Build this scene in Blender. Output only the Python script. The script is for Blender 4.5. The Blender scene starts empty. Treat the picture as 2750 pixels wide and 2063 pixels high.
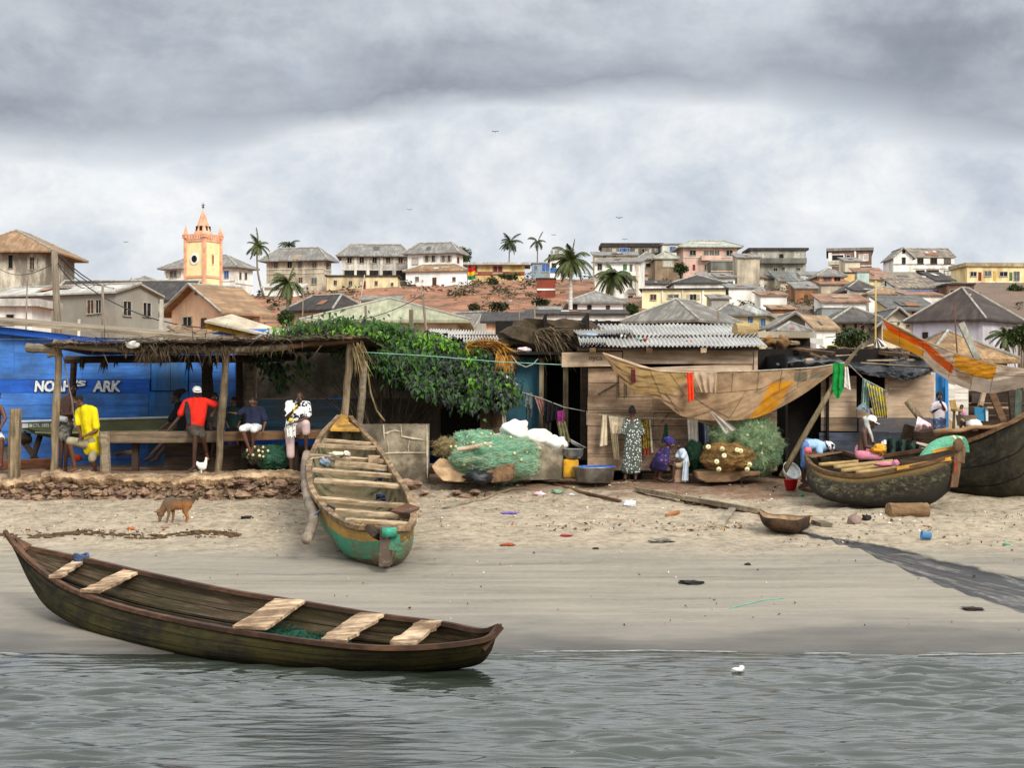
import bpy, math, random
from mathutils import Vector, Matrix, noise
R = random.Random(7)
F, CX, HY, CZ = 4000.0, 1375.0, 1060.0, 2.9
V = Vector
pi = math.pi
SC = bpy.context.scene
COL = SC.collection
CROP = dict(A=(0,520,3.16), B=(650,520,3.16), C=(1300,520,3.16), D=(2000,520,2.949), E=(0,870,3.16), F=(600,850,3.16),
  G=(1150,850,3.16), H=(1500,870,3.16), I=(2100,850,3.017), J=(0,1250,1.58), K=(1350,1250,1.58), L=(750,1050,3.318),
  M=(2000,1050,2.765), N=(2300,640,4.9156), O=(1980,640,4.9156), Q=(1550,640,4.9156), R=(2050,880,5.53),
  a=(100,1000,5.53), b=(400,1000,5.53), c=(620,1030,5.53), d=(1640,1070,6.636), e=(2130,1080,7.54), f=(2400,1030,6.146),
  g=(400,1300,11.06), h=(0,1050,6.636), X=(0,0,1.0))
def P(px, py, Y): return V(((px-CX)/F*Y, Y, CZ-(py-HY)/F*Y))
def W(c, x, y, Y):
    x0, y0, s = CROP[c]
    return P(x0+x/s, y0+y/s, Y)
def lerp(a, b, t): return a+(b-a)*t
def sstep(a, b, x):
    t = min(1, max(0, (x-a)/(b-a)))
    return t*t*(3-2*t)
def fbm(x, y, z=0., o=4):
    s, a = 0., .5
    for i in range(o):
        s += a*noise.noise(V((x, y, z))); x *= 2.03; y *= 2.03; z *= 2.03; a *= .5
    return s
def poly(pts, t):
    n = len(pts)-1
    u = min(max(t, 0), 1)*n
    i = min(int(u), n-1); f = u-i
    p0, p1, p2, p3 = pts[max(i-1, 0)], pts[i], pts[i+1], pts[min(i+2, n)]
    return .5*((2*p1)+(p2-p0)*f+(2*p0-5*p1+4*p2-p3)*f*f+(3*p1-p0-3*p2+p3)*f**3)
def inpoly(x, y, pg):
    r = False; n = len(pg)
    for i in range(n):
        x1, y1 = pg[i]; x2, y2 = pg[i-1]
        if (y1 > y) != (y2 > y) and x < (x2-x1)*(y-y1)/(y2-y1)+x1: r = not r
    return r

# ---------------------------------------------------------------- terrain height
def shore_dx(X): return .28*noise.noise(V((X*.33, 1, 0)))+.09*noise.noise(V((X*1.2, 5, 0)))
def zt(X, Y, fine=True):
    if Y < 22: Y -= shore_dx(X)*max(0, 1-abs(Y-16.7)/5)
    if Y < 16.7: z = (Y-16.7)*.12
    elif Y < 32: z = (Y-16.7)*.045
    else: z = .69
    z += .27*sstep(30.5, 33.2, Y)*sstep(-4.2, -1.2, X)
    if Y > 32.1: z += .49*sstep(32.1, 32.35, Y)*(1-sstep(-4.2, -1.2, X))
    z = max(z, -1.2)
    if Y > 40: z += .25*sstep(40, 60, Y)
    if Y > 80:
        cap = 20.6+6.0*sstep(-40, 15, X+.12*(300-Y))
        l = 13.9+.137*(Y-200)
        k = 1.6
        l = l-k*math.log1p(math.exp((l-cap)/k)) if l-cap < 40 else cap
        h = math.log1p(math.exp((l-z)/k))*k if l-z < 40 else l-z
        z += h*sstep(80, 120, Y)
        z -= max(0, Y-335)*.035
        z += fine*sstep(100, 180, Y)*(1.1*fbm(X*.06, Y*.06, 3)+.9*fbm(X*.22, Y*.22, 6))
    if fine and Y < 45:
        z += .025*sstep(17, 24, Y)*fbm(X*.9, Y*.9)*2+.085*sstep(24, 27.5, Y)*fbm(X*2.6, Y*2.6, 5)
    if fine and X > 5 and Y < 31:
        z -= .05*max(0, stream(X, Y))
    return z
def stream(X, Y):
    # dark trickle that starts by the hauled canoe and widens towards the water
    pts = [(1790+345, 1425, 6), (2250, 1452, 10), (2340, 1470, 30), (2420, 1500, 52), (2520, 1535, 70), (2640, 1570, 85), (2760, 1600, 95), (2950, 1660, 110), (3400, 1790, 150)]
    px = CX+X/Y*F; py = HY+(CZ-.045*(Y-16.7))/Y*F
    for (x0, y0, w0), (x1, y1, w1) in zip(pts, pts[1:]):
        if x0 <= px <= x1:
            t = (px-x0)/(x1-x0)
            c = y0+(y1-y0)*t; w = (w0+(w1-w0)*t)*.5
            e = 1-abs(py-c)/w+.25*noise.noise(V((X*2, Y*2, 1)))
            return min(1, e*3)
    return -1

# ---------------------------------------------------------------- mesh builder
class MB:
    def __init__(s): s.v = []; s.f = []; s.m = []; s.a = {}; s.mi = 0
    def add(s, vs, fs, m=None):
        b = len(s.v); s.v += [V(p) for p in vs]
        for f in fs:
            s.f.append([i+b for i in f]); s.m.append(s.mi if m is None else m)
        return s
    def box(s, c, d, rot=None, m=None, j=0):
        c = V(c); d = V(d)*.5; vs = []
        for k in range(8):
            p = V((d.x*(1 if k & 1 else -1), d.y*(1 if k & 2 else -1), d.z*(1 if k & 4 else -1)))
            if j: p += V((R.uniform(-j, j), R.uniform(-j, j), R.uniform(-j, j)))
            if rot is not None: p = rot @ p
            vs.append(c+p)
        return s.add(vs, [(0,2,3,1), (4,5,7,6), (0,1,5,4), (2,6,7,3), (0,4,6,2), (1,3,7,5)], m)
    def beam(s, a, b, w, h, up=(0, 0, 1), m=None, j=0):
        a, b = V(a), V(b); x = b-a; L = x.length; x.normalize(); u = V(up)
        y = u.cross(x)
        if y.length < 1e-4: y = V((0, 1, 0)).cross(x)
        y.normalize(); z = x.cross(y)
        return s.box((a+b)/2, (L, w, h), Matrix((x, y, z)).transposed(), m, j)
    def tube(s, pts, r, n=8, cap=True, m=None, jit=0, flat=None):
        pts = [V(p) for p in pts]; k = len(pts)
        rs = r if isinstance(r, (list, tuple)) else [r]*k
        b = []; prev = None
        for i, p in enumerate(pts):
            d = (pts[min(i+1, k-1)]-pts[max(i-1, 0)])
            d = d.normalized() if d.length > 1e-7 else V((0, 0, 1))
            if prev is None:
                u = d.orthogonal().normalized()
            else:
                u = prev-d*prev.dot(d)
                u = u.normalized() if u.length > 1e-6 else d.orthogonal().normalized()
            prev = u; w = d.cross(u)
            for q in range(n):
                t = 2*pi*q/n; rr = rs[i]*(1+(R.uniform(-jit, jit) if jit else 0))
                b.append(p+(u*math.cos(t)+w*math.sin(t))*rr)
        fs = [(i*n+q, i*n+(q+1) % n, (i+1)*n+(q+1) % n, (i+1)*n+q) for i in range(k-1) for q in range(n)]
        if cap: fs += [tuple(range(n-1, -1, -1)), tuple(range((k-1)*n, k*n))]
        return s.add(b, fs, m)
    def caps(s, a, b, ra, rb=None, n=10, m=None):
        # tapered capsule
        a, b = V(a), V(b); rb = ra if rb is None else rb
        d = b-a; L = d.length
        d = d/L if L > 1e-6 else V((0, 0, 1))
        pts, rs = [], []
        for t in (-.98, -.8, -.5, 0): pts.append(a+d*ra*t); rs.append(ra*math.sqrt(1-t*t))
        for t in (.33, .66): pts.append(lerp(a, b, t)); rs.append(lerp(ra, rb, t))
        for t in (0, .5, .8, .98): pts.append(b+d*rb*t); rs.append(rb*math.sqrt(1-t*t))
        return s.tube(pts, rs, n, True, m)
    def lathe(s, prof, c, n=20, m=None, axis=None):
        c = V(c); vs = []
        for r, z in prof:
            for q in range(n):
                p = V((r*math.cos(2*pi*q/n), r*math.sin(2*pi*q/n), z))
                if axis is not None: p = axis @ p
                vs.append(c+p)
        k = len(prof)
        fs = [(i*n+q, i*n+(q+1) % n, (i+1)*n+(q+1) % n, (i+1)*n+q) for i in range(k-1) for q in range(n)]
        return s.add(vs, fs, m)
    def ball(s, c, r, n=12, k=8, rot=None, m=None, lump=0, ls=3., seed=0, bot=None):
        c = V(c); r = V((r, r, r)) if isinstance(r, (int, float)) else V(r); vs = []
        for i in range(k+1):
            th = pi*i/k
            for q in range(n):
                ph = 2*pi*q/n
                p = V((math.sin(th)*math.cos(ph), math.sin(th)*math.sin(ph), math.cos(th)))
                if lump: p *= 1+lump*noise.noise(p*ls+V((seed, seed*.7, 0)))*1.6
                p = V((p.x*r.x, p.y*r.y, p.z*r.z))
                if bot is not None: p.z = max(p.z, bot)
                if rot is not None: p = rot @ p
                vs.append(c+p)
        return s.add(vs, [(i*n+q, (i+1)*n+q, (i+1)*n+(q+1) % n, i*n+(q+1) % n) for i in range(k) for q in range(n)], m)
    def grid(s, fn, nu, nv, m=None):
        vs = [fn(i/nu, j/nv) for j in range(nv+1) for i in range(nu+1)]
        fs, b = [], len(s.v)
        s.v += vs
        for j in range(nv):
            for i in range(nu):
                a = j*(nu+1)+i+b
                s.f.append([a, a+1, a+nu+2, a+nu+1])
                s.m.append(m(( i+.5)/nu, (j+.5)/nv) if callable(m) else (s.mi if m is None else m))
        return s
    def quad(s, *p, m=None): return s.add(p, [tuple(range(len(p)))], m)
    def leaf(s, c, d, up, L, w, m=None, droop=.25):
        # folded leaf, four points each side
        d = d.normalized(); sd = d.cross(up)
        sd = sd.normalized() if sd.length > 1e-5 else d.orthogonal().normalized()
        n = sd.cross(d); e = c+d*L-n*L*droop; q = c+d*L*.45
        return s.add([c, q+sd*w+n*w*.3, e, q-sd*w+n*w*.3], [(0, 1, 2), (0, 2, 3)], m)
    def build(s, name, mats, parent=None, smooth=False, loc=None, local=False):
        if not isinstance(mats, (list, tuple)): mats = [mats]
        me = bpy.data.meshes.new(name)
        if parent is None:
            if loc is None and s.v:
                xs = [p.x for p in s.v]; ys = [p.y for p in s.v]; zs = [p.z for p in s.v]
                loc = V(((min(xs)+max(xs))/2, (min(ys)+max(ys))/2, min(zs)))
            o = V(loc) if loc is not None else V()
        else: o = V() if local else worldloc(parent)
        me.from_pydata([tuple(p-o) for p in s.v], [], s.f)
        for m in mats: me.materials.append(m)
        if len(mats) > 1: me.polygons.foreach_set('material_index', s.m)
        if smooth: me.polygons.foreach_set('use_smooth', [True]*len(me.polygons))
        for k, vals in s.a.items():
            at = me.attributes.new(k, 'FLOAT', 'POINT'); at.data.foreach_set('value', vals)
        me.update()
        ob = bpy.data.objects.new(name, me); COL.objects.link(ob)
        if parent is None: ob.location = o
        else: ob.parent = parent
        return ob
def worldloc(o):
    l = V(o.location)
    while o.parent: o = o.parent; l += V(o.location)
    return l
def tag(o, label=None, cat=None, group=None, kind=None):
    if label: o['label'] = label
    if cat: o['category'] = cat
    if group: o['group'] = group
    if kind: o['kind'] = kind
    return o
def thing(name, label, cat, loc, group=None, rz=0):
    o = bpy.data.objects.new(name, None); COL.objects.link(o); o.location = V(loc); o.rotation_euler.z = rz
    o.empty_display_size = .2
    return tag(o, label, cat, group, 'thing')
def solo(mb, name, label, cat, mat, group=None, smooth=False):
    return tag(mb.build(name, mat, smooth=smooth), label, cat, group, 'thing')
def copy_tree(o, loc, label, rz=0):
    c = o.copy(); COL.objects.link(c); c.location = V(loc); c.rotation_euler.z = rz; c['label'] = label
    for ch in list(o.children):
        d = ch.copy(); COL.objects.link(d); d.parent = c
    return c

# ---------------------------------------------------------------- materials
MATS = {}
def C(*c): return (c[0], c[1], c[2], 1.)
def H2(h):
    h = h.lstrip('#'); r = []
    for i in (0, 2, 4):
        x = int(h[i:i+2], 16)/255; r.append(x/12.92 if x <= .04045 else ((x+.055)/1.055)**2.4)
    return tuple(r)
class NT:
    def __init__(s, m): s.t = m.node_tree; s.t.nodes.clear()
    def n(s, ty, **k):
        nd = s.t.nodes.new(ty)
        for a, b in k.items():
            if a[0] == 'i' and a[1:].isdigit(): nd.inputs[int(a[1:])].default_value = b
            else: setattr(nd, a, b)
        return nd
    def l(s, a, b): s.t.links.new(a, b)
    def noise(s, vec, sc, det=6, rough=.55, dist=0):
        n = s.n('ShaderNodeTexNoise'); n.inputs['Scale'].default_value = sc; n.inputs['Detail'].default_value = det
        n.inputs['Roughness'].default_value = rough; n.inputs['Distortion'].default_value = dist
        if vec is not None: s.l(vec, n.inputs['Vector'])
        return n.outputs['Fac']
    def ramp(s, fac, stops, interp='LINEAR'):
        r = s.n('ShaderNodeValToRGB'); e = r.color_ramp.elements; r.color_ramp.interpolation = interp
        while len(e) < len(stops): e.new(.5)
        for i, (p, c) in enumerate(stops): e[i].position = p; e[i].color = C(*c) if not isinstance(c, float) else (c, c, c, 1)
        s.l(fac, r.inputs[0]); return r.outputs[0]
    def mix(s, fac, a, b, mode='MIX'):
        x = s.n('ShaderNodeMix', data_type='RGBA', blend_type=mode); x.clamp_factor = True
        for sock, val in ((x.inputs[0], fac), (x.inputs[6], a), (x.inputs[7], b)):
            if isinstance(val, bpy.types.NodeSocket): s.l(val, sock)
            elif isinstance(val, (int, float)): sock.default_value = val
            else: sock.default_value = C(*val)
        return x.outputs[2]
    def math(s, op, a, b=None, c=None):
        x = s.n('ShaderNodeMath', operation=op)
        for i, v in enumerate((a, b, c)):
            if v is None: continue
            if isinstance(v, bpy.types.NodeSocket): s.l(v, x.inputs[i])
            else: x.inputs[i].default_value = v
        return x.outputs[0]
    def coord(s, sc=(1, 1, 1), out='Object'):
        t = s.n('ShaderNodeTexCoord'); mp = s.n('ShaderNodeMapping'); mp.inputs['Scale'].default_value = sc
        s.l(t.outputs[out], mp.inputs[0]); return mp.outputs[0]
    def out(s, col, rough=.85, bump=None, bs=.3, bd=.02, metal=0, spec=.25, alpha=None, trans=0, nrm=None):
        b = s.n('ShaderNodeBsdfPrincipled'); o = s.n('ShaderNodeOutputMaterial')
        if isinstance(col, bpy.types.NodeSocket): s.l(col, b.inputs['Base Color'])
        else: b.inputs['Base Color'].default_value = C(*col)
        if isinstance(rough, bpy.types.NodeSocket): s.l(rough, b.inputs['Roughness'])
        else: b.inputs['Roughness'].default_value = rough
        b.inputs['Metallic'].default_value = metal; b.inputs['Specular IOR Level'].default_value = spec
        if alpha is not None:
            if isinstance(alpha, bpy.types.NodeSocket): s.l(alpha, b.inputs['Alpha'])
            else: b.inputs['Alpha'].default_value = alpha
        if bump is not None:
            bn = s.n('ShaderNodeBump'); bn.inputs['Strength'].default_value = bs; bn.inputs['Distance'].default_value = bd
            s.l(bump, bn.inputs['Height']); s.l(bn.outputs[0], b.inputs['Normal'])
        if trans:
            tr = s.n('ShaderNodeBsdfTranslucent'); ms = s.n('ShaderNodeMixShader'); ms.inputs[0].default_value = trans
            if isinstance(col, bpy.types.NodeSocket): s.l(col, tr.inputs[0])
            else: tr.inputs[0].default_value = C(*col)
            s.l(b.outputs[0], ms.inputs[1]); s.l(tr.outputs[0], ms.inputs[2]); s.l(ms.outputs[0], o.inputs[0])
        else: s.l(b.outputs[0], o.inputs[0])
        return b
def newmat(name):
    m = bpy.data.materials.new(name); m.use_nodes = True; MATS[name] = m
    return m, NT(m)
def mat(name, c1, c2=None, sc=4., st=(1, 1, 1), rough=.85, bump=.3, bd=.02, dirt=None, da=.5, ds=.8, dst=(1, 1, 1), island=0., metal=0, spec=.25, trans=0, det=7, lo=.35, hi=.65, alpha=None):
    """colour c1..c2 by noise, stains of colour dirt, brightness per loose piece"""
    if name in MATS: return MATS[name]
    if isinstance(c1, str): c1 = H2(c1)
    if isinstance(c2, str): c2 = H2(c2)
    if isinstance(dirt, str): dirt = H2(dirt)
    c2 = c2 or tuple(x*.7 for x in c1)
    m, t = newmat(name)
    co = t.coord(st)
    nf = t.noise(co, sc, det, .62)
    col = t.ramp(nf, [(lo, c1), (hi, c2)])
    if dirt:
        d = t.noise(t.coord(dst), ds, 8, .65)
        fac = t.ramp(d, [(.5-.18*da, 0.), (.72-.22*da, float(min(1., .55+da*.5)))])
        col = t.mix(fac, col, dirt)
    if island:
        g = t.n('ShaderNodeNewGeometry')
        mr = t.n('ShaderNodeMapRange'); mr.inputs[3].default_value = 1-island; mr.inputs[4].default_value = 1+island
        t.l(g.outputs['Random Per Island'], mr.inputs[0])
        hs = t.n('ShaderNodeHueSaturation'); t.l(mr.outputs[0], hs.inputs['Value']); t.l(col, hs.inputs['Color']); col = hs.outputs[0]
    t.out(col, rough, nf if bump else None, bump, bd, metal, spec, alpha, trans)
    return m
def wood(name, c1, c2, axis=0, **k):
    st = [9, 9, 9]; st[axis] = .9
    k.setdefault('island', .22); k.setdefault('dirt', tuple(x*.45 for x in (H2(c2) if isinstance(c2, str) else c2)))
    return mat(name, c1, c2, sc=1.6, st=st, rough=.88, bump=.5, bd=.01, **k)
def wallm(h, dirt='#7d7466', da=.28):
    return mat('wall_'+h, h, tuple(x*.86 for x in H2(h)), sc=.9, rough=.9, bump=.15, dirt=dirt, da=da, ds=.55, dst=(1, 1, .35))
def roofm(h, h2=None, da=.5):
    c = H2(h)
    return mat('roof_'+h+(h2 or ''), h, h2 or tuple(x*.62 for x in c), sc=.9, st=(3, .4, 1), rough=.85, bump=.3, dirt=tuple(x*.45 for x in c), da=da, ds=.6, lo=.4, hi=.6)
# ================================================================ camera, light, sky
cam = bpy.data.cameras.new('camera'); co = bpy.data.objects.new('camera', cam); COL.objects.link(co); SC.camera = co
co.location = (0, 0, CZ); co.rotation_euler = (pi/2, 0, 0)
cam.sensor_width = 36; cam.lens = 36*F/2750; cam.shift_y = (HY-1031.5)/2750; cam.clip_end = 5000; cam.clip_start = .1
SUN_EL, SUN_AZ = math.radians(34), math.radians(148)   # azimuth clockwise from +Y
sl = bpy.data.lights.new('sun', 'SUN'); sl.energy = 3.0; sl.angle = math.radians(20); sl.color = (1, .95, .87)
so = bpy.data.objects.new('sun', sl); COL.objects.link(so); so.location = (30, -30, 60)
sd = V((math.sin(SUN_AZ)*math.cos(SUN_EL), math.cos(SUN_AZ)*math.cos(SUN_EL), math.sin(SUN_EL)))
so.rotation_euler = sd.to_track_quat('Z', 'Y').to_euler()
w = bpy.data.worlds.new('World'); SC.world = w; w.use_nodes = True
t = NT(w)
sky = t.n('ShaderNodeTexSky', sky_type='NISHITA'); sky.sun_disc = False; sky.sun_elevation = SUN_EL; sky.sun_rotation = SUN_AZ
tc = t.n('ShaderNodeTexCoord'); sx = t.n('ShaderNodeSeparateXYZ'); t.l(tc.outputs['Generated'], sx.inputs[0])
az = t.math('ARCTAN2', sx.outputs[0], sx.outputs[1]); el = t.math('ARCSINE', sx.outputs[2])
cb = t.n('ShaderNodeCombineXYZ'); t.l(az, cb.inputs[0]); t.l(t.math('MULTIPLY', el, 1.35), cb.inputs[1])
n1 = t.noise(cb.outputs[0], 5.0, 7, .5, .1)          # large masses
n2 = t.noise(cb.outputs[0], 9, 12, .64, .2)
c2 = t.n('ShaderNodeCombineXYZ'); t.l(az, c2.inputs[0]); t.l(t.math('MULTIPLY', el, 3.2), c2.inputs[1]); c2.inputs[2].default_value = 3.7
nb = t.noise(c2.outputs[0], 3.6, 8, .5, .1)            # billows
nw = t.noise(cb.outputs[0], 9, 5, .5)
# elevation of the storm cloud's lower edge falls away from the right
wob = t.math('MULTIPLY', t.math('SUBTRACT', nb, .5), .10)
wob2 = t.math('MULTIPLY', t.math('SUBTRACT', n2, .5), .075)
edge = t.math('ADD', t.math('SUBTRACT', el, .196), t.math('ADD', wob, wob2))
edge = t.math('ADD', edge, t.math('MULTIPLY', az, -.085))
edge = t.math('ADD', edge, t.math('MULTIPLY', t.math('MAXIMUM', t.math('SUBTRACT', az, .17), 0.), .36))
dark = t.ramp(t.math('MULTIPLY_ADD', edge, 7., .5), [(.38, 0.), (.57, 1.), (.80, .92), (1., .6)])
# billowed pale lower sky with thin blue gaps
low = t.ramp(t.math('ADD', t.math('MULTIPLY', n2, .65), t.math('MULTIPLY', n1, .35)), [(.36, (.47, .53, .61)), (.48, (.66, .70, .75)), (.58, (.83, .85, .87)), (.68, (.95, .95, .95))])
up = t.ramp(t.math('ADD', t.math('MULTIPLY', nb, .7), t.math('MULTIPLY', n2, .3)), [(.34, (.205, .23, .28)), (.48, (.285, .318, .375)), (.64, (.50, .54, .60))])
cl = t.mix(dark, low, up)
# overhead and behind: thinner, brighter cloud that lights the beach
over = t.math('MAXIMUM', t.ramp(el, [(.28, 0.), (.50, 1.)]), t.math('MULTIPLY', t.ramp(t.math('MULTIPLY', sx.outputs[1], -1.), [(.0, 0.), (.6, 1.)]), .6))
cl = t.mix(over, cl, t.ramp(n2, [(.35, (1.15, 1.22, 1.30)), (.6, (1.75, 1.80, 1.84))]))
gap = t.ramp(nw, [(.60, 0.), (.72, .5)])
bg1 = t.n('ShaderNodeBackground'); bg1.inputs[1].default_value = .1; t.l(sky.outputs[0], bg1.inputs[0])
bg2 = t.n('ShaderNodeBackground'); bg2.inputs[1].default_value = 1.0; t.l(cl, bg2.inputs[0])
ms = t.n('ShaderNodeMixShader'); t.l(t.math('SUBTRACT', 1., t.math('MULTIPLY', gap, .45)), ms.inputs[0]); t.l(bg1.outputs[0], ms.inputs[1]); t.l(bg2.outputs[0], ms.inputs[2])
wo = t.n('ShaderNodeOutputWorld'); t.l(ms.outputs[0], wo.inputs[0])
SC.view_settings.view_transform = 'Standard'; SC.view_settings.look = 'None'; SC.view_settings.exposure = 0.12; SC.view_settings.gamma = 1
SC.render.engine = 'CYCLES'
SC.cycles.max_bounces = 6; SC.cycles.transparent_max_bounces = 8; SC.cycles.caustics_reflective = False; SC.cycles.caustics_refractive = False
try: SC.cycles.use_denoising = True
except Exception: pass

# ================================================================ ground
def axis(segs):
    r = [segs[0][0]]
    for a, b, st in segs:
        n = max(1, round((b-a)/st))
        r += [a+(b-a)*i/n for i in range(1, n+1)]
    return r
def sheet(xs, ys, fz):
    mb = MB(); nx = len(xs)
    mb.v = [V((x, y, fz(x, y))) for y in ys for x in xs]
    for j in range(len(ys)-1):
        for i in range(nx-1):
            a = j*nx+i; mb.f.append([a, a+1, a+nx+1, a+nx]); mb.m.append(0)
    return mb
gx = axis([(-420, -60, 20), (-60, -14, 2), (-14, 14, .14), (14, 60, 2), (60, 420, 20)])
gy = axis([(12, 16, .5), (16, 33.2, .13), (33.2, 45, .5), (45, 100, 4), (100, 345, 3.5), (345, 900, 40)])
mb = sheet(gx, gy, zt)
mb.a['wetrun'] = [max(0., stream(p.x, p.y)) if (p.x > 4 and 16 < p.y < 31) else 0. for p in mb.v]
m, t = newmat('sand_ground')
co1 = t.coord(); pos = t.n('ShaderNodeSeparateXYZ'); t.l(co1, pos.inputs[0])
wig = t.noise(t.coord((.25, .6, 1)), 1.3, 8, .65)
depth = t.math('ADD', pos.outputs[1], t.math('MULTIPLY', t.math('SUBTRACT', wig, .5), 5.))
streak = t.noise(t.coord((.22, 2.1, 1)), 1.5, 9, .62, .4)
fine = t.noise(co1, 9, 10, .7)
gr = t.noise(co1, 40, 6, .7)
wet = t.ramp(t.math('ADD', t.math('MULTIPLY', streak, .75), t.math('MULTIPLY', fine, .25)), [(.30, (.115, .104, .086)), (.42, (.195, .172, .134)), (.60, (.265, .232, .180))])
dmix = t.math('ADD', t.math('MULTIPLY', fine, .55), t.math('MULTIPLY', t.noise(co1, 2.4, 8, .7), .45))
dry = t.ramp(dmix, [(.37, (.14, .112, .08)), (.44, (.25, .20, .138)), (.52, (.37, .30, .21)), (.64, (.48, .40, .285))])
mid = t.math('MULTIPLY_ADD', t.math('SUBTRACT', depth, 16.7), 1/10.5, 0.)
shore = t.ramp(mid, [(.0, (.06, .053, .042)), (.055, (.095, .085, .07)), (.14, (.155, .138, .110)), (.25, (.20, .177, .142))])
col = t.mix(t.ramp(mid, [(.10, 0.), (.22, 1.)]), shore, wet)
col = t.mix(t.ramp(mid, [(.66, 0.), (.84, 1.)]), col, dry)
spk = t.ramp(gr, [(.66, 0.), (.72, .7)]); col = t.mix(t.math('MULTIPLY', spk, t.ramp(mid, [(.7, 0.), (.9, 1.)])), col, (.62, .56, .45))
spd = t.ramp(t.noise(co1, 13, 8, .75), [(.64, 0.), (.70, .8)]); col = t.mix(t.math('MULTIPLY', spd, t.ramp(mid, [(.62, 0.), (.85, 1.)])), col, (.10, .075, .05))
# brown trodden earth in front of the huts, red laterite hill behind
earth = t.ramp(fine, [(.3, (.11, .062, .036)), (.65, (.23, .135, .08))])
col = t.mix(t.ramp(t.math('MULTIPLY_ADD', depth, .1, -2.3), [(.86, 0.), (.94, 1.)]), col, earth)
hx = t.ramp(t.math('MULTIPLY_ADD', pos.outputs[0], .02, .3), [(.45, 0.), (.8, 1.)])
hill = t.ramp(t.noise(t.coord((.16, .16, .4)), 1.2, 11, .78), [(.38, (.05, .06, .02)), (.44, (.12, .065, .03)), (.50, (.25, .105, .055)), (.60, (.33, .15, .08)), (.70, (.40, .28, .18))])
hill = t.mix(t.math('MULTIPLY', hx, .75), hill, t.ramp(fine, [(.35, (.07, .055, .042)), (.6, (.15, .12, .09))]))  # right side coloured grey-brown for the walls and shadow between houses
col = t.mix(t.ramp(t.math('MULTIPLY', pos.outputs[1], .01), [(.5, 0.), (.8, 1.)]), col, hill)
# black silt of the drain
at = t.n('ShaderNodeAttribute', attribute_name='wetrun')
fl_ = t.n('ShaderNodeCombineXYZ'); t.l(t.math('ADD', t.math('MULTIPLY', pos.outputs[0], .22), t.math('MULTIPLY', pos.outputs[1], -.6)), fl_.inputs[0]); t.l(t.math('ADD', t.math('MULTIPLY', pos.outputs[0], 5.), t.math('MULTIPLY', pos.outputs[1], 1.9)), fl_.inputs[1])
sil = t.ramp(t.noise(fl_.outputs[0], 1.0, 8, .62, .3), [(.40, (.005, .005, .004)), (.52, (.018, .016, .014)), (.56, (.15, .132, .11)), (.60, (.02, .018, .016)), (.68, (.26, .23, .19))])
col = t.mix(t.ramp(at.outputs['Fac'], [(.05, 0.), (.35, 1.)]), col, sil)
oil = t.ramp(t.noise(t.coord((.5, 1.2, 1)), .9, 6), [(.50, 0.), (.62, .8)])
oilm = t.math('MULTIPLY', oil, t.math('MULTIPLY', t.ramp(t.math('MULTIPLY', pos.outputs[0], .1), [(.36, 0.), (.62, 1.)]), t.ramp(mid, [(1.08, 0.), (1.2, 1.)])))
col = t.mix(oilm, col, (.035, .03, .025))
rg = t.math('SUBTRACT', .95, t.math('MULTIPLY', t.ramp(mid, [(0., 1.), (.3, .25), (.6, 0.)]), .45))
rg = t.math('SUBTRACT', rg, t.math('MULTIPLY', at.outputs['Fac'], .6))
vo = t.n('ShaderNodeTexVoronoi', feature='SMOOTH_F1'); vo.inputs['Scale'].default_value = 2.6; t.l(co1, vo.inputs['Vector'])
foot = t.ramp(vo.outputs['Distance'], [(.05, 0.), (.42, 1.)]); col = t.mix(t.math('MULTIPLY', t.ramp(mid, [(.68, 0.), (.88, .35)]), t.math('SUBTRACT', 1., foot)), col, (.20, .165, .12))
fine = t.math('MULTIPLY_ADD', foot, .8, fine); dmix = t.math('MULTIPLY_ADD', foot, .9, dmix)
bh = t.math('ADD', t.math('MULTIPLY', dmix, t.ramp(mid, [(.3, .15), (.8, 1.6)])), t.math('MULTIPLY', gr, .15))
t.out(col, rg, bh, .7, .06, spec=.3)
tag(mb.build('beach_and_hill_ground', m, smooth=True, loc=(0, 0, 0)), kind='structure')

# water with real ripples
def wz(x, y):
    f = sstep(17.6, 15.5, y) if y > 15.5 else 1.
    f = .25+.75*(1-sstep(15.2, 16.9, y))
    k = 1 if (abs(x) < 9 and y > 8) else 0
    if not k: return 0
    a = noise.noise(V((x*.9+.3*y, y*4.4-.3*x, 0)))*.16+noise.noise(V((x*1.3, y*8.5+.5*x, 4)))*.42+noise.noise(V((x*2.1-.4*y, y*14, 2)))*.36+noise.noise(V((x*3.4, y*21-.6*x, 7)))*.14
    big = .75+.9*noise.noise(V((x*.35, y*.5, 20)))
    return .105*a*f*big*sstep(9, 7.5, abs(x)) if abs(x) > 7.5 else .105*a*f*big
wx = axis([(-260, -30, 30), (-30, -7.5, 2.5), (-7.5, 7.5, .045), (7.5, 30, 2.5), (30, 260, 30)])
wy = axis([(-200, 0, 20), (0, 10.5, 1), (10.5, 17.4, .026)])
mb = sheet(wx, wy, wz)
m, t = newmat('lagoon_water')
lw = t.n('ShaderNodeLayerWeight'); lw.inputs[0].default_value = .25
tn = t.noise(t.coord((.5, 1.4, 1)), 1.1, 4)
base = t.ramp(tn, [(.35, (.018, .023, .016)), (.65, (.040, .048, .037))])
b = t.out(base, .03, t.noise(t.coord((6, 15, 1)), 1.4, 4), .35, .015, spec=.8)
b.inputs['IOR'].default_value = 1.45
tag(mb.build('water', m, smooth=True, loc=(0, 0, 0)), kind='structure')
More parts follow.
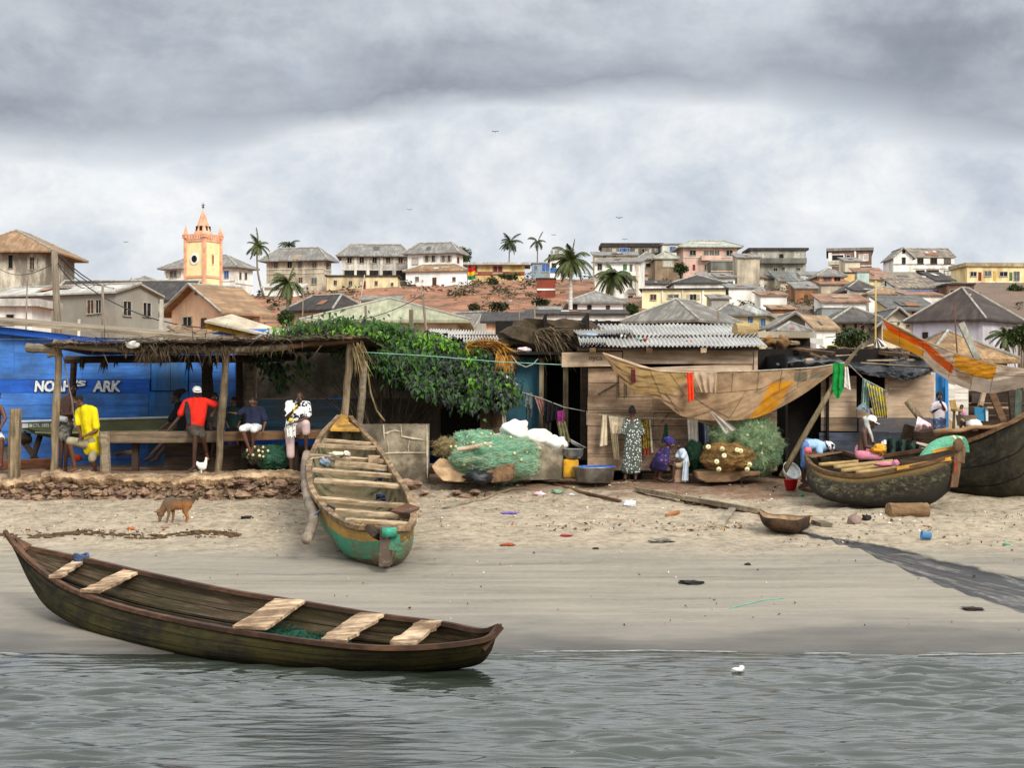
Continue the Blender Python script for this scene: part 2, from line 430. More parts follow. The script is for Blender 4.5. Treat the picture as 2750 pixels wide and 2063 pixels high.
# thin line of froth where the lagoon laps the sand
mb = MB(); fo = mat('froth', (.42, .41, .39), (.28, .27, .25), sc=9, rough=.6)
for s0 in range(60):
    x0 = -7.5+s0*.25; pts = []
    for k in range(6):
        x = x0+k*.055; y = 16.64+shore_dx(x)+.02*noise.noise(V((x*3, 7, 0)))
        pts.append(V((x, y, .012+max(0, .0))))
    if (x0 > .1 or x0 < -5.6) and noise.noise(V((x0*.9, 0, 5))) > -.05: mb.tube(pts, [.003, .006, .008, .008, .006, .003], 5)
tag(mb.build('shore_froth', fo), kind='stuff')
# ================================================================ the town on the hill
PANE = mat('pane_dark', (.008, .008, .009), (.028, .026, .024), sc=1.5, rough=.7, bump=0, spec=.1)
PBLUE = mat('pane_blue', '#3c6fb4', '#28497c', sc=3, rough=.7)
PRED = mat('pane_red', '#7d2f26', '#55201a', sc=3, rough=.7)
PGRN = mat('pane_green', '#4d7a45', '#35552f', sc=3, rough=.7)
PGRY = mat('pane_grey', '#6b6a66', '#3d3c3a', sc=3, rough=.7)
PWHT = mat('pane_pale', '#c9c4b6', '#9a9486', sc=3, rough=.7)
PBRN = mat('pane_brown', '#5a4030', '#3a281d', sc=3, rough=.8)
PYEL = mat('pane_yellow', '#cfae5a', '#a98a40', sc=3, rough=.8)
PM = dict(w=PANE, s=PANE, d=PBRN, b=PBLUE, r=PRED, g=PGRN, p=PWHT, y=PYEL, o=PANE)
FRM = mat('frame_pale', '#b9b2a2', '#8d8678', sc=3, rough=.8)
FRD = mat('frame_brown', '#6b5443', '#4a382c', sc=3, rough=.8)
CAPM = mat('ridge_pale', '#aaa59a', '#7d786e', sc=2, rough=.9)
PATCH = [mat('patch_%d' % i, c_, sc=1.5, rough=.9, bump=.1) for i, c_ in enumerate(('#8d5f45', '#b5afa4', '#5b5650', '#a58a6c'))]
STONEH = mat('hill_stone', '#7d5a42', '#4f382a', sc=3)
CONC = wallm('#8f8b80'); TRIM = wallm('#d8d2c2')
def solve(C0, d, pxx):
    m = (pxx-CX)/F
    return (m*C0.y-C0.x)/(d.x-m*d.y)
def house(name, label, cr, Y, c, o, eave, ridge, wall, roof, s=None, yaw=None, D=7., rt='hip', ov=.5, wins=(), bands=(), balc=(), pil=(), rl=None, group=None, cat='house', frame=None, ft=.14, fascia=None, base=None, gablewin=0):
    """c: crop x of the corner edge, o: other end of the front, s: end of the visible side face"""
    x0, y0, sc = CROP[cr]
    U = lambda x: x0+x/sc
    Z = lambda y, yy: CZ-((y0+y/sc)-HY)/F*yy
    if yaw is None: yaw = 0. if s is None else 22.
    th = math.radians(yaw); sg = 1 if o < c else -1
    Cp = V(((U(c)-CX)/F*Y, Y, 0))
    fd = V((-sg*math.cos(th), math.sin(th), 0)); sdv = V((sg*math.sin(th), math.cos(th), 0))
    Wd = abs(solve(Cp, fd, U(o)))
    if s is not None: D = abs(solve(Cp, sdv, U(s)))
    D = min(D, 16.)
    ex = -fd*sg if sg == 1 else fd
    ex = V((math.cos(th), -sg*math.sin(th), 0))
    O = Cp-ex*Wd if sg == 1 else Cp.copy()
    rot = -sg*th
    zE = Z(eave, Y)
    crn = [O, O+ex*Wd, O+ex*Wd+sdv*D, O+sdv*D]
    zb = min(zt(p.x, p.y, False) for p in crn)-.9
    if base is not None: zb = base
    if zb > zE-1.5: zb = zE-2.2
    O.z = zb; h = zE-zb
    T = thing(name, label, cat, O, group, rot)
    mid = O+ex*Wd/2+sdv*D/2
    if rt in ('gx', 'hip', 'gx2'): zr = Z(ridge, mid.y)-zb
    elif rt == 'shed': zr = Z(ridge, (O+ex*Wd/2+sdv*D).y)-zb
    elif rt == 'gy': zr = Z(ridge, (O+ex*Wd/2).y)-zb
    else: zr = h
    # walls
    mb = MB()
    mb.add([(0,0,0),(Wd,0,0),(Wd,D,0),(0,D,0),(0,0,h),(Wd,0,h),(Wd,D,h),(0,D,h)], [(0,1,5,4),(1,2,6,5),(2,3,7,6),(3,0,4,7),(4,5,6,7)])
    if rt == 'gy': mb.add([(0,0,h),(Wd,0,h),(Wd/2,0,zr-.1),(0,D,h),(Wd,D,h),(Wd/2,D,zr-.1)], [(0,1,2),(4,3,5),(0,2,5,3),(1,4,5,2)])
    if rt == 'gx': mb.add([(0,0,h),(0,D,h),(0,D/2,zr-.1),(Wd,0,h),(Wd,D,h),(Wd,D/2,zr-.1)], [(1,0,2),(3,4,5),(0,3,5,2),(4,1,2,5)])
    mb.build('wall', wall, T, local=True)
    # roof, a closed solid with a fascia
    mb = MB(); e = ov; lo = h-ft
    def solid(top, faces, rim):
        n = len(rim)
        vs = [V(p) for p in top]+[V((top[i][0], top[i][1], top[i][2]-ft*1.3)) for i in rim]
        k = len(top); fs = list(faces)
        for i in range(n):
            a, b = rim[i], rim[(i+1) % n]
            fs.append((a, k+i, k+(i+1) % n, b))
        fs.append(tuple(k+i for i in range(n-1, -1, -1)))
        mb.add(vs, fs)
    x_0, x_1, y_0, y_1 = -e, Wd+e, -e, D+e
    if rt == 'hip':
        if Wd >= D:
            L = rl if rl is not None else max(.12*Wd, Wd-D*.9)
            a, b = (Wd/2-L/2, D/2, zr), (Wd/2+L/2, D/2, zr)
            fc = [(0,1,5,4),(1,2,5),(2,3,4,5),(3,0,4)]
        else:
            L = rl if rl is not None else max(.12*D, D-Wd*.9)
            a, b = (Wd/2, D/2-L/2, zr), (Wd/2, D/2+L/2, zr)
            fc = [(0,1,4),(1,2,5,4),(2,3,5),(3,0,4,5)]
        solid([(x_0,y_0,h),(x_1,y_0,h),(x_1,y_1,h),(x_0,y_1,h),a,b], fc, [0,1,2,3])
    elif rt == 'gx':
        k = (zr-h)/(D/2); hh = h-k*e
        for (pa, pb, pc, pd) in (((x_0,y_0,hh),(x_1,y_0,hh),(x_1,D/2,zr),(x_0,D/2,zr)), ((x_0,D/2,zr+.01),(x_1,D/2,zr+.01),(x_1,y_1,hh),(x_0,y_1,hh))):
            solid([pa,pb,pc,pd], [(0,1,2,3)], [0,1,2,3])
    elif rt == 'gy':
        k = (zr-h)/(Wd/2); hh = h-k*e
        for (pa, pb, pc, pd) in (((x_0,y_0,hh),(Wd/2,y_0,zr),(Wd/2,y_1,zr),(x_0,y_1,hh)), ((Wd/2,y_0,zr+.01),(x_1,y_0,hh),(x_1,y_1,hh),(Wd/2,y_1,zr+.01))):
            solid([pa,pb,pc,pd], [(0,1,2,3)], [0,1,2,3])
    elif rt == 'shed':
        k = (zr-h)/D
        solid([(x_0,y_0,h-k*e+.05),(x_1,y_0,h-k*e+.05),(x_1,y_1,zr+k*e),(x_0,y_1,zr+k*e)], [(0,1,2,3)], [0,1,2,3])
        m2 = MB(); m2.add([(0,0,h),(Wd,0,h),(Wd,D,h),(0,D,h),(Wd,D,zr-.05),(0,D,zr-.05)], [(1,2,4),(3,0,5),(2,3,5,4)]); m2.build('gable_wall', wall, T, local=True)
    elif rt == 'flat':
        mb.box((Wd/2, D/2, h+ft*.7), (Wd+2*e, D+2*e, ft*1.9))
    mb.build('roof', roof, T, local=True)
    q = MB(); cr_ = .05+.0004*Y
    if rt == 'hip': L_ = [(a, b)]+[((x_0,y_0,h), a), ((x_1,y_0,h), b if Wd >= D else a), ((x_1,y_1,h), b), ((x_0,y_1,h), a if Wd >= D else b)]
    elif rt == 'gx': L_ = [((x_0, D/2, zr), (x_1, D/2, zr)), ((x_0, y_0, hh), (x_0, D/2, zr)), ((x_1, y_0, hh), (x_1, D/2, zr))]
    elif rt == 'gy': L_ = [((Wd/2, y_0, zr), (Wd/2, y_1, zr)), ((x_0, y_0, hh), (Wd/2, y_0, zr)), ((x_1, y_0, hh), (Wd/2, y_0, zr))]
    else: L_ = []
    for pa, pb in L_: q.tube([V(pa)+V((0, 0, .03)), V(pb)+V((0, 0, .03))], cr_, 5)
    if L_: q.build('ridge_trim', CAPM, T, local=True)
    if rt in ('hip', 'gx', 'shed') and Y > 90:
        ytop = D if rt == 'shed' else D/2
        for k in range(R.choice((0, 1, 1, 2, 3))):
            u0, u1 = sorted((R.uniform(.3, .7), R.uniform(.3, .7))); u1 = max(u1, u0+.08); v0 = R.uniform(.05, .5); v1 = v0+R.uniform(.2, .4)
            f_ = lambda u, v: V((lerp(x_0, x_1, u), lerp(y_0, ytop, v), lerp(h, zr, (v if rt == 'hip' else lerp(-e/(ytop), 1, v) if 0 else v))+.06))
            q = MB(); q.quad(f_(u0, v0), f_(u1, v0), f_(u1, v1), f_(u0, v1)); q.build('roof_patch', R.choice(PATCH), T, local=True)
    frm = frame or FRM
    def face(xx):
        onside = s is not None and ((xx > c) if sg == 1 else (xx < c))
        if onside:
            a = abs(solve(Cp, sdv, U(xx))); yw = Cp.y+sdv.y*a
            xl = Wd if sg == 1 else 0
            return 's', a, yw, (xl, a), (sg, 0)
        a = abs(solve(Cp, fd, U(xx))); yw = Cp.y+fd.y*a
        xl = Wd-a if sg == 1 else a
        return 'f', a, yw, (xl, 0), (0, -1)
    def slab(x_a, y_a, x_b, y_b, th0, th1, mb, grow=0):
        f, _, yw, pa, n = face(x_a+.01 if x_a < c else x_a); _, _, _, pb, _ = face(x_b-.01 if x_b > c or sg == -1 else x_b-.01)
        za, zb_ = Z(y_a, yw)-zb, Z(y_b, yw)-zb
        lo_, hi_ = min(za, zb_)-grow, max(za, zb_)+grow
        if f == 'f':
            xa, xb = sorted((pa[0], pb[0])); xa -= grow; xb += grow
            mb.box(((xa+xb)/2, -(th0+th1)/2, (lo_+hi_)/2), (xb-xa, th1-th0, hi_-lo_))
        else:
            ya, yb = sorted((pa[1], pb[1])); ya -= grow; yb += grow
            mb.box((pa[0]+n[0]*(th0+th1)/2, (ya+yb)/2, (lo_+hi_)/2), (th1-th0, yb-ya, hi_-lo_))
    for wn in wins:
        xa, ya, xb, yb = wn[:4]; k = wn[4] if len(wn) > 4 else 'w'
        pm = PM.get(k, PANE)
        if k in 'ws' and R.random() < .4: pm = R.choice((PBRN, PGRY, PGRY))
        if k == 'd' or k in 'rgy' and (yb-ya) > 1.3*(xb-xa):
            q = MB(); slab(xa, ya, xb, yb, .0, .05, q); q.build('door', pm, T, local=True)
            continue
        q = MB(); t_ = (xb-xa)*.09
        slab(xa-t_, ya-t_, xb+t_, ya, 0, .09, q); slab(xa-t_, yb, xb+t_, yb+t_*1.3, 0, .16, q)
        slab(xa-t_, ya, xa, yb, 0, .09, q); slab(xb, ya, xb+t_, yb, 0, .09, q)
        if k != 'o': slab((xa+xb)/2-t_*.35, ya, (xa+xb)/2+t_*.35, yb, 0, .06, q)
        fr = q.build('window', frm, T, local=True)
        q = MB(); slab(xa, ya, xb, yb, 0, .025, q); q.build('pane', pm, fr, local=True)
        if k == 's':
            q = MB(); w_ = (xb-xa)*.5
            slab(xa-w_-t_, ya, xa-t_, yb, 0, .07, q); q.build('shutter', frm, fr, local=True); q = MB(); slab(xb+t_, ya, xb+w_+t_, yb, 0, .07, q); q.build('shutter', frm, fr, local=True)
    for b in bands:
        q = MB(); slab(o if sg == 1 else c, b[0], c if sg == 1 else o, b[1], 0, .12, q)
        if s is not None: slab(min(c, s)+.02, b[0], max(c, s)-.02, b[1], 0, .12, q)
        q.build('ledge', b[2] if len(b) > 2 else TRIM, T, local=True)
    for b in balc:
        q = MB(); slab(b[0], b[1], b[2], b[3], .02, b[5] if len(b) > 5 else 1.1, q); q.build('balcony', b[4], T, local=True)
    for b in pil:
        q = MB(); slab(b[0], b[1], b[2], b[3], 0, .18, q); q.build('pilaster', b[4] if len(b) > 4 else TRIM, T, local=True)
    return T
RG, RB, RK, RT, RL = roofm('#8f8b84', '#6e6a64'), roofm('#a08263', '#80634a'), roofm('#47423e', '#2f2b29'), roofm('#a98e6e', '#85694c'), roofm('#c9c5bb', '#a09a90')
RRU = roofm('#a5775a', '#8a8178', da=.8)
WW, WC, WY, WP, WO, WG = wallm('#ece8e0'), wallm('#d9cbb0'), wallm('#eddcab'), wallm('#d3ae9c'), wallm('#e6ab7c'), wallm('#a49d90')
WBE, WPE, WLI, WBR, WST = wallm('#cfc0a6', da=.6), wallm('#e2b894'), wallm('#cdc6cf'), wallm('#8c6046', '#4a3a30', .6), wallm('#dcd3bd', '#6f675a', .75)
WHC = wallm('#f1eee6', '#a39a88', .25)
hs = house
# --- crop A
hs('townhouse', 'tall stained cream house with rust roof and open shutters, cut by the picture edge', 'A', 165, 385, -260, 492, 330, WST, RB, D=11, ov=1.3, rl=5,
   wins=[(72, 522, 110, 635, 'o'), (255, 540, 292, 645, 's')])
hs('block_house', 'long low grey cement-block house with pale gable end and louvred windows', 'A', 110, 980, -60, 822, 782, CONC, RL, s=1345, yaw=24, rt='gx', ov=.35, ft=.1,
   wins=[(745, 905, 800, 1020), (818, 905, 862, 1015), (1042, 912, 1108, 1032, 'w'), (1210, 925, 1275, 1038, 'w')])
hs('lean_to_shed', 'small white lean-to with a flat pale roof beside the grey block house', 'A', 96, 272, -40, 950, 940, WW, RL, rt='flat', D=4, ov=.6, ft=.25, cat='shed', wins=[(58, 1028, 120, 1084, 'o')])
hs('warehouse', 'long low building under a sooty black roof behind the grey block house', 'A', 150, 1572, 425, 890, 742, WG, RK, rt='gx', D=12, ov=.3, cat='warehouse')
hs('distant_house', 'tiny grey hip roof peeping over the sooty black roof', 'A', 235, 1320, 1085, 752, 712, WC, RG, D=8, ov=.3)
hs('hip_roof_house', 'white two-storey house half hidden behind the yellow church tower', 'A', 285, 1995, 1395, 620, 528, WHC, RG, s=2145, yaw=20, ov=1., rl=8,
   wins=[(1442, 657, 1500, 714, 's'), (1905, 657, 1940, 718, 'b'), (2030, 667, 2046, 724, 'w'), (2076, 670, 2094, 726, 'w')], bands=[(755, 762)])
hs('gable_house', 'peach gabled house with orange-brown tin roof below the church tower', 'A', 125, 1885, 1457, 958, 772, WPE, RB, s=2205, yaw=38, rt='gy', ov=.9,
   wins=[(1558, 1052, 1628, 1125), (1708, 1057, 1752, 1146, 'd'), (1660, 812, 1690, 858, 'o'), (2100, 1060, 2140, 1085, 'w')])
# --- crop B
hs('weathered_house', 'weathered beige two-storey hip-roofed house between two palms', 'B', 262, 695, 207, 562, 462, WBE, RG, s=757, yaw=14, ov=1.1, rl=7.5,
   wins=[(272, 575, 304, 633), (387, 580, 424, 632), (478, 577, 508, 633), (597, 577, 634, 634), (712, 582, 731, 638), (272, 707, 304, 754), (482, 712, 514, 758), (590, 716, 634, 769)], bands=[(640, 648), (678, 684)])
hs('tin_shed', 'pale tin-roofed shed under the weathered beige two-storey house', 'B', 238, 505, 190, 790, 765, WW, RL, rt='shed', D=4, ov=.5, cat='shed')
hs('arcade_house', 'long grey-white two-storey house with a dark open arcade', 'B', 292, 845, 1405, 528, 432, wallm('#cdc9c0', '#77726a', .6), RG, yaw=3, D=8, ov=1., rl=10,
   wins=[(x-18, 542, x+18, 590, 's') for x in (912, 1016, 1125, 1240, 1345)]+[(x, 652, x+84, 700, 'o') for x in (868, 968, 1075, 1190)]+[(1305, 652, 1388, 735, 'o')], pil=[(x, 540, x+22, 720) for x in (952, 1060, 1172, 1285)], bands=[(642, 648)])
hs('annex_house', 'white annex with open shutters joined to the arcade house', 'B', 285, 1810, 1405, 500, 418, WHC, RG, s=1875, yaw=16, ov=.9, rl=6.6,
   wins=[(1447, 547, 1493, 598, 'p'), (1556, 527, 1580, 577, 's'), (1612, 527, 1636, 577, 's'), (1697, 527, 1720, 577, 's'), (1746, 527, 1768, 577, 's'), (1825, 537, 1842, 588, 'r')])
hs('bungalow', 'bright white bungalow with a brown roof and dark doorway', 'B', 268, 1900, 1390, 650, 604, wallm('#f4f2ee', '#c9c4ba', .15), RB, s=1948, yaw=14, ov=.5, rl=6.1,
   wins=[(1472, 707, 1500, 744), (1616, 712, 1650, 784, 'd'), (1787, 710, 1812, 744)])
hs('row_house', 'long yellow row of rooms with a flat black-edged roof', 'B', 255, 1320, 720, 702, 690, wallm('#e3d2a6', '#8a7a5c', .5), RK, rt='flat', D=6, ov=.3, ft=.12,
   wins=[(780, 737, 804, 776), (908, 742, 934, 780), (1003, 742, 1024, 780, 'p'), (1030, 742, 1050, 812, 'r'), (1127, 742, 1150, 780), (1265, 757, 1284, 784)])
hs('black_roof_house', 'cream house with a black double-pitched roof below the yellow row', 'B', 150, 760, 445, 985, 862, WC, RK, s=1000, yaw=35, ov=1., rl=4)
hs('green_roof_house', 'cream house under a wide pale green hip roof behind the bush', 'B', 95, 1822, 620, 1078, 908, WC, roofm('#a3a287', '#85866c', .4), D=9.5, ov=.9, rl=4.4)
hs('stone_shed', 'small grey gabled shed right of the pale green roof', 'B', 128, 1970, 1745, 1112, 1012, WG, RG, s=2092, yaw=40, rt='gx', ov=.25, cat='shed')
# --- crop C
hs('roadside_house', 'low yellow hilltop house with rust-red doors and a flat whitish roof', 'C', 300, 345, -240, 604, 580, wallm('#e0c88c', '#9a7a48', .45), RL, rt='flat', D=8, ov=1.2, ft=.25, wins=[(78, 616, 154, 672, 'r'), (-150, 616, -60, 672, 'r')], bands=[(662, 692, wallm('#8e4a33'))])
hs('blue_tin_shack', 'small blue-grey tin shack beside the low yellow hilltop house', 'C', 302, 555, 408, 594, 588, wallm('#8fa2ac'), RG, rt='flat', D=5, ov=.2, cat='shack', wins=[(430, 612, 450, 640, 'b'), (492, 600, 552, 660, 'b')])
hs('unfinished_house', 'half-built block house with a bare brick stub on its roof slab', 'C', 288, 690, 562, 552, 545, WHC, RK, rt='flat', D=7, ov=.3, ft=.5, bands=[(632, 672, PBLUE)], balc=[(564, 484, 586, 540, CONC, .8), (598, 488, 634, 540, CONC, .8)], wins=[(575, 590, 610, 630, 'o')])
hs('red_kiosk', 'dark red timber kiosk standing alone on the bare red slope', 'C', 232, 605, 450, 724, 712, wallm('#8a4330', '#5d2d22'), RK, rt='flat', D=3, ov=.15, ft=.1, cat='kiosk', bands=[(806, 822, WW)])
hs('long_dark_house', 'long sooty hilltop house with blue shutters under a flat black roof', 'C', 312, 1510, 1003, 446, 432, wallm('#857c6c', '#4c463d', .7), RK, rt='flat', D=8, ov=.3, ft=.4,
   wins=[(1088, 468, 1118, 502, 'p'), (1148, 464, 1190, 508, 'b'), (1194, 464, 1234, 508, 'b'), (1282, 468, 1306, 500, 'p'), (1340, 468, 1360, 500, 'o'), (1400, 468, 1420, 498, 'p'), (1450, 468, 1474, 498, 'p')])
hs('pale_block_house', 'small whitish hilltop house with a bright blue window next to the pink house', 'C', 308, 1668, 1513, 432, 424, wallm('#cfccc6'), RG, rt='flat', D=7, ov=.3, wins=[(1578, 452, 1624, 488, 'b')])
hs('terrace_house', 'brownish low roofed house in front of the long sooty building', 'C', 262, 1300, 938, 520, 494, WC, RG, rt='shed', D=6, ov=.4, wins=[(1012, 524, 1036, 540), (1096, 524, 1122, 538)])
hs('balcony_house', 'tall white balcony house with a green door behind the big palm', 'C', 228, 1320, 940, 575, 548, WHC, RG, yaw=10, D=9, rt='shed', ov=.5,
   wins=[(966, 598, 1000, 648), (1180, 600, 1212, 650, 'g'), (1238, 604, 1258, 662), (1294, 612, 1308, 692, 'g'), (1238, 730, 1258, 790), (1225, 870, 1262, 915)], balc=[(945, 672, 1290, 706, WW, 1.), (1222, 812, 1290, 850, CONC, .7)], bands=[(700, 708)], pil=[(1288, 580, 1312, 920, WC)])
hs('arch_house', 'cream house with a single arched window and grey roof', 'C', 278, 1448, 1335, 552, 500, WC, RG, D=7, ov=.8, rl=2, wins=[(1372, 592, 1412, 622, 'o')])
hs('brown_shed', 'brown mud-walled house with pale sagging tin roof above the red fence', 'C', 272, 1640, 1452, 548, 498, wallm('#a08a70', '#6b5a48', .6), roofm('#a9a999', '#8b8a7c'), D=7, ov=.4, rl=3, wins=[(1520, 565, 1600, 615, 'p')])
hs('pink_house', 'pink two-storey house with tiled hip roof and a small balcony', 'C', 290, 1690, 2150, 450, 402, WP, roofm('#a8ab9c', '#8a8d80', .2), yaw=2, D=9, ov=1., rl=6.4,
   wins=[(1746, 482, 1796, 524), (1866, 484, 1904, 524), (1912, 484, 1950, 524), (1958, 484, 1996, 524), (2056, 482, 2108, 526), (1770, 602, 1792, 650, 'r'), (1872, 602, 1902, 652)], balc=[(1838, 528, 2004, 570, WP, 1.2)], bands=[(535, 542, TRIM)])
hs('concrete_shell', 'mouldy bare concrete shell in front of the pink house', 'C', 268, 2205, 1925, 575, 570, wallm('#85837a', '#4e4e46', .7), CONC, rt='flat', D=5, ov=.1, bands=[(655, 664, WPE)])
hs('yellow_house', 'long yellow house with pilasters and four shuttered windows', 'C', 205, 2050, 1340, 810, 802, wallm('#f2e4b6', '#c4b284', .25), RK, s=2066, yaw=8, rt='flat', ov=.4, ft=.1,
   wins=[(1412, 857, 1460, 903), (1562, 860, 1648, 885), (1748, 857, 1800, 903, 's'), (1932, 857, 1994, 903)], pil=[(1508, 815, 1520, 950, WHC), (1680, 815, 1694, 950, WHC), (1852, 815, 1868, 950, WHC)])
hs('attic_house', 'white-walled house with dark hip roof right behind the long yellow house', 'C', 226, 2022, 1615, 757, 700, WHC, roofm('#4e4a46', '#3a3633', .3), D=8, ov=.4, rl=4)
hs('cream_block', 'cream house with one blue window at the end of the long yellow house', 'C', 232, 2130, 2000, 705, 682, WHC, RG, rt='shed', D=6, ov=.5, wins=[(2042, 752, 2070, 788, 'b'), (2150, 745, 2190, 765)])
hs('pyramid_house', 'white house with a low pyramid roof beside the bright palm trunk', 'C', 150, 1180, 738, 922, 836, wallm('#f2f0ec', '#c4beb2', .2), RG, D=9, ov=.5, rl=1.6, frame=FRD, wins=[(748, 942, 788, 984), (878, 948, 910, 984, 'o'), (1034, 950, 1068, 993, 'd')])
hs('whitewashed_row', 'long whitewashed row with blue shutters just behind the thatch', 'C', 128, 1200, 382, 1018, 985, WHC, RK, rt='shed', D=5, ov=.35, wins=[(445, 1064, 496, 1112, 'b'), (670, 1060, 704, 1104, 'b'), (946, 1070, 964, 1112), (1032, 1078, 1072, 1112, 'o')])
hs('peach_house', 'low peach house under a flat black roof behind the bush', 'C', 118, 380, 20, 1082, 1010, WPE, RK, rt='shed', D=6, ov=.5, wins=[(110, 1098, 155, 1180, 'd')])
hs('gablet_house', 'big grey striped tin roof with an open gablet and dark front wall', 'C', 108, 1800, 1206, 1070, 905, wallm('#5d554c', '#3a342e', .5), roofm('#8d887e', '#5d5750', .7), s=2170, yaw=30, ov=.35, rl=3)
hs('side_roof_house', 'low yellow house under a wide plain grey roof', 'C', 142, 2240, 1990, 1028, 940, wallm('#e6d5a2'), roofm('#76736d', '#5c5954'), D=8, ov=.6, rl=1.5)
# --- crop D
hs('concrete_balcony_house', 'mouldy grey two-storey concrete house with a full-width dark balcony', 'D', 300, 485, 48, 446, 436, wallm('#b3b0a4', '#6d6b60', .6), RK, rt='flat', D=8, ov=.5, ft=.25,
   wins=[(105, 467, 157, 507, 'p'), (272, 478, 308, 514, 'o'), (390, 467, 442, 507, 'p'), (228, 590, 258, 622), (296, 585, 316, 606), (408, 590, 438, 606)], balc=[(50, 514, 488, 555, wallm('#77766c', '#4d4c44', .6), 1.2)])
hs('brown_balcony_house', 'brown and white two-storey house with an open loggia', 'D', 298, 1005, 662, 446, 434, wallm('#8a6a58', '#5d473b', .5), RG, s=1040, yaw=12, rt='flat', ov=.4, ft=.3, frame=WW,
   wins=[(692, 488, 782, 530, 'o'), (806, 486, 834, 530, 'o'), (908, 486, 974, 528, 'p')], balc=[(668, 536, 868, 566, wallm('#c3b7a2', '#857a68'), .5)], pil=[(868, 448, 882, 600, WW), (662, 470, 690, 600, WW)], bands=[(572, 580, WW)])
hs('white_gable_house', 'white house with a stained patched roof and red-brown window reveals on the ridge', 'D', 290, 1330, 1660, 498, 436, WHC, roofm('#7f776c', '#9c8a78', .6), yaw=2, D=9, rt='gx', ov=.2, frame=FRD,
   wins=[(1370, 513, 1412, 552), (1474, 508, 1520, 552), (1582, 513, 1628, 552), (1360, 610, 1420, 640, 'o'), (1446, 610, 1530, 640, 'o'), (1582, 612, 1636, 650, 'p')], bands=[(558, 562, FRD), (590, 596, TRIM)])
hs('gable_wing', 'tall white gable end with one small attic opening on the ridge', 'D', 288, 1330, 1178, 498, 430, WHC, RG, rt='gy', D=8, ov=.45, frame=FRD, wins=[(1247, 506, 1272, 552), (1250, 450, 1268, 470, 'o')], bands=[(558, 562, FRD)])
hs('yellow_flat_house', 'yellow flat-roofed row with red, yellow and green doors at the skyline', 'D', 268, 1762, 2330, 572, 555, wallm('#ecd9a6', '#b08c55', .4), roofm('#c0ac88', '#8d7a5e'), yaw=4, D=8, rt='flat', ov=.4, ft=.35,
   wins=[(1787, 620, 1834, 654), (1850, 622, 1874, 690, 'r'), (1898, 614, 1950, 654), (1968, 612, 1992, 690, 'y'), (2020, 620, 2078, 654), (2096, 622, 2120, 690, 'g'), (2132, 618, 2174, 690, 'w')], bands=[(700, 705)])
hs('orange_house', 'small bright orange two-storey house with dark red windows', 'D', 230, 785, 590, 652, 596, WO, RG, D=7, ov=.5, rl=1.5, frame=wallm('#a8502c'), wins=[(627, 656, 682, 704), (712, 656, 754, 704), (610, 766, 678, 792, 'r'), (700, 766, 782, 792, 'r')], bands=[(738, 746, wallm('#d4722f'))])
hs('mud_house', 'mud-brown house with a dark doorway beside the bright orange house', 'D', 218, 580, 402, 746, 700, wallm('#a8754f', '#5b4434', .6), RG, rt='shed', D=6, ov=.2, wins=[(470, 802, 500, 884, 'd')])
hs('cream_old_house', 'cream old house with a mossy grey roof above the mud-brown one', 'D', 244, 395, 285, 688, 616, WC, roofm('#6f7169', '#55564f', .5), rt='shed', D=9, ov=.5, wins=[(366, 745, 392, 782)])
hs('rear_tin_house', 'low house with a pale tin roof behind the mossy grey roof', 'D', 252, 560, 400, 690, 622, WBE, roofm('#8c8a84'), rt='shed', D=8, ov=.4)
hs('rust_roof_house', 'low white house with a thin rust roof under the mouldy concrete house', 'D', 240, 152, -40, 660, 640, WHC, RRU, rt='shed', D=5, ov=.4, wins=[(50, 696, 82, 720, 'o'), (-20, 696, 20, 718, 'o')])
hs('brown_row_house', 'brown-grey house with white shutters under a slate-grey roof', 'D', 222, 182, -40, 806, 740, wallm('#a3927c', '#6d604f', .5), RG, rt='shed', D=6, ov=.3, wins=[(26, 822, 46, 860, 's'), (122, 840, 148, 892)])
hs('blue_window_house', 'yellow house with two bright blue windows and a pale tin hip roof', 'D', 150, 170, -130, 955, 880, wallm('#e6d5a0', '#a8925c', .4), roofm('#a9a9a2', '#84837c'), s=215, yaw=15, ov=.5, rl=1.5, wins=[(12, 988, 64, 1048, 'b'), (127, 992, 164, 1050, 'b')])
hs('grey_gable_shed', 'grey cement gable facing the beach with a white-edged roof', 'D', 135, 505, 272, 1015, 942, wallm('#8b8373', '#655e52', .4), RG, rt='gy', D=7, ov=.7, cat='shed')
hs('porch_house', 'low hut with a small hip porch roof below the grey cement gable', 'D', 112, 500, 282, 1086, 1022, WBR, RG, D=4, ov=.3, rl=.8)
hs('tan_roof_house', 'white-walled hut under a plain tan-brown roof slope', 'D', 128, 720, 568, 1062, 970, WHC, RT, rt='shed', D=5, ov=.35)
hs('long_beige_house', 'long beige house with narrow brown windows behind the round bush', 'D', 148, 1082, 738, 1015, 905, wallm('#c2b59c', '#887c68', .4), roofm('#5a5550', '#45403c', .4), D=9, ov=1., rl=2.2, frame=FRD, wins=[(772, 1037, 798, 1080, 'r'), (868, 1032, 889, 1068, 'r'), (919, 1032, 944, 1084, 'r'), (1016, 1034, 1030, 1090, 'r')])
hs('gablet_cottage', 'cream cottage with a pointed little gable above a dark roof skirt', 'D', 146, 1328, 1085, 1010, 905, WC, roofm('#6a645c', '#504b45', .4), rt='gy', D=8, ov=.8, wins=[(1210, 1022, 1226, 1036, 'o'), (1278, 1038, 1302, 1060, 'r')], bands=[(1004, 1012)])
hs('rust_tin_house', 'white hut under a rust-streaked pale tin roof below the bright orange house', 'D', 195, 962, 622, 850, 796, WHC, RRU, rt='shed', D=6, ov=.5, wins=[(778, 903, 806, 920, 'o')])
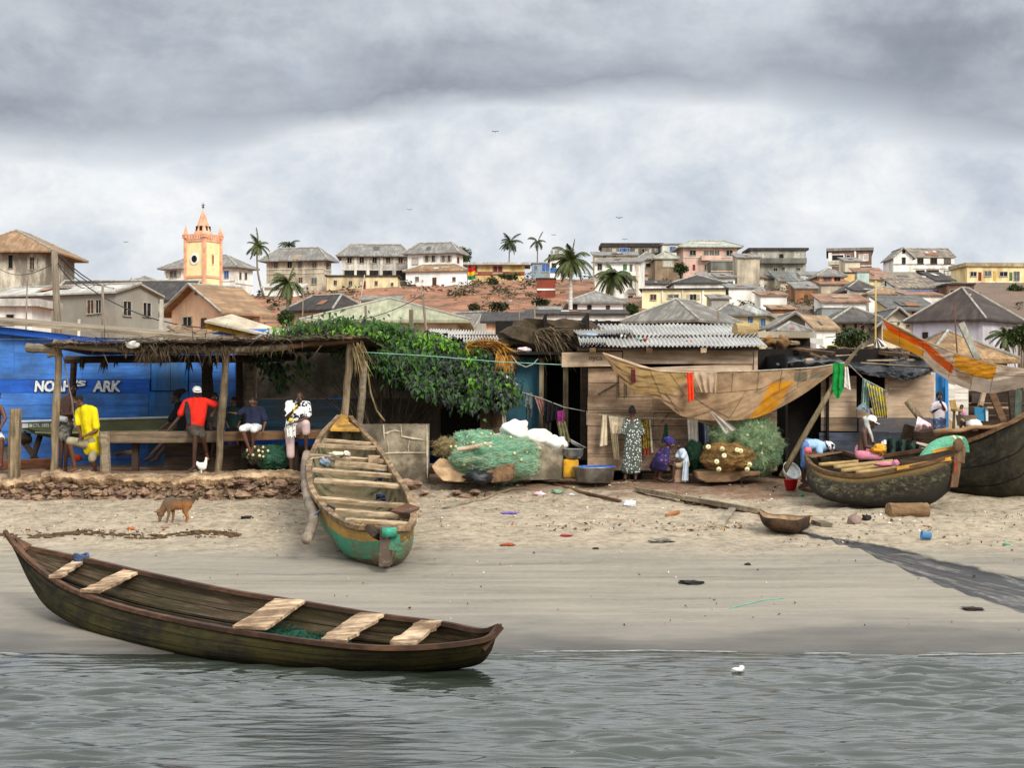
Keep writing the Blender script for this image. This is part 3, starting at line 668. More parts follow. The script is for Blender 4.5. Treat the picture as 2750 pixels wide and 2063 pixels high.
hs('tin_fence_hut', 'grey corrugated tin hut below the rust-streaked roof', 'D', 186, 805, 612, 908, 900, wallm('#8f9290', '#6d6f6d', .4), RG, rt='flat', D=3, ov=.1, ft=.06, cat='hut')
hs('tan_house', 'tan house with a dark hip roof right of the bright orange house', 'D', 214, 1050, 820, 766, 692, wallm('#b6a48c'), roofm('#575049', '#453f3a', .5), D=9, ov=.6, rl=3)
hs('brown_roof_cottage', 'white cottage with a brown gabled roof and a blue-grey window', 'D', 200, 1275, 985, 790, 744, WHC, RT, D=8, ov=.5, rl=3.2, wins=[(1092, 820, 1124, 851, 'b')])
hs('grey_slate_house', 'yellow-walled house under a broad weathered grey slate roof', 'D', 172, 1510, 1180, 915, 812, wallm('#dcc48c'), roofm('#6d6a64', '#54514c', .6), rt='shed', D=9, ov=.6, wins=[(1238, 926, 1276, 962, 'd'), (1320, 930, 1378, 968, 'r')])
hs('patched_roof_house', 'yellow-walled house under a patched grey and rust roof', 'D', 248, 1150, 950, 672, 590, WY, RRU, rt='shed', D=9, ov=.5)
hs('laundry_house', 'white house with bright blue washing hung along its wall', 'D', 225, 1540, 1210, 740, 665, WHC, roofm('#5d5952', '#a08c76', .5), rt='shed', D=9, ov=.4, bands=[(768, 806, PBLUE)])
hs('broken_roof_house', 'house with a caved-in patchwork roof below the white gable', 'D', 246, 1440, 1165, 690, 622, WBE, roofm('#a79884', '#6b5d50', .9), rt='shed', D=8, ov=.3)
hs('white_end_house', 'narrow white house with a dark pitched roof below the white gable', 'D', 238, 1622, 1545, 682, 625, WHC, RK, rt='shed', D=8, ov=.9, wins=[(1555, 745, 1575, 800, 'd')])
hs('brown_shack', 'brown patched shack below the yellow flat-roofed row', 'D', 220, 1815, 1605, 722, 712, WBR, RK, rt='flat', D=5, ov=.2, cat='shack', wins=[(1625, 762, 1660, 800, 'o')])
hs('lilac_hip_house', 'large lilac and white house under a huge dark hip roof', 'D', 128, 1885, 1330, 993, 748, WLI, roofm('#4f443e', '#3a322e', .35), s=2160, yaw=42, ov=.6, frame=FRD, wins=[(1412, 1102, 1450, 1154), (1550, 1099, 1588, 1150)], base=0.4)
hs('mossy_roof_house', 'low house with a broad mossy tin roof under the white bungalow', 'B', 175, 1330, 1010, 900, 868, WBE, roofm('#8d8a7c', '#6c6a5c', .6), rt='shed', D=5, ov=.3)
hs('ruined_wall', 'ruined brown block walls between the yellow row and the white bungalow', 'B', 262, 1470, 1330, 775, 768, WBR, roofm('#6b5240'), rt='flat', D=3, ov=.05, ft=.05, cat='ruin')
hs('retaining_wall', 'long low brown retaining wall across the red slope', 'B', 236, 1910, 1540, 880, 876, WBR, WBR, rt='flat', D=1, ov=.02, ft=.05, cat='wall')
hs('yellow_orange_shed', 'small orange-walled lean-to behind the bright orange house', 'D', 240, 870, 790, 632, 612, wallm('#e6bd78'), RK, rt='flat', D=4, ov=.1)
hs('mint_shed', 'pale mint shed under the brown and white loggia house', 'D', 242, 985, 892, 625, 606, wallm('#b9cfc4'), RG, rt='flat', D=4, ov=.1)
hs('thatch_house', 'tan palm-thatched house behind the sail of orange stripes', 'D', 62, 2080, 1500, 1310, 1092, wallm('#a58b66'), mat('old_thatch', '#b08f66', '#7c6244', sc=1.2, st=(8, 1, 8), rough=.95, bump=.6, bd=.05, dirt='#5f4a34', da=.5), D=7, ov=.4, rl=.6)

# small extra hillside houses that fill the gaps with roofs, each its own
for i, (x, y, wpx, Yd, wm, rm, lb) in enumerate([
    (2010, 690, 60, 236, WBE, RG, 'beige hut squeezed between the pink house and the mouldy concrete balcony house'),
    (2078, 792, 70, 200, WHC, RRU, 'white hut with patched rust roof beneath the mud-brown house'),
    (2105, 828, 60, 186, WBR, RB, 'mud hut with an orange tin roof above the grey cement gable'),
    (1640, 752, 55, 240, WC, RRU, 'cream hut with rubble roof under the arched-window house'),
    (1935, 800, 48, 196, WG, RG, 'grey hut at the end of the long yellow house'),
    (2290, 700, 40, 262, WC, RG, 'small cream hut below the brown and white loggia house'),
    (1925, 742, 90, 258, WC, RG, 'cream hut with a grey sloping roof under the mouldy concrete shell'),
    (1992, 772, 70, 214, WHC, RG, 'whitish hut wedged below the cream house with one blue window'),
    (2052, 748, 60, 250, WC, RK, 'cream hut with a black roof left of the bright orange house'),
    (2182, 738, 60, 256, WHC, RG, 'white hut tucked under the orange house roof line'),
    (2246, 762, 80, 226, WBE, RRU, 'beige hut with rust streaks right beside the bright orange house'),
    (2332, 780, 70, 206, WHC, RK, 'white hut with a black roof above the cottage with the blue-grey window'),
    (2424, 748, 70, 250, WBE, RG, 'beige hut below the lower storey of the white gable house'),
    (2484, 792, 90, 192, WHC, RRU, 'white hut with a rust roof above the grey slate roof'),
    (2542, 768, 60, 226, WC, RG, 'cream hut beside the brown patched shack'),
    (2604, 802, 80, 230, WBR, RG, 'brown hut behind the ridge of the huge dark hip roof'),
    (2668, 792, 80, 240, WHC, RG, 'white hut under the yellow row with red and green doors'),
    (2725, 800, 90, 235, WC, RB, 'cream hut with brown roof at the picture edge under the yellow row'),
    (1960, 832, 70, 168, WHC, RG, 'white hut behind the yellow house with blue windows'),
    (1700, 737, 80, 256, WBE, RRU, 'beige hut by the red fence under the brown mud-walled house'),
    (1762, 762, 60, 238, WHC, RK, 'white hut with black roof above the dark hip roof of the attic house'),
    (2132, 852, 60, 166, WC, RT, 'cream hut with tan roof behind the grey cement gable'),
    (1090, 858, 70, 140, WC, RG, 'cream hut peeping over the pale green roof'),
    (890, 838, 60, 200, WBE, RRU, 'beige hut with rusty roof under the yellow row of rooms'),
    (1250, 858, 80, 150, WBR, RRU, 'brown hut with rusty roof beside the grey gabled shed'),
    (1480, 832, 60, 190, WHC, RG, 'small white hut at the foot of the bare red slope'),
    (1600, 905, 50, 112, WG, RK, 'dark lean-to hut touching the big striped tin roof')]):
    c = P(x, y, Yd)
    hs('hillside_hut', lb, 'X', Yd, x+wpx/2, x-wpx/2, y, y-9, wm, rm, rt='shed', D=5, ov=.3, cat='hut')

# ---------------------------------------------------------------- church tower
YEL, ORA = mat('church_yellow', '#f4e2b0', '#ead49a', sc=.6, rough=.9, dirt='#cfb478', da=.15), mat('church_orange', '#e6b596', '#d79c78', sc=.7, rough=.9, dirt='#a86a48', da=.2)
Yc = 250; cc = W('A', 1735, 690, Yc); ht = math.radians(29)
wd = abs(solve(V((cc.x, cc.y, 0)), V((-math.cos(ht), math.sin(ht), 0)), 520*0+CROP['A'][0]+1576/3.16))
zA = lambda y: CZ-((520+y/3.16)-HY)/F*Yc
zb = 12.
ch = thing('church_tower', 'yellow church tower with orange corners, pinnacles and a pointed spire', 'church', (cc.x, cc.y, zb), rz=-ht)
# local frame: corner at origin, x from -wd..0 along the front, y 0..wd back
q = MB(); q.box((-wd/2, wd/2, (zA(385)-zb)/2), (wd, wd, zA(385)-zb)); q.build('tower_wall', YEL, ch, local=True)
for a, b in ((0, 0), (-wd, 0), (0, wd), (-wd, wd)):
    q = MB(); q.box((a, b, (zA(372)-zb)/2), (.5, .5, zA(372)-zb)); q.build('corner_pilaster', ORA, ch, local=True)
    q = MB(); q.box((a, b, (zA(372)+zA(345))/2-zb+.1), (.85, .85, (zA(340)-zA(372)))); q.lathe([(.62, zA(345)-zb), (.55, zA(330)-zb), (.02, zA(258)-zb)], (a, b, 0), 4); q.build('pinnacle', ORA, ch, local=True)
q = MB()
for y, t_ in ((392, .35), (700, .4)):
    for a, b, dx, dy in ((-wd/2, 0, wd, .3), (0, wd/2, .3, wd), (-wd/2, wd, wd, .3), (-wd, wd/2, .3, wd)): q.box((a, b, zA(y)-zb), (dx-.7 if dx > 1 else dx, dy-.7 if dy > 1 else dy, t_))
q.build('string_course', ORA, ch, local=True)
q = MB(); n = 7
for k in range(n):
    u = (k+.5)/n*wd
    for a, b in ((-u, 0), (0, u), (-u, wd), (-wd, u)): q.box((a, b, zA(360)-zb), (.42, .42, .9))
q.box((-wd/2, wd/2, zA(378)-zb), (wd+.2, wd+.2, .5)); q.build('battlement', ORA, ch, local=True)
sp = MB(); r0 = wd*.46; z0, z1 = zA(360)-zb, zA(110)-zb
r0 = wd*.40; z0 = zA(345)-zb; sp.lathe([(r0, z0), (r0*.95, z0+(z1-z0)*.06), (r0*.5, z0+(z1-z0)*.5), (.04, z1)], (-wd/2, wd/2, 0), 8); spo = sp.build('spire', ORA, ch, local=True)
fx = MB(); fx.tube([(-wd/2, wd/2, z1-.2), (-wd/2, wd/2, zA(60)-zb)], .06, 6); fx.box((-wd/2, wd/2, zA(78)-zb), (.7, .1, .12)); fx.ball((-wd/2, wd/2, zA(95)-zb), .2); fx.build('finial', PBRN, spo, local=True)
for k in (3, 5, 6, 7, 0):
    an = 2*pi*(k+.5)/8; rr = r0*.68; q = MB(); q.box((-wd/2+math.cos(an)*rr, wd/2+math.sin(an)*rr, z0+(z1-z0)*.22), (.3, .45, 1.2), Matrix.Rotation(an, 3, 'Z')); q.build('lucarne', PANE, spo, local=True)
ax = Matrix.Rotation(pi/2, 3, 'X')
q = MB(); zc = zA(550)-zb; q.lathe([(.62, -.02), (.62, .12), (.95, .12), (.95, -.02)], (-wd*.52, -.02, zc), 20, axis=ax); rw = q.build('round_window', WHC, ch, local=True)
q = MB(); q.lathe([(0, .06), (.62, .06)], (-wd*.52, -.02, zc), 20, axis=ax); q.build('pane', PANE, rw, local=True)
q = MB(); q.box((.04, wd*.5, zc), (.12, .5, 1.9)); lw_ = q.build('slit_window', ORA, ch, local=True)
q = MB(); q.box((.08, wd*.5, zc), (.12, .22, 1.4)); q.build('pane', PANE, lw_, local=True)

# ---------------------------------------------------------------- palms and trees
LEAF = {}
def leafmat(k, c1, c2, isl=.35, trans=.25):
    return mat('leaf_'+k, c1, c2, sc=.6, rough=.55, bump=0, island=isl, spec=.35, trans=trans)
PALM = leafmat('palm', (.055, .085, .022), (.10, .11, .035), .4)
PALMD = leafmat('palm_dark', (.03, .05, .02), (.06, .075, .03), .4)
TRUNK = mat('palm_trunk', '#8a7d6a', '#5d5245', sc=3, st=(1, 1, 4), rough=.9)
TRUNKW = mat('pale_trunk', '#d8d2c6', '#a8a092', sc=2, st=(1, 1, 4), rough=.9)
def palm(label, cr, crown, foot, Y, r, lean=.0, nf=17, lw=.07, tw=.16, leaf=PALM, mid=None, tmat=TRUNK, wind=.25):
    a = W(cr, crown[0], crown[1], Y); b = W(cr, foot[0], foot[1], Y); b.z = min(b.z, zt(b.x, b.y)-.2) if Y > 90 else b.z
    T = thing('palm_tree', label, 'palm tree', b, 'palms among the houses')
    pts = [lerp(b, a, k/8)+V((lean*math.sin(pi*k/8), 0, 0)) for k in range(9)]
    q = MB(); q.tube(pts, [tw*(1.35-.7*k/8) for k in range(9)], 8); q.build('trunk', tmat, T, smooth=True)
    q = MB()
    nf = int(nf*1.35)
    for i in range(nf):
        an = 2.39996*i+R.uniform(-.5, .5); up = 1.1-1.9*(i/nf)**1.1+R.uniform(-.4, .4); L = r*R.uniform(.85, 1.55)*(1 if up > -.3 else .85)
        d0 = V((math.cos(an)*math.cos(up), math.sin(an)*math.cos(up), math.sin(up)))
        n = 12; p = a.copy(); prev = p; dd = d0.copy(); side = V((-math.sin(an), math.cos(an), 0)); rach = [p.copy()]
        for k in range(n):
            dd = (dd+V((-wind*.12, 0, -.135-.02*k/n))).normalized(); q0 = p.copy(); p = p+dd*L/n; rach.append(p.copy())
            ll = L*.30*math.sin(pi*min(.96, (k+1.2)/(n+1.2)))**.7
            for sgn in (-1, 1):
                for sub in (0, .5):
                    c0 = lerp(q0, p, sub); dirn = (side*sgn*.8+dd*.55+V((-wind*.3, 0, -.55-R.random()*.3))).normalized()
                    wv = dd*(lw*r*.62)
                    q.add([c0-wv, c0+wv, c0+dirn*ll*R.uniform(.8, 1.1)], [(0, 1, 2)])
        q.tube(rach, [.03*r*.5]*len(rach), 4)
    q.build('crown', leaf, T)
    return T
palm('wind-bent slender palm rising beside the weathered beige house', 'B', (130, 445), (190, 850), 245, 2.2, lean=-.5)
palm('palm top showing above the roof of the weathered beige house', 'B', (400, 432), (400, 560), 305, 1.9, nf=15, leaf=PALMD)
palm('drooping yellowish palm standing below the weathered beige house', 'B', (385, 760), (392, 1100), 150, 1.75, nf=20)
palm('taller of the two dark palms against the sky, broken frond on top', 'C', (215, 415), (208, 572), 335, 2.5, leaf=PALMD)
palm('smaller of the two dark palms against the sky', 'C', (455, 408), (448, 585), 335, 1.9, leaf=PALMD, nf=15)
palm('big windswept palm with a whitewashed lower trunk', 'C', (738, 565), (728, 1120), 140, 1.95, nf=24, tmat=TRUNKW, tw=.2, wind=.1)
palm('broad bushy palm in front of the tall white balcony house', 'C', (1105, 690), (1010, 900), 170, 2.35, nf=30, wind=-.1)
palm('low young palm below the white end of the lilac house', 'D', (2055, 1125), (2090, 1260), 72, .85, nf=12, lw=.08, tw=.07)
def tree(name, label, cat, c, rad, foot, n, L, mats, tr=.12, group=None, clumps=14, flat=.2, seed=1):
    c = V(c); rad = V(rad); rr = random.Random(seed)
    T = thing(name, label, cat, foot, group)
    q = MB(); f = V(foot)
    cl = []
    for i in range(clumps):
        d = V((rr.gauss(0, 1), rr.gauss(0, 1), rr.gauss(0, 1))).normalized()*rr.uniform(.35, .85)
        cl.append((c+V((d.x*rad.x, d.y*rad.y, d.z*rad.z)), rr.uniform(.3, .48)))
    for (p, s) in cl[:max(4, clumps//2)]:
        m_ = lerp(f, p, .5)+V((0, 0, .15*rad.z)); q.tube([f, m_, p], [tr, tr*.6, tr*.15], 6)
    q.build('trunk', mat('bark', '#6b5b4a', '#463a2e', sc=5, rough=.95), T, smooth=True)
    q = MB()
    for i in range(n):
        p, s = cl[rr.randrange(len(cl))]
        d = V((rr.gauss(0, 1), rr.gauss(0, 1), rr.gauss(0, 1))).normalized()*s*rr.uniform(.55, 1.05)
        x = p+V((d.x*rad.x, d.y*rad.y, d.z*rad.z))
        dr = V((rr.uniform(-1, 1), rr.uniform(-1, 1), rr.uniform(-.9, .5)))
        q.leaf(x, dr, V((rr.uniform(-.3, .3), rr.uniform(-.3, .3), 1)), L*rr.uniform(.7, 1.2), L*.28, m=rr.randrange(len(mats)))
    q.build('crown', mats, T)
    return T
BUSH = [leafmat('bush_a', (.035, .06, .018), (.055, .08, .025)), leafmat('bush_b', (.06, .095, .025), (.09, .12, .035))]
BUSHR = [leafmat('bush_c', (.05, .06, .025), (.08, .075, .035)), leafmat('bush_d', (.06, .05, .03), (.05, .07, .02))]
def shrub(label, cr, x, y, rx, ry, Y, n, L, mats=BUSH, seed=1, name='shrub', cat='shrub', group=None):
    c = W(cr, x, y, Y); s = CROP[cr][2]*F/Y; r = V((rx/s, rx/s*.8, ry/s))
    return tree(name, label, cat, c, r, (c.x, c.y, min(c.z-r.z, zt(c.x, c.y))), n, L, mats, seed=seed, group=group, tr=.05*r.x+.03)
shrub('dark leafy tree behind the white annex at the skyline', 'B', 1890, 520, 62, 85, 315, 900, .55, seed=3, name='leafy_tree', cat='tree')
shrub('round dark green bush in front of the long beige house', 'D', 850, 1140, 150, 85, 78, 3200, .2, seed=4)
shrub('dense dark tree beside the white end of the lilac house', 'D', 2195, 1130, 95, 120, 66, 2600, .2, seed=5, name='leafy_tree', cat='tree')
shrub('small green tree growing by the red fence under the pink house', 'C', 1675, 640, 70, 60, 262, 900, .5, seed=6, name='leafy_tree', cat='tree')
shrub('dark shrub hugging the tall white balcony house', 'C', 1262, 975, 65, 55, 165, 800, .4, seed=7)
shrub('scrubby bush on the red slope above the pale green roof', 'B', 1965, 960, 55, 35, 190, 500, .4, mats=BUSHR, seed=8)
shrub('greyish scrub on the red slope above the whitewashed row', 'C', 120, 950, 85, 45, 188, 700, .45, mats=BUSHR, seed=9)
shrub('dry scrub line at the foot of the bare red slope', 'C', 480, 915, 75, 30, 200, 600, .45, mats=BUSHR, seed=10)
shrub('weedy patch beneath the low yellow hilltop house', 'C', 215, 700, 110, 26, 285, 700, .5, mats=BUSH, seed=11)
shrub('grey-green thorny bush beside the flag on the hill', 'B', 2130, 760, 60, 70, 265, 500, .5, mats=BUSHR, seed=12)
shrub('green shrub on the roofs near the yellow-walled patched house', 'D', 1165, 715, 50, 35, 232, 500, .45, seed=13)
shrub('dark hedge between the peach gable and the black-roofed house', 'B', 370, 1050, 68, 70, 140, 900, .35, seed=14)
shrub('green bush behind the huge dark hip roof', 'D', 2140, 745, 60, 28, 240, 500, .45, seed=15)
# flag, utility poles and wires
POLE = mat('pole_wood', '#8c7f6c', '#5e5346', sc=2, st=(6, 6, .6), rough=.92, bump=.5)
POLEC = mat('pole_pale', '#c9c2b0', '#9b9382', sc=2, rough=.9)
BAMB = mat('bamboo', '#c8a866', '#9a7f48', sc=2, st=(4, 4, 1), rough=.7)
fl = thing('flag', 'red, gold and green flag hanging beside the white bungalow', 'flag', W('B', 1912, 845, 262))
q = MB(); q.tube([W('B', 1912, 845, 262), W('B', 1912, 600, 262)], .07, 6); q.build('pole', POLE, fl)
q = MB()
for i, (ya, yb) in enumerate(((622, 662), (662, 694), (694, 728))):
    q.grid(lambda u, v, ya=ya, yb=yb: W('B', 1916+64*u, lerp(ya, yb, v)+6*math.sin(u*5), 262+.25*math.sin(u*9)), 8, 2, m=i)
q.build('cloth', [mat('flag_red', '#b5281f'), mat('flag_gold', '#e0b31e'), mat('flag_green', '#2c7a4f')], fl)
def upole(label, cr, top, foot, Y, r, mt=POLE, arms=(), name='utility_pole', cat='pole', sq=0):
    a, b = W(cr, *top, Y), W(cr, *foot, Y); d_ = (a-b); g_ = zt(b.x, b.y)-.3; b = b-d_*max(0, (b.z-g_)/d_.z)
    T = thing(name, label, cat, b)
    q = MB(); q.tube([b, lerp(b, a, .33)+V((r*.2, 0, 0)), lerp(b, a, .66), a], [r*1.1, r*1.05, r*.95, r*.85], 4 if sq else 9, jit=.05); q.build('shaft', mt, T, smooth=not sq)
    for (x1, y1, x2, y2) in arms:
        q = MB(); q.beam(W(cr, x1, y1, Y-r*1.2), W(cr, x2, y2, Y-r*1.2), r*.6, r*.8); q.build('crossarm', mt, T)
    return a
upole('thick weathered utility pole beside the grey block house', 'A', (462, 488), (488, 1110), 62, 0.159, arms=())
upole('thin rusty pole in front of the small white lean-to', 'A', (231, 735), (222, 1090), 75, 0.037)
upole('slim wooden post against the grey wall with the louvred window', 'A', (872, 780), (872, 1150), 55, 0.053)
upole('short stub post next to the slim post on the blue roof', 'A', (906, 1040), (908, 1155), 50, 0.074)
upole('white square concrete post beside the grey block house', 'A', (1372, 898), (1370, 1205), 48, 0.090, POLEC, sq=1)
upole('tiny white post standing on the blue roof edge', 'A', (672, 1066), (670, 1130), 52, 0.058, POLEC)
upole('telegraph pole in front of the pale green roof', 'B', (1530, 830), (1560, 1150), 70, 0.064, arms=[(1400, 905, 1560, 850)])
upole('square timber stump poking up through the bush top', 'B', (1435, 985), (1435, 1160), 40, 0.095, sq=1)
upole('short timber post before the pale green roof', 'B', (1048, 950), (1050, 1060), 60, 0.058)
upole('thin grey post by the black-roofed house', 'B', (520, 830), (512, 1120), 100, 0.048)
upole('bamboo mast rising behind the black plastic roof', 'D', (1038, 690), (1035, 1240), 44, 0.029, BAMB, name='mast', cat='mast')
upole('thin rusted mast in front of the lilac house', 'D', (1654, 812), (1680, 1225), 48, 0.024, mat('rust_iron', '#6e4a38', '#4a3026', sc=4), name='mast', cat='mast')
upole('short greenish post behind the corrugated roof', 'C', (1985, 992), (1988, 1105), 60, 0.058)
upole('pale thin post in front of the whitewashed row', 'C', (430, 925), (430, 1120), 90, 0.053)
upole('thin leaning pole by the peach house', 'C', (295, 940), (305, 1190), 80, 0.032)
upole('white pole below the yellow row on the hill', 'B', (1040, 690), (1005, 915), 200, 0.064, POLEC)
WIRE = mat('wire_black', (.02, .02, .02), rough=.6, bump=0)
def wire(label, a, b, sag, r=.018, m=WIRE, n=12, name='cable', cat='cable'):
    q = MB(); q.tube([lerp(a, b, k/n)-V((0, 0, sag*4*(k/n)*(1-k/n))) for k in range(n+1)], r, 4); solo(q, name, label, cat, m)
wire('topmost cable running down from the thick utility pole to the black roof', W('A', 490, 512, 62), W('A', 1120, 715, 150), 1.2, .03)
wire('second cable running down from the thick utility pole', W('A', 490, 520, 62), W('A', 960, 740, 130), .8, .028)
wire('cable sagging from the thick utility pole across the peach gable', W('A', 490, 590, 62), W('A', 2205, 1130, 44), .9, .022)
wire('lowest cable dropping steeply from the thick utility pole', W('A', 490, 600, 62), W('A', 830, 742, 120), .8, .026)
wire('service wire between the tall stained house and the thick utility pole', W('A', 0, 640, 90), W('A', 440, 598, 62), .4, .02)
wire('wire running from the telegraph pole along the pale green roof', W('B', 1535, 860, 70), W('B', 380, 990, 80), .9, .018)
wire('wire strung from the bamboo mast over the black plastic roof', W('D', 1030, 965, 44), W('D', 640, 1140, 40), .15, .012)
# gulls
BIRD = mat('gull', (.05, .05, .055), rough=.7, bump=0)
rr = random.Random(31); q = MB()
for k in range(520):
    X_ = rr.uniform(-75, 75); Y_ = rr.uniform(165, 300)
    if noise.noise(V((X_*.05, Y_*.05, 8))) < -.05: continue
    c = V((X_, Y_, zt(X_, Y_))); s_ = rr.uniform(.3, 1.5)
    for j in range(30):
        q.leaf(c+V((rr.gauss(0, .6)*s_, rr.gauss(0, .6)*s_, rr.uniform(0, .7)*s_)), V((rr.uniform(-1, 1), rr.uniform(-1, 1), rr.uniform(-.3, 1))), V((0, 0, 1)), .5*s_, .15*s_, rr.randrange(2))
m2 = MB()
for k in range(700):
    X_ = rr.uniform(-60, 60); Y_ = rr.uniform(170, 300)
    if noise.noise(V((X_*.09, Y_*.06, 3))) < .0: continue
    c = V((X_, Y_, zt(X_, Y_)+.05)); s_ = rr.uniform(.08, .45); m2.box(c, (s_*2, s_, s_), Matrix.Rotation(rr.uniform(0, 3), 3, 'Z'), rr.choice((0, 0, 1, 2)), j=s_*.2)
tag(m2.build('hill_rubble', [STONEH, PATCH[1], PATCH[0]]), 'scattered rubble and rubbish on the red slope', 'rubble', None, 'stuff')
tag(q.build('hill_scrub', BUSHR), 'dry scrub dotted over the red slope', 'scrub', None, 'stuff')
for i, (x, y, s_, lb) in enumerate(((1100, 563, 3, 'dark bird gliding high over the white annex'), (1663, 585, 4, 'dark bird over the big windswept palm'), (1330, 353, 4, 'lone bird high in front of the storm cloud'), (338, 650, 3, 'bird flying near the church spire'), (1487, 631, 3, 'small bird just above the dark palms'), (1678, 643, 3, 'small bird over the long sooty house'))):
    c = P(x, y, 180); q = MB(); k = s_*180/F
    q.ball(c, (k*.5, k*1.1, k*.4), 8, 5)
    for sg in (-1, 1): q.add([c, c+V((sg*k*1.6, .2*k, k*.7)), c+V((sg*k*2.6, -.1*k, k*.1)), c+V((sg*k*1.2, -.8*k, k*.2))], [(0, 1, 2, 3)])
    solo(q, 'bird', lb, 'bird', BIRD, 'birds in the sky')
# ================================================================ huts along the beach
def plate(mb, cr, pts, Y, th=.03, m=None, j=0):
    dy = R.uniform(-j, j) if j else 0
    vs = [W(cr, p[0], p[1], (p[2] if len(p) > 2 else Y)+dy) for p in pts]; n = len(vs)
    bk = [v+V((0, th, 0)) for v in vs]
    area = sum(vs[i].x*vs[(i+1) % n].z-vs[(i+1) % n].x*vs[i].z for i in range(n))
    if area < 0: vs.reverse(); bk.reverse()
    mb.add(vs+bk, [tuple(range(n)), tuple(range(2*n-1, n-1, -1))]+[(i, n+i, n+(i+1) % n, (i+1) % n) for i in range(n)], m)
def boards(mb, cr, x0, x1, ys, Y, th=.03, j=.012, split=.35, gap=3.6, mids=()):
    for ya, yb in zip(ys, ys[1:]):
        cuts = [x0]
        if R.random() < split: cuts.append(lerp(x0, x1, R.uniform(.25, .75)))
        cuts.append(x1)
        for a, b in zip(cuts, cuts[1:]):
            k = lambda: R.uniform(-gap*.5, gap*.5)
            plate(mb, cr, [(a+gap*.4, ya+gap+k()), (b-gap*.4, ya+gap+k()), (b-gap*.4, yb+k()), (a+gap*.4, yb+k())], Y, th, j=j)
def corr(mb, TL, TR, BL, BR, n, amp=.028, m=None, nv=1, jz=0):
    nn = (TR-TL).cross(BL-TL).normalized()
    if nn.z < 0: nn = -nn
    mb.grid(lambda u, v: lerp(lerp(TL, TR, u), lerp(BL, BR, u), v)+nn*(amp*math.sin(2*pi*n*u)+jz*noise.noise(V((u*6, v*3, n)))), n*8, nv, m)
WOODG = wood('wood_grey', '#a3937a', '#6f6250', 0)
WOODP = wood('wood_post', '#9c8a6c', '#5f503c', 2)
WOODD = wood('wood_dark', '#4a3a2c', '#2a2019', 0)
WOODB = wood('wood_brown', '#7a5c40', '#4e3a29', 0)
PLANK = wood('wood_plank_tan', '#b0967c', '#856c54', 0, island=.16, da=.5, ds=1.3)
PLANKL = wood('wood_plank_light', '#c8b097', '#a28a70', 0, island=.12, da=.3)
BLUEP = wood('blue_paint', '#4d84cf', '#386cb8', 0, island=.16, dirt='#3a5478', da=.5, ds=1.1)
BLUED = wood('blue_paint_deep', '#2c62c0', '#2353a8', 0, island=.05, dirt='#1b3768', da=.3)
BLUEL = wood('blue_paint_worn', '#3373b8', '#28598f', 2, island=.08, dirt='#4a5a66', da=.4)
TEAL = mat('teal_paint', '#3f7080', '#2f5868', sc=2, st=(3, 3, .5), rough=.75, dirt='#28404a', da=.5)
CORR = mat('corrugated_pale', '#b9b7b1', '#9c9992', sc=1.3, rough=.7, bump=.1, dirt='#8f8982', da=.1, ds=1.1, dst=(1, .5, 1))
CORRD = mat('corrugated_dark', '#77736b', '#4f4b45', sc=1.3, rough=.8, bump=.15, dirt='#3a322b', da=.5, ds=1.5)
THATCH = mat('thatch', '#6a5943', '#30281e', sc=4, rough=.95, island=.4, bump=0)
THATCHL = mat('thatch_pale', '#94805a', '#5f4e34', sc=4, rough=.95, island=.35, bump=0)
BLACKP = mat('black_plastic', (.012, .013, .015), (.028, .029, .032), sc=3, rough=.42, bump=.4, bd=.03, spec=.3)
STONEG = mat('block_grey', '#a0937c', '#776c5b', sc=3, rough=.95, bump=.5, bd=.02, dirt='#4c4438', da=.6, ds=1.6)
def blades(mb, c, d, L, w, sag=.3):
    d = V(d).normalized(); sd = d.cross(V((R.uniform(-.5, .5), R.uniform(-.5, .5), 1))).normalized()*w; c = V(c)
    p1 = c+d*L*.5-V((0, 0, sag*L*.12)); p2 = c+d*L-V((0, 0, sag*L*.5))
    mb.add([c-sd, c+sd, p1+sd*.8, p1-sd*.8, p2], [(0, 1, 2, 3), (3, 2, 4)])
def rope(label, pts, r=.012, m=None, name='rope', cat='rope', group=None):
    q = MB(); q.tube(pts, r, 5); return solo(q, name, label, cat, m or mat('rope_pale', '#b7b3a0', '#8d8978', sc=20, rough=.9), group)
def post(label, cr, top, foot, Y, w, mt=None, name='timber_post', tilt=0, j=.02, group=None, Y2=None):
    a, b = W(cr, *top, Y2 or Y), W(cr, *foot, Y); b.z -= .15
    q = MB(); n = 5; pts = [lerp(b, a, k/n)+V((R.uniform(-j, j), 0, 0)) for k in range(n+1)]
    q.tube(pts, [w*.5*R.uniform(.93, 1.07) for _ in pts], 9, jit=.06)
    return solo(q, name, label, 'post', mt or WOODP, group, smooth=False)

# ---- blue timber shack with painted name
Y = 36.5
T = thing('blue_shack', 'long bright blue timber shack with a painted white name', 'shack', W('E', 800, 1250, Y+1.2))
ftop = lambda x: 30+x*.118
q = MB(); ys = [-90, 20, 130, 245, 355, 470]
for ya, yb in zip(ys, ys[1:]):
    for xa, xb in ((-500, 120), (120, 700), (700, 1278)):
        l, r_ = max(ya, ftop(xa)), max(ya, ftop(xb))
        if l > yb-8 and r_ > yb-8: continue
        plate(q, 'E', [(xa+1, min(l+1, yb-4)), (xb-1, min(r_+1, yb-4)), (xb-1, yb), (xa+1, yb)], Y, .03, j=.006)
boards(q, 'E', -500, 1262, [585, 690, 800, 915, 1030, 1150, 1250], Y, split=.8)
q.build('blue_siding', BLUEP, T)
q = MB(); boards(q, 'E', -500, 1270, [470, 585], Y, split=0); q.build('name_board', BLUED, T)
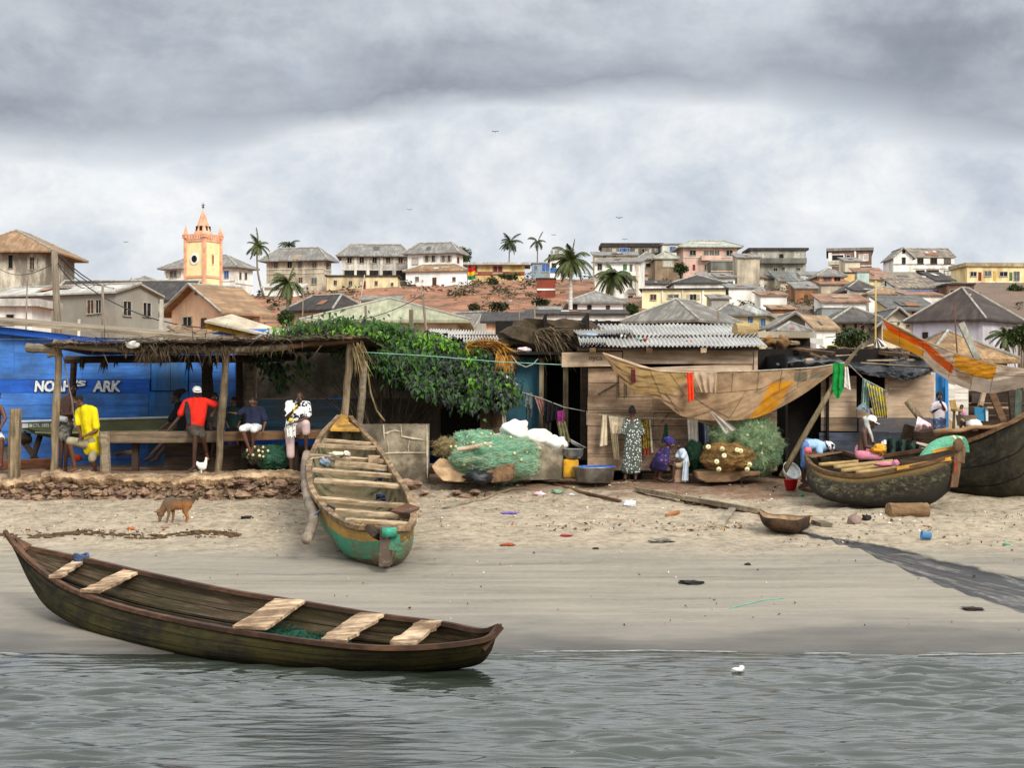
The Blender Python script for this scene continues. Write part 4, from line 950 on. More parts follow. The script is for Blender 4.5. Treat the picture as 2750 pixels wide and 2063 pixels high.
q = MB(); boards(q, 'E', 1270, 1600, [250, 300], Y, split=0); plate(q, 'E', [(1284, 300), (1446, 300), (1446, 566), (1284, 566)], Y-.03, .05); plate(q, 'E', [(1450, 300), (1592, 300), (1592, 566), (1450, 566)], Y-.03, .05); boards(q, 'E', 1262, 1600, [570, 700, 800, 915, 1030, 1250], Y, split=0); q.build('shutter_panel', BLUEL, T)
q = MB(); boards(q, 'E', 1604, 2005, [230, 380, 492, 610, 720, 830, 1000, 1250], Y, split=.3); q.build('side_siding', BLUEP, T)
q = MB(); plate(q, 'E', [(2005, 180), (2065, 180), (2062, 1250), (2005, 1250)], Y-.05, .12); q.build('corner_post', WOODD, T)
q = MB(); plate(q, 'E', [(-500, -40), (1350, 185), (1350, 225), (-500, 30)], Y-.25, .04); q.build('fascia', BLUED, T)
q = MB(); a, b = W('E', -500, -68, Y-.45), W('E', 1950, 130, Y-.45); q.add([a, b, b+V((0, 4.5, .2)), a+V((0, 4.5, .2)), a-V((0, 0, .09)), b-V((0, 0, .09)), b+V((0, 4.5, .11)), a+V((0, 4.5, .11))], [(0,1,2,3), (7,6,5,4), (0,4,5,1), (1,5,6,2), (2,6,7,3), (3,7,4,0)]); q.build('roof', WOODG, T)
q = MB(); q.box(W('E', 900, 700, Y+2.6), (22, .1, 3)); q.build('rear_wall', BLUED, T)
def text(s, name, mt, parent, cr, x0, y0, x1, y1, Y, off=.012, ext=.004, shear=0, yaw=0):
    cu = bpy.data.curves.new(name, 'FONT'); cu.body = s; cu.offset = off; cu.extrude = ext; cu.shear = shear; cu.size = 1
    ob = bpy.data.objects.new(name, cu); COL.objects.link(ob); cu.materials.append(mt)
    bpy.context.view_layer.update()
    d = ob.dimensions.copy(); a, b = W(cr, x0, y1, Y), W(cr, x1, y0, Y)
    bb = [V(c) for c in ob.bound_box]; mx, my = min(c.x for c in bb), min(c.y for c in bb)
    sx_, sy_ = abs(b.x-a.x)/max(d.x, 1e-4), (b.z-a.z)/max(d.y, 1e-4)
    ob.scale = (sx_, sy_, 1); ob.rotation_euler = (pi/2, 0, 0)
    me = bpy.data.meshes.new_from_object(ob.evaluated_get(bpy.context.evaluated_depsgraph_get()))
    for v in me.vertices: v.co += V((noise.noise(V((v.co.x*3, v.co.y*3, 1))), noise.noise(V((v.co.x*3, v.co.y*3, 9))), 0))*.05
    o2 = bpy.data.objects.new(name, me); COL.objects.link(o2); o2.scale = ob.scale; o2.rotation_euler = ob.rotation_euler
    bpy.data.objects.remove(ob)
    o2.parent = parent; o2.location = a-V((mx*sx_, 0, my*sy_))-worldloc(parent)
    return o2
LETW = mat('letter_white', '#e6e5de', '#c3c5c4', sc=6, rough=.7, bump=0, dirt='#7f8fae', da=.3, ds=4)
LETK = mat('letter_black', (.012, .012, .02), rough=.6, bump=0)
for s_, xs_, ys_ in (('NOAH', (292, 612), (481, 577)), ("'S", (636, 728), (478, 532)), ('ARK', (785, 1026), (481, 577))):
    text(s_, 'lettering', LETW, T, 'E', xs_[0], ys_[0], xs_[1], ys_[1], Y-.030, .042, .004, .12)
    text(s_, 'lettering_outline', LETK, T, 'E', xs_[0]-4, ys_[0]-5, xs_[1]+8, ys_[1]+6, Y-.022, .075, .003, .12)
# yellow-edged second roof and its blue gable
T = thing('annex_shack', 'blue shack annex with a yellow roof edge above the palm-thatched shelter', 'shack', W('E', 1990, 1200, 42))
q = MB(); boards(q, 'E', 1800, 2330, [40, 110, 180, 250, 700], 42, split=0); q.build('blue_siding', BLUEP, T)
q = MB(); plate(q, 'E', [(1745, -25), (2330, 112), (2330, 152), (1745, 42)], 41.7, .06); q.build('fascia', wood('yellow_paint', '#d9a02c', '#b07f22', 0), T)
q = MB(); a, b = W('E', 1735, -30, 41.5), W('E', 2360, 112, 41.5); q.add([a, b, b+V((-.4, 3, .34)), a+V((.2, 3, .34)), a-V((0, 0, .06)), b-V((0, 0, .06)), b+V((-.4, 3, .28)), a+V((.2, 3, .28))], [(0,1,2,3), (7,6,5,4), (0,4,5,1), (1,5,6,2), (2,6,7,3), (3,7,4,0)]); q.build('roof', roofm('#c4b79f', '#a2937a', .4), T)
# loose boards lying on the blue roof, each its own piece
for i, (x1, y1, x2, y2, w_) in enumerate(((1230, 85, 1760, 55, .16), (1400, 100, 1740, 95, .12), (1420, 20, 1560, 95, .1), (1405, 75, 1530, 10, .12), (1560, 30, 1700, 95, .1), (1500, 120, 1850, 60, .16), (1470, 60, 1650, 60, .1))):
    q = MB(); q.beam(W('E', x1, y1, 38+i*.18), W('E', x2, y2, 38.3+i*.18), w_, .04, j=.01)
    lb = ['long flat grey board on the blue roof', 'short white-edged board among the roof lumber', 'board slanting down to the white post', 'board crossing the slanting one on the roof', 'thin batten on top of the roof lumber pile', 'dark plank jutting out towards the yellow fascia', 'level batten inside the roof lumber pile'][i]
    solo(q, 'loose_board', lb, 'board', WOODG if i != 1 else PLANKL, 'boards lying on the blue roof')

# ---- palm-thatched shelter
T = thing('thatched_shelter', 'open palm-thatched shelter on crooked timber posts in front of the blue shack', 'shelter', W('E', 1100, 1270, 33.5))
def tpost(cr, top, foot, Y, w, mt=WOODP, Y2=None):
    a, b = W(cr, *top, Y2 or Y), W(cr, *foot, Y); b.z -= .1
    q = MB(); pts = [lerp(b, a, k/6)+V((R.uniform(-.015, .015), 0, 0)) for k in range(7)]
    q.tube(pts, [w*.5*R.uniform(.92, 1.08) for _ in pts], 9, jit=.07); q.build('post', mt, T)
tpost('E', (500, 165), (455, 1255), 32.6, .155)
tpost('E', (1920, 235), (1848, 1268), 32.6, .155)
tpost('F', (1083, 225), (1020, 860), 32.5, .16)
tpost('F', (1195, 380), (1148, 940), 33.6, .16, WOODG)
tpost('E', (622, 330), (590, 1100), 35.2, .16, WOODD)
tpost('E', (1765, 280), (1750, 1150), 35.0, .27, WOODD)
def tbeam(cr, a, b, Y, r, mt=WOODG, Y2=None, n=8):
    p0, p1 = W(cr, *a, Y), W(cr, *b, Y2 or Y); q = MB()
    q.tube([lerp(p0, p1, k/n)+V((0, 0, R.uniform(-.012, .012))) for k in range(n+1)], [r*R.uniform(.93, 1.07) for k in range(n+1)], 8, jit=.05); q.build('beam', mt, T)
tbeam('E', (455, 165), (1010, 215), 32.45, .085)
tbeam('E', (1000, 215), (1950, 222), 32.45, .07)
tbeam('E', (1900, 232), (2480, 190), 32.45, .075)
tbeam('F', (560, 250), (1150, 190), 32.4, .07, WOODB)
tbeam('E', (225, 205), (480, 215), 32.6, .10)
tbeam('E', (405, 252), (520, 255), 33.4, .08)
tbeam('E', (560, 300), (2050, 300), 35.2, .09, WOODD)
tbeam('E', (2000, 300), (2500, 280), 35.2, .09, WOODD)
q = MB()
fl_, fr_ = W('E', 440, 185, 32.3), W('F', 1150, 200, 32.3); bl_, br_ = V((fl_.x-.1, 35.9, 3.86)), V((fr_.x+.2, 35.9, 3.95))
for k in range(26):
    u = k/25; a, b = lerp(fl_, fr_, u), lerp(bl_, br_, u); q.beam(a+V((0, -.1, .03)), b, .30, .03, j=.02)
q.build('roof_slab', WOODD, T)
q = MB()
for k in range(1700):
    u = R.random(); v = R.random()**1.4; p = lerp(lerp(fl_, fr_, u), lerp(bl_, br_, u), v)+V((0, -.12, .06+.10*R.random()*(1+.9*noise.noise(V((u*9, v*2, 0))))))
    dr = V((R.uniform(-1, 1), R.uniform(-1.2, .2), R.uniform(-.12, .16))); blades(q, p, dr, R.uniform(.3, .8), R.uniform(.006, .018), .3)
def fringe(n, x0, x1, yb, Ymin=32.25, ln=(.15, .45), spread=.5, cr='E'):
    for k in range(n):
        x = R.uniform(x0, x1); p = W(cr, x, yb(x)+R.uniform(-15, 10), Ymin+R.uniform(-.05, .2))
        blades(q, p, (R.uniform(-spread, spread), R.uniform(-.25, .1), -1), R.uniform(*ln), R.uniform(.006, .02), .1)
fringe(90, 450, 1000, lambda x: 165, ln=(.06, .16), spread=1)
fringe(120, 1000, 1300, lambda x: 180, ln=(.1, .34), spread=.9)
fringe(150, 1180, 1420, lambda x: 200, ln=(.2, .5), spread=.7)
fringe(150, 1420, 1600, lambda x: 195, ln=(.06, .25), spread=1)
fringe(110, 1580, 1960, lambda x: 195, ln=(.08, .5), spread=1.)
fringe(110, 1900, 2500, lambda x: 200, ln=(.06, .25), spread=1)
q.build('thatch', THATCH, T)
for cx, n_, L_ in ((700, 24, .34), (880, 26, .38), (990, 9, .25), (1140, 6, .15), (1380, 6, .3), (1600, 14, .45), (1700, 10, .3), (1840, 8, .3), (1240, 5, .15)):
    q = MB()
    for k in range(n_):
        p = W('E', cx+R.uniform(-12, 12), 275+R.uniform(0, 20), 34.6+R.uniform(-.3, .3)); blades(q, p, (R.uniform(-.35, .35), R.uniform(-.2, .2), -1), L_*R.uniform(.5, 1.1), R.uniform(.012, .03), .1)
    q.build('hanging_frond', mat('frond_dark', (.03, .026, .02), (.06, .05, .035), sc=5, rough=.9, bump=0), T)
q = MB()
for k in range(34):
    p = W('F', R.uniform(1095, 1190), R.uniform(200, 290), 32.3); blades(q, p, (R.uniform(.0, .7), R.uniform(-.2, .1), -1), R.uniform(.3, .95), R.uniform(.008, .02), .2)
q.tube([W('F', 1225, 480, 32.8), W('F', 1250, 650, 32.9), W('F', 1300, 800, 33), W('F', 1370, 890, 33)], .02, 6)
q.build('dry_frond', THATCHL, T)
def lumpcloth(mb, c, r, seed=0, lump=.35): mb.ball(c, r, 16, 10, lump=lump, ls=1.8, seed=seed)
q = MB(); lumpcloth(q, W('E', 1125, 175, 32.2), (.14, .1, .08), 3); solo(q, 'white_rag', 'crumpled white rag lying on the thatch of the shelter', 'rag', mat('cloth_white', '#e6e3dc', '#c2beb4', sc=5, rough=.9), smooth=True)
post('stout free-standing timber stump before the blue wall, beside the shirtless man', 'E', (132, 722), (120, 1290), 32.25, .25, WOODP, j=.008)
post('short squat post holding up the sitting beam next to the man in yellow', 'E', (885, 915), (895, 1250), 32.75, .22, WOODG, j=.01)
# sitting beam and the dark boards under it
T = thing('timber_bench', 'long weathered timber beam used as a bench under the shelter', 'bench', W('E', 1400, 1250, 33.2))
q = MB(); q.beam(W('E', 880, 962, 33.0), W('E', 1900, 955, 33.05), .30, .23, j=.015); q.build('seat', wood('bench_wood', '#87745a', '#54463a', 0), T)
q = MB(); q.beam(W('E', 1895, 955, 33.05), W('F', 860, 1000, 33.0), .28, .20, j=.015); q.build('seat', WOODB, T)
for x in (1150, 2080, 2500):
    q = MB(); q.beam(W('E', x, 1000, 33.2), W('E', x, 1260, 33.2), .14, .14, up=(0, 1, 0)); q.build('leg', WOODD, T)
q = MB(); boards(q, 'E', 1395, 1850, [1005, 1110, 1250], 33.5, split=0); boards(q, 'E', 1850, 2700, [1030, 1140, 1260], 33.6, split=.5); solo(q, 'dark_crate', 'dark brown plank partition under the sitting beam', 'partition', WOODD)
q = MB(); q.beam(W('E', 975, 1110, 33.6), W('E', 1130, 1085, 33.9), .1, .07); q.beam(W('E', 1120, 1090, 33.88), W('E', 1165, 1082, 33.96), .11, .075); solo(q, 'fallen_plank', 'reddish plank lying in the shade under the sitting beam', 'plank', WOODB)
q = MB(); q.beam(W('E', -60, 1200, 34.2), W('E', 480, 1180, 34.4), .3, .2, j=.02); solo(q, 'low_beam', 'rusty-brown low beam lying before the blue wall', 'beam', wood('wood_rust', '#7b4c33', '#54331f', 0))
# grey and blue plastered wall right of the shack
T = thing('plaster_wall', 'grey plastered wall with a worn blue lower band behind the man in the patterned shirt', 'wall', W('F', 650, 1100, 36.6))
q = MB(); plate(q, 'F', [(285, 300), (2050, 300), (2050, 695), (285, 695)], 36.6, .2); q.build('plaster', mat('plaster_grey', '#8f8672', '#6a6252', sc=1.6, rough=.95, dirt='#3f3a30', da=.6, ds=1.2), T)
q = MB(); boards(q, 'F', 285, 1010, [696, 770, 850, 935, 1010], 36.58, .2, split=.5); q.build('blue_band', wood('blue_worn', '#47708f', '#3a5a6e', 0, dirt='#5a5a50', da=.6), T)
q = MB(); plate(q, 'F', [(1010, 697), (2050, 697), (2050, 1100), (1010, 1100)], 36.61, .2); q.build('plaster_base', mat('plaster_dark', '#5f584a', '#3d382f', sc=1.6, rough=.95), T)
post('thick timber pillar at the end of the blue wall', 'F', (222, 345), (215, 1000), 35.9, .30, WOODG)
post('dark slim pillar between the blue wall and the thick timber pillar', 'F', (140, 330), (130, 1000), 35.7, .16, WOODD)
post('pale worn jamb beside the thick timber pillar', 'F', (275, 370), (270, 950), 36.0, .07, PLANKL)
# ---- olive hull behind the bench
T = thing('olive_boat', 'flat olive-green boat hull with a white rim, propped behind the bench', 'boat', W('E', 800, 960, 35.2))
OLI = mat('olive_paint', '#6f7350', '#5a5f42', sc=2, rough=.6, dirt='#44452f', da=.3)
st = [(-260, 960, 905, 960), (185, 833, 845, 905), (320, 828, 925, 950), (500, 823, 905, 985), (900, 812, 905, 990), (1460, 795, 890, 985)]
q = MB(); st = [(180, 832, 870, 905, 0), (300, 828, 905, 940, .3), (440, 824, 925, 975, .5), (900, 812, 918, 985, .8), (1500, 794, 905, 985, .9)]
prof = []
for x, a, b, c, wd_ in st: prof.append([W('E', x, a, 35.0), W('E', x, b, 35.0), W('E', x+10, c, 35.0+wd_*.5), W('E', x+10, c, 35.1+wd_), W('E', x, a, 35.15+wd_*1.3)])
vs = [p for r_ in prof for p in r_]; n = 5
q.add(vs, [(i*n+k, (i+1)*n+k, (i+1)*n+(k+1) % n, i*n+(k+1) % n) for i in range(len(st)-1) for k in range(n)]+[tuple(range(n-1, -1, -1)), tuple(range((len(st)-1)*n, len(st)*n))]); q.build('hull', OLI, T)
q = MB(); q.tube([W('E', 178, 830, 34.96), W('E', 440, 822, 34.96), W('E', 900, 808, 34.96), W('E', 1500, 791, 34.96)], .025, 6); q.build('rim', mat('white_paint', '#d9dce0', '#b9bcc0', sc=4, rough=.5), T)
q = MB(); q.tube([W('E', 300, 922, 34.97), W('E', 440, 930, 34.96), W('E', 900, 918, 34.96), W('E', 1500, 906, 34.96)], .022, 6); q.build('rubbing_strake', mat('olive_pale', '#a3a678', '#7f8260', sc=4, rough=.6), T)
q = MB(); plate(q, 'E', [(188, 845), (240, 843), (240, 882), (188, 884)], 34.985, .01); q.build('sticker', LETW, T)
q = MB(); plate(q, 'E', [(250, 846), (274, 845), (274, 875), (250, 877)], 34.985, .01); q.build('sticker', mat('sticker_green', '#5fae6a', '#e0e6e0', sc=9), T)
text('CTL 1885 E', 'lettering', LETW, T, 'E', 280, 846, 445, 876, 34.985, .012, .003)
q = MB(); boards(q, 'E', 300, 1500, [985, 1040], 36.3, split=0); q.build('chine', OLI, T) if 0 else None
for i, (x1, y1, x2, y2, lb) in enumerate(((340, 950, 270, 1170, 'dark strut leaning under the olive boat bow'), (170, 960, 330, 1180, 'dark slanting strut beside the free-standing stump'))):
    q = MB(); q.tube([W('E', x1, y1, 35.5), W('E', x2, y2, 34.8)], .07, 8, jit=.1); solo(q, 'boat_prop', lb, 'prop', WOODD, 'props under the olive boat')
q = MB(); q.ball(W('E', 215, 975, 35.3), (.16, .16, .15), 14, 9, lump=.12); q.tube([W('E', 215, 940, 35.3), W('E', 210, 900, 35.3)], .03, 6); solo(q, 'dark_bundle', 'round dark bundle hanging beneath the olive boat bow', 'bundle', WOODD, smooth=True)

# ---- big green bush
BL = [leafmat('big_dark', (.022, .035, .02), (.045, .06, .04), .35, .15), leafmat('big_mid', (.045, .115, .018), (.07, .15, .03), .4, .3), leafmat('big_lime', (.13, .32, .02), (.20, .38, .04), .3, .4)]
outl = [(690, 925), (735, 893), (790, 873), (850, 866), (900, 848), (930, 846), (960, 862), (1010, 858), (1060, 868), (1120, 884), (1180, 903), (1240, 925), (1300, 948), (1345, 980), (1380, 1025), (1392, 1058), (1375, 1075), (1350, 1092), (1325, 1068), (1300, 1098), (1270, 1105), (1240, 1085), (1190, 1078), (1130, 1050), (1050, 1022), (990, 985), (940, 945), (860, 928), (780, 935), (720, 940)]
base = P(1035, 1150, 35.0); base.z = zt(base.x, base.y)
T = thing('leafy_bush', 'big spreading bush with large drooping leaves arching over the shelter roof', 'bush', base)
q = MB(); rr = random.Random(11)
lime = [(1135, 925, 26), (1175, 925, 22), (1215, 940, 22), (1000, 905, 20), (925, 885, 26), (850, 890, 22), (1110, 1010, 18), (1290, 1050, 20), (1060, 915, 18), (1265, 950, 18), (1325, 1000, 16), (760, 905, 18), (960, 900, 16), (1360, 1040, 14)]
cl = []
while len(cl) < 190:
    x, y = rr.uniform(690, 1395), rr.uniform(840, 1110)
    if inpoly(x, y, outl): cl.append((x, y, rr.random()))
for (x, y, s_) in cl:
    up = sstep(1100, 860, y); Yc_ = 33.7+1.9*up*.8+rr.uniform(-.25, .35)+.5*abs((x-1060)/330)**2
    c = P(x, y, Yc_); n_ = 54
    lm = any((x-a)**2+(y-b)**2 < (r_*1.1)**2 for a, b, r_ in lime)
    for k in range(n_):
        p = c+V((rr.gauss(0, .14), rr.gauss(0, .18), rr.gauss(0, .11)))
        ppx = CX+p.x/p.y*F; ppy = HY-(p.z-CZ)/p.y*F
        if not inpoly(ppx, ppy, outl) and rr.random() < .7: continue
        d = V((rr.uniform(-.8, .8), rr.uniform(-.9, .2), rr.uniform(-1.3, -.1)))
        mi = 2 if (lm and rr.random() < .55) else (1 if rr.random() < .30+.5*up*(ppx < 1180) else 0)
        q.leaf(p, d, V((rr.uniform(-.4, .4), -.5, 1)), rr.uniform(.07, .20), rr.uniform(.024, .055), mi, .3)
for (x, y, r_, n_) in ((740, 985, 40, 110), (760, 1025, 22, 40), (820, 975, 30, 25), (700, 960, 20, 30)):
    for k in range(n_):
        p = P(x+rr.gauss(0, r_*.5), y+rr.gauss(0, r_*.5), 34.9+rr.uniform(-.3, .3)); q.leaf(p, V((rr.uniform(-.8, .8), -.3, rr.uniform(-1.2, 0))), V((0, -.5, 1)), .16, .05, 1 if rr.random() < .5 else 0)
# thick dark mass of inner leaves
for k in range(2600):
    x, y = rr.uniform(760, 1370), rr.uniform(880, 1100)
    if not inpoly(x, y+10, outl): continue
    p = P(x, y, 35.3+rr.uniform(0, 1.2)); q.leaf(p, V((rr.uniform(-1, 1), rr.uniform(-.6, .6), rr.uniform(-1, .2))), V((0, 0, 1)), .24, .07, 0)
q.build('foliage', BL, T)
q = MB()
for k in range(46):
    a = base+V((rr.uniform(-.35, .35), rr.uniform(-.2, .3), 0)); 
    x = rr.uniform(770, 1350); y = 960+rr.uniform(0, 60) if x > 900 else rr.uniform(960, 1040)
    e = P(x, y, 34.6+rr.uniform(-.5, .9)); m_ = lerp(a, e, .55)+V((0, 0, .25)); r0_ = rr.uniform(.012, .035)
    q.tube([a, lerp(a, m_, .55), m_, e], [r0_, r0_*.85, r0_*.6, r0_*.25], 5)
q.build('stem', mat('bush_stem', '#4d4234', '#2c251d', sc=6, rough=.95), T)

# ---- rubble wall
T = thing('rubble_wall', 'crumbling low sea wall of red-brown stones under a broken mortar cap', 'wall', P(420, 1340, 32))
STN = mat('wall_stone', '#8f7160', '#5f4a40', sc=6, rough=.98, bump=.9, bd=.03, island=.3, dirt='#a58d70', da=.4, ds=4)
MOR = mat('wall_mortar', '#c4a986', '#957a5c', sc=5, rough=.98, bump=1., bd=.05, dirt='#5c4531', da=.55, ds=2.2, dst=(1, 1, 2.5))
x0_, x1_ = -60, 835
def capt(px): return 1272-6*math.sin(px*.011)+5*noise.noise(V((px*.02, 0, 0)))+(6 if px < 110 else 0)+(1-sstep(95, 150, px))*6
q = MB()
def capf(u, v):
    px_ = lerp(x0_, x1_, u); t_ = capt(px_)
    th = 30+10*noise.noise(V((px_*.02, 5, 0)))
    prof = [(t_-3, 32.9), (t_-2, 32.4), (t_+1, 31.95), (t_+6, 31.72), (t_+th*.55, 31.66), (t_+th, 31.74), (t_+th+2, 32.1)]
    i = min(int(v*6), 5); f = v*6-i; a, b = prof[i], prof[i+1]
    n_ = .10*fbm(px_*.035, v*1.3, 1)+.05*fbm(px_*.11, v*3.5, 2)
    p = P(px_, lerp(a[0], b[0], f), lerp(a[1], b[1], f)); p.z += n_; p.y += n_*1.3; return p
q.grid(capf, 300, 18); q.build('mortar_cap', MOR, T, smooth=False)
q = MB(); q.grid(lambda u, v: P(lerp(x0_, x1_+20, u), lerp(1296, 1368, v), 31.83+.06*noise.noise(V((u*60, v*6, 0)))-.16*v), 160, 10); q.build('mortar_core', mat('core_dark', '#a08a6c', '#4a3b2d', sc=6, rough=1, bump=1, bd=.05), T)
q = MB(); rr = random.Random(5)
for row, (yy, hh) in enumerate(((1306, 15), (1324, 17), (1342, 17), (1357, 14))):
    x = x0_+rr.uniform(0, 20)
    while x < x1_:
        w_ = rr.uniform(10, 44)*(1 if rr.random() < .8 else .6); 
        yy2 = yy+rr.uniform(-3, 3)+8*sstep(600, 820, x)*rr.uniform(-1, 1); Yy = 31.83-.05*row+rr.uniform(-.06, .06)
        if rr.random() < .93: q.ball(P(x+w_/2, yy2, Yy), (w_*.5*Yy/F*1.04, .16, hh*.52*Yy/F*1.1), 12, 8, lump=.42, ls=2.4, seed=rr.uniform(0, 99))
        x += w_+rr.uniform(0, 5)
for k in range(44):
    x = rr.uniform(620, 840); q.ball(P(x, rr.uniform(1290, 1365), 31.75+rr.uniform(-.15, .1)), (rr.uniform(.06, .22), .14, rr.uniform(.04, .11)), 12, 8, lump=.45, ls=2.4, seed=rr.uniform(0, 99))
q.build('rubble_stones', STN, T)  # loose rubble stones of the wall, joined into one mesh
# tumbled continuation of the wall past the canoe
T = thing('tumbled_wall', 'tumbled remains of the stone sea wall half buried in sand past the striped canoe', 'wall', P(1180, 1345, 31.2))
q = MB()
for (x, y, w_, h_) in ((1095, 1300, 75, 22), (1080, 1335, 30, 14), (1115, 1338, 34, 14), (1165, 1340, 42, 14), (1205, 1338, 30, 12), (1252, 1335, 42, 16), (1290, 1338, 30, 12), (1225, 1322, 26, 9), (1275, 1320, 34, 9), (1310, 1330, 26, 10), (1140, 1322, 24, 8)):
    Yy = 31.6 if y > 1310 else 32.2; q.ball(P(x, y, Yy), (w_*.5*Yy/F, .22, h_*Yy/F*.62), 12, 8, lump=.3, ls=1.8, seed=x)
q.build('rubble_stones', STN, T)  # fallen wall stones, joined into one mesh
q = MB(); q.grid(lambda u, v: P(lerp(1010, 1330, u), lerp(1302, 1352, v)+4*noise.noise(V((u*9, v*2, 3))), 32.5-.9*v+.1*noise.noise(V((u*16, v*5, 1)))), 80, 10); q.build('rubble_bank', MOR, T)

# ---- concrete block wall by the striped canoe
T = thing('block_wall', 'broken square stub of cement-block wall right behind the striped canoe', 'wall', P(1060, 1290, 32.7))
def bw(u, v):
    x = lerp(958, 1152, u); y = lerp(1139, 1300, v)
    return P(x, y-(3*noise.noise(V((u*14, 0, 0))) if v < .05 else 0), 32.5+.025*fbm(u*7, v*6, 4))
q = MB(); q.grid(bw, 60, 50); a, b, c, d = P(958, 1139, 32.5), P(1152, 1139, 32.5), P(1152, 1300, 32.5), P(958, 1300, 32.5); e = V((0, .2, 0))
q.add([a, b, c, d, a+e, b+e, c+e, d+e], [(0, 4, 5, 1), (1, 5, 6, 2), (4, 7, 6, 5), (0, 3, 7, 4)]); q.build('blockwork', STONEG, T)
q = MB()
for (xa, ya, xb, yb) in ((1030, 1141, 1032, 1180), (1076, 1141, 1078, 1172), (1078, 1172, 1140, 1182), (1032, 1165, 1050, 1158), (1050, 1158, 1076, 1160), (980, 1222, 1148, 1216), (1040, 1184, 1044, 1222), (1100, 1182, 1098, 1218), (1146, 1142, 1148, 1285)):
    q.tube([P(xa, ya, 32.492), P((xa+xb)/2+R.uniform(-3, 3), (ya+yb)/2+R.uniform(-4, 4), 32.486), P(xb, yb, 32.492)], [.012, .022, .010], 5, jit=.5)
q.build('mortar_joint', mat('mortar_pale', '#c4bba6', '#a0967f', sc=8), T)

# ---- teal shack and its dark doorway
T = thing('teal_shack', 'teal-painted hut with a dark corrugated roof and a black open doorway', 'shack', W('G', 900, 1150, 35.6))
q = MB(); plate(q, 'G', [(640, 300), (955, 300), (950, 1010), (640, 1010)], 35.2, .04); q.build('teal_panel', TEAL, T)
q = MB(); plate(q, 'G', [(440, 740), (652, 690), (652, 1020), (440, 1020)], 35.0, .04); plate(q, 'G', [(555, 780), (640, 790), (600, 930), (548, 935)], 34.94, .03); q.build('brown_panel', wood('wood_panel', '#77614c', '#54432f', 2), T)
for x_, t_, b_, w_ in ((962, 340, 1040, .11), (1168, 425, 1040, .12)):
    q = MB(); q.beam(W('G', x_, t_, 34.9), W('G', x_, b_, 34.9), w_, w_, up=(0, 1, 0), j=.01); q.build('jamb', WOODP, T)
q = MB(); q.beam(W('G', 1335, 425, 34.2), W('G', 1330, 1220, 34.2), .21, .2, up=(0, 1, 0), j=.015); q.build('door_post', WOODD, T)
q = MB(); corr(q, W('G', 690, 150, 37.4), W('G', 1052, 158, 37.4), W('G', 640, 350, 34.7), W('G', 975, 350, 34.7), 14, .03, nv=4); q.build('roof', CORRD, T)
q = MB(); plate(q, 'G', [(975, 375), (990, 380), (1052, 175), (1040, 150)], 34.75, .03); q.build('bargeboard', WOODD, T)
q = MB()
q.box(W('G', 1100, 700, 38.2), (3.2, .1, 4)); q.box(W('G', 985, 700, 36.6), (.06, 3, 4)); q.box(W('G', 1330, 700, 36.4), (.06, 3, 4)); q.box(W('G', 1150, 330, 36.3), (3.0, 3.6, .06)); q.build('dark_interior', mat('shade_black', (.010, .008, .007), (.02, .016, .013), sc=2, rough=1), T)  # near-black boxes: the doorway's inner shade put into the colour
# pale corrugated roof left of it, behind the bush
T = thing('tin_roof_hut', 'hut with a pale corrugated tin roof just over the bush', 'hut', W('G', 250, 500, 38.3))
q = MB(); corr(q, W('G', 20, 108, 39.6), W('G', 615, 130, 39.6), W('G', -60, 178, 37.4), W('G', 628, 190, 37.4), 26, .03, nv=3); corr(q, W('G', 300, 185, 37.5), W('G', 650, 190, 37.5), W('G', 290, 215, 36.9), W('G', 640, 215, 36.9), 15, .03); q.build('roof', CORR, T)
q = MB(); q.box(W('G', 300, 520, 38.9), (4.6, 1.6, 2.2)); q.build('wall', WOODB, T)
T = thing('slanted_tin_roof', 'slanting pale tin sheet roof beside the yellow fascia, a brick weighing it down', 'roof', W('F', 440, 300, 38.8))
q = MB(); corr(q, W('F', 400, 108, 40), W('F', 640, 110, 40), W('F', 230, 205, 37.8), W('F', 600, 215, 37.8), 11, .035, nv=3); q.build('tin_sheet', CORR, T)
q = MB(); q.box(W('F', 430, 520, 39.2), (2.8, 1, 2.2)); q.build('wall', WOODB, T)
q = MB(); q.box(W('F', 540, 158, 38.2), (.2, .2, .17), j=.02); solo(q, 'roof_brick', 'brown brick weighing down the slanting tin sheet', 'brick', STN)
q = MB(); q.ball(W('F', 340, 208, 37.2), (.14, .12, .12), 12, 8, lump=.2); solo(q, 'orange_bag', 'faded orange bag lying on the shelter roof', 'bag', mat('bag_orange', '#c9774f', '#a55c3c'), smooth=True)
# thatch heap between the two roofs
T = thing('thatch_heap', 'heap of dry palm thatch slumped between the dark and the pale corrugated roofs', 'thatch', W('G', 1080, 300, 35.6))
q = MB()
for k in range(1500):
    x = R.uniform(890, 1250); tp = 78+abs(x-1010)*.22; p = W('G', x, R.uniform(tp, tp+110), 35.2+R.uniform(-.5, .9)); blades(q, p, (R.uniform(.1, 1.0), R.uniform(-.6, .2), R.uniform(-.7, .05)), R.uniform(.3, .8), R.uniform(.008, .022), .35)
for k in range(120):
    p = W('G', R.uniform(1040, 1120), R.uniform(130, 200), 34.6); blades(q, p, (R.uniform(.15, .6), -.1, -1), R.uniform(.35, .9), .014, .1)
q.build('straw', THATCH, T)
q = MB(); q.ball(W('G', 1070, 190, 36.0), (1.35, .8, .45), 16, 10, lump=.25); q.build('core', mat('thatch_core', '#4f4230', '#2f271c', sc=5, rough=1), T)
T = thing('straw_bundle', 'golden straw bundle curling over the pale tin roof by the bush', 'straw', W('G', 560, 290, 35))
q = MB(); pts = [W('G', x, y, 34.6) for x, y in ((310, 240), (420, 222), (540, 222), (640, 260), (690, 320))]
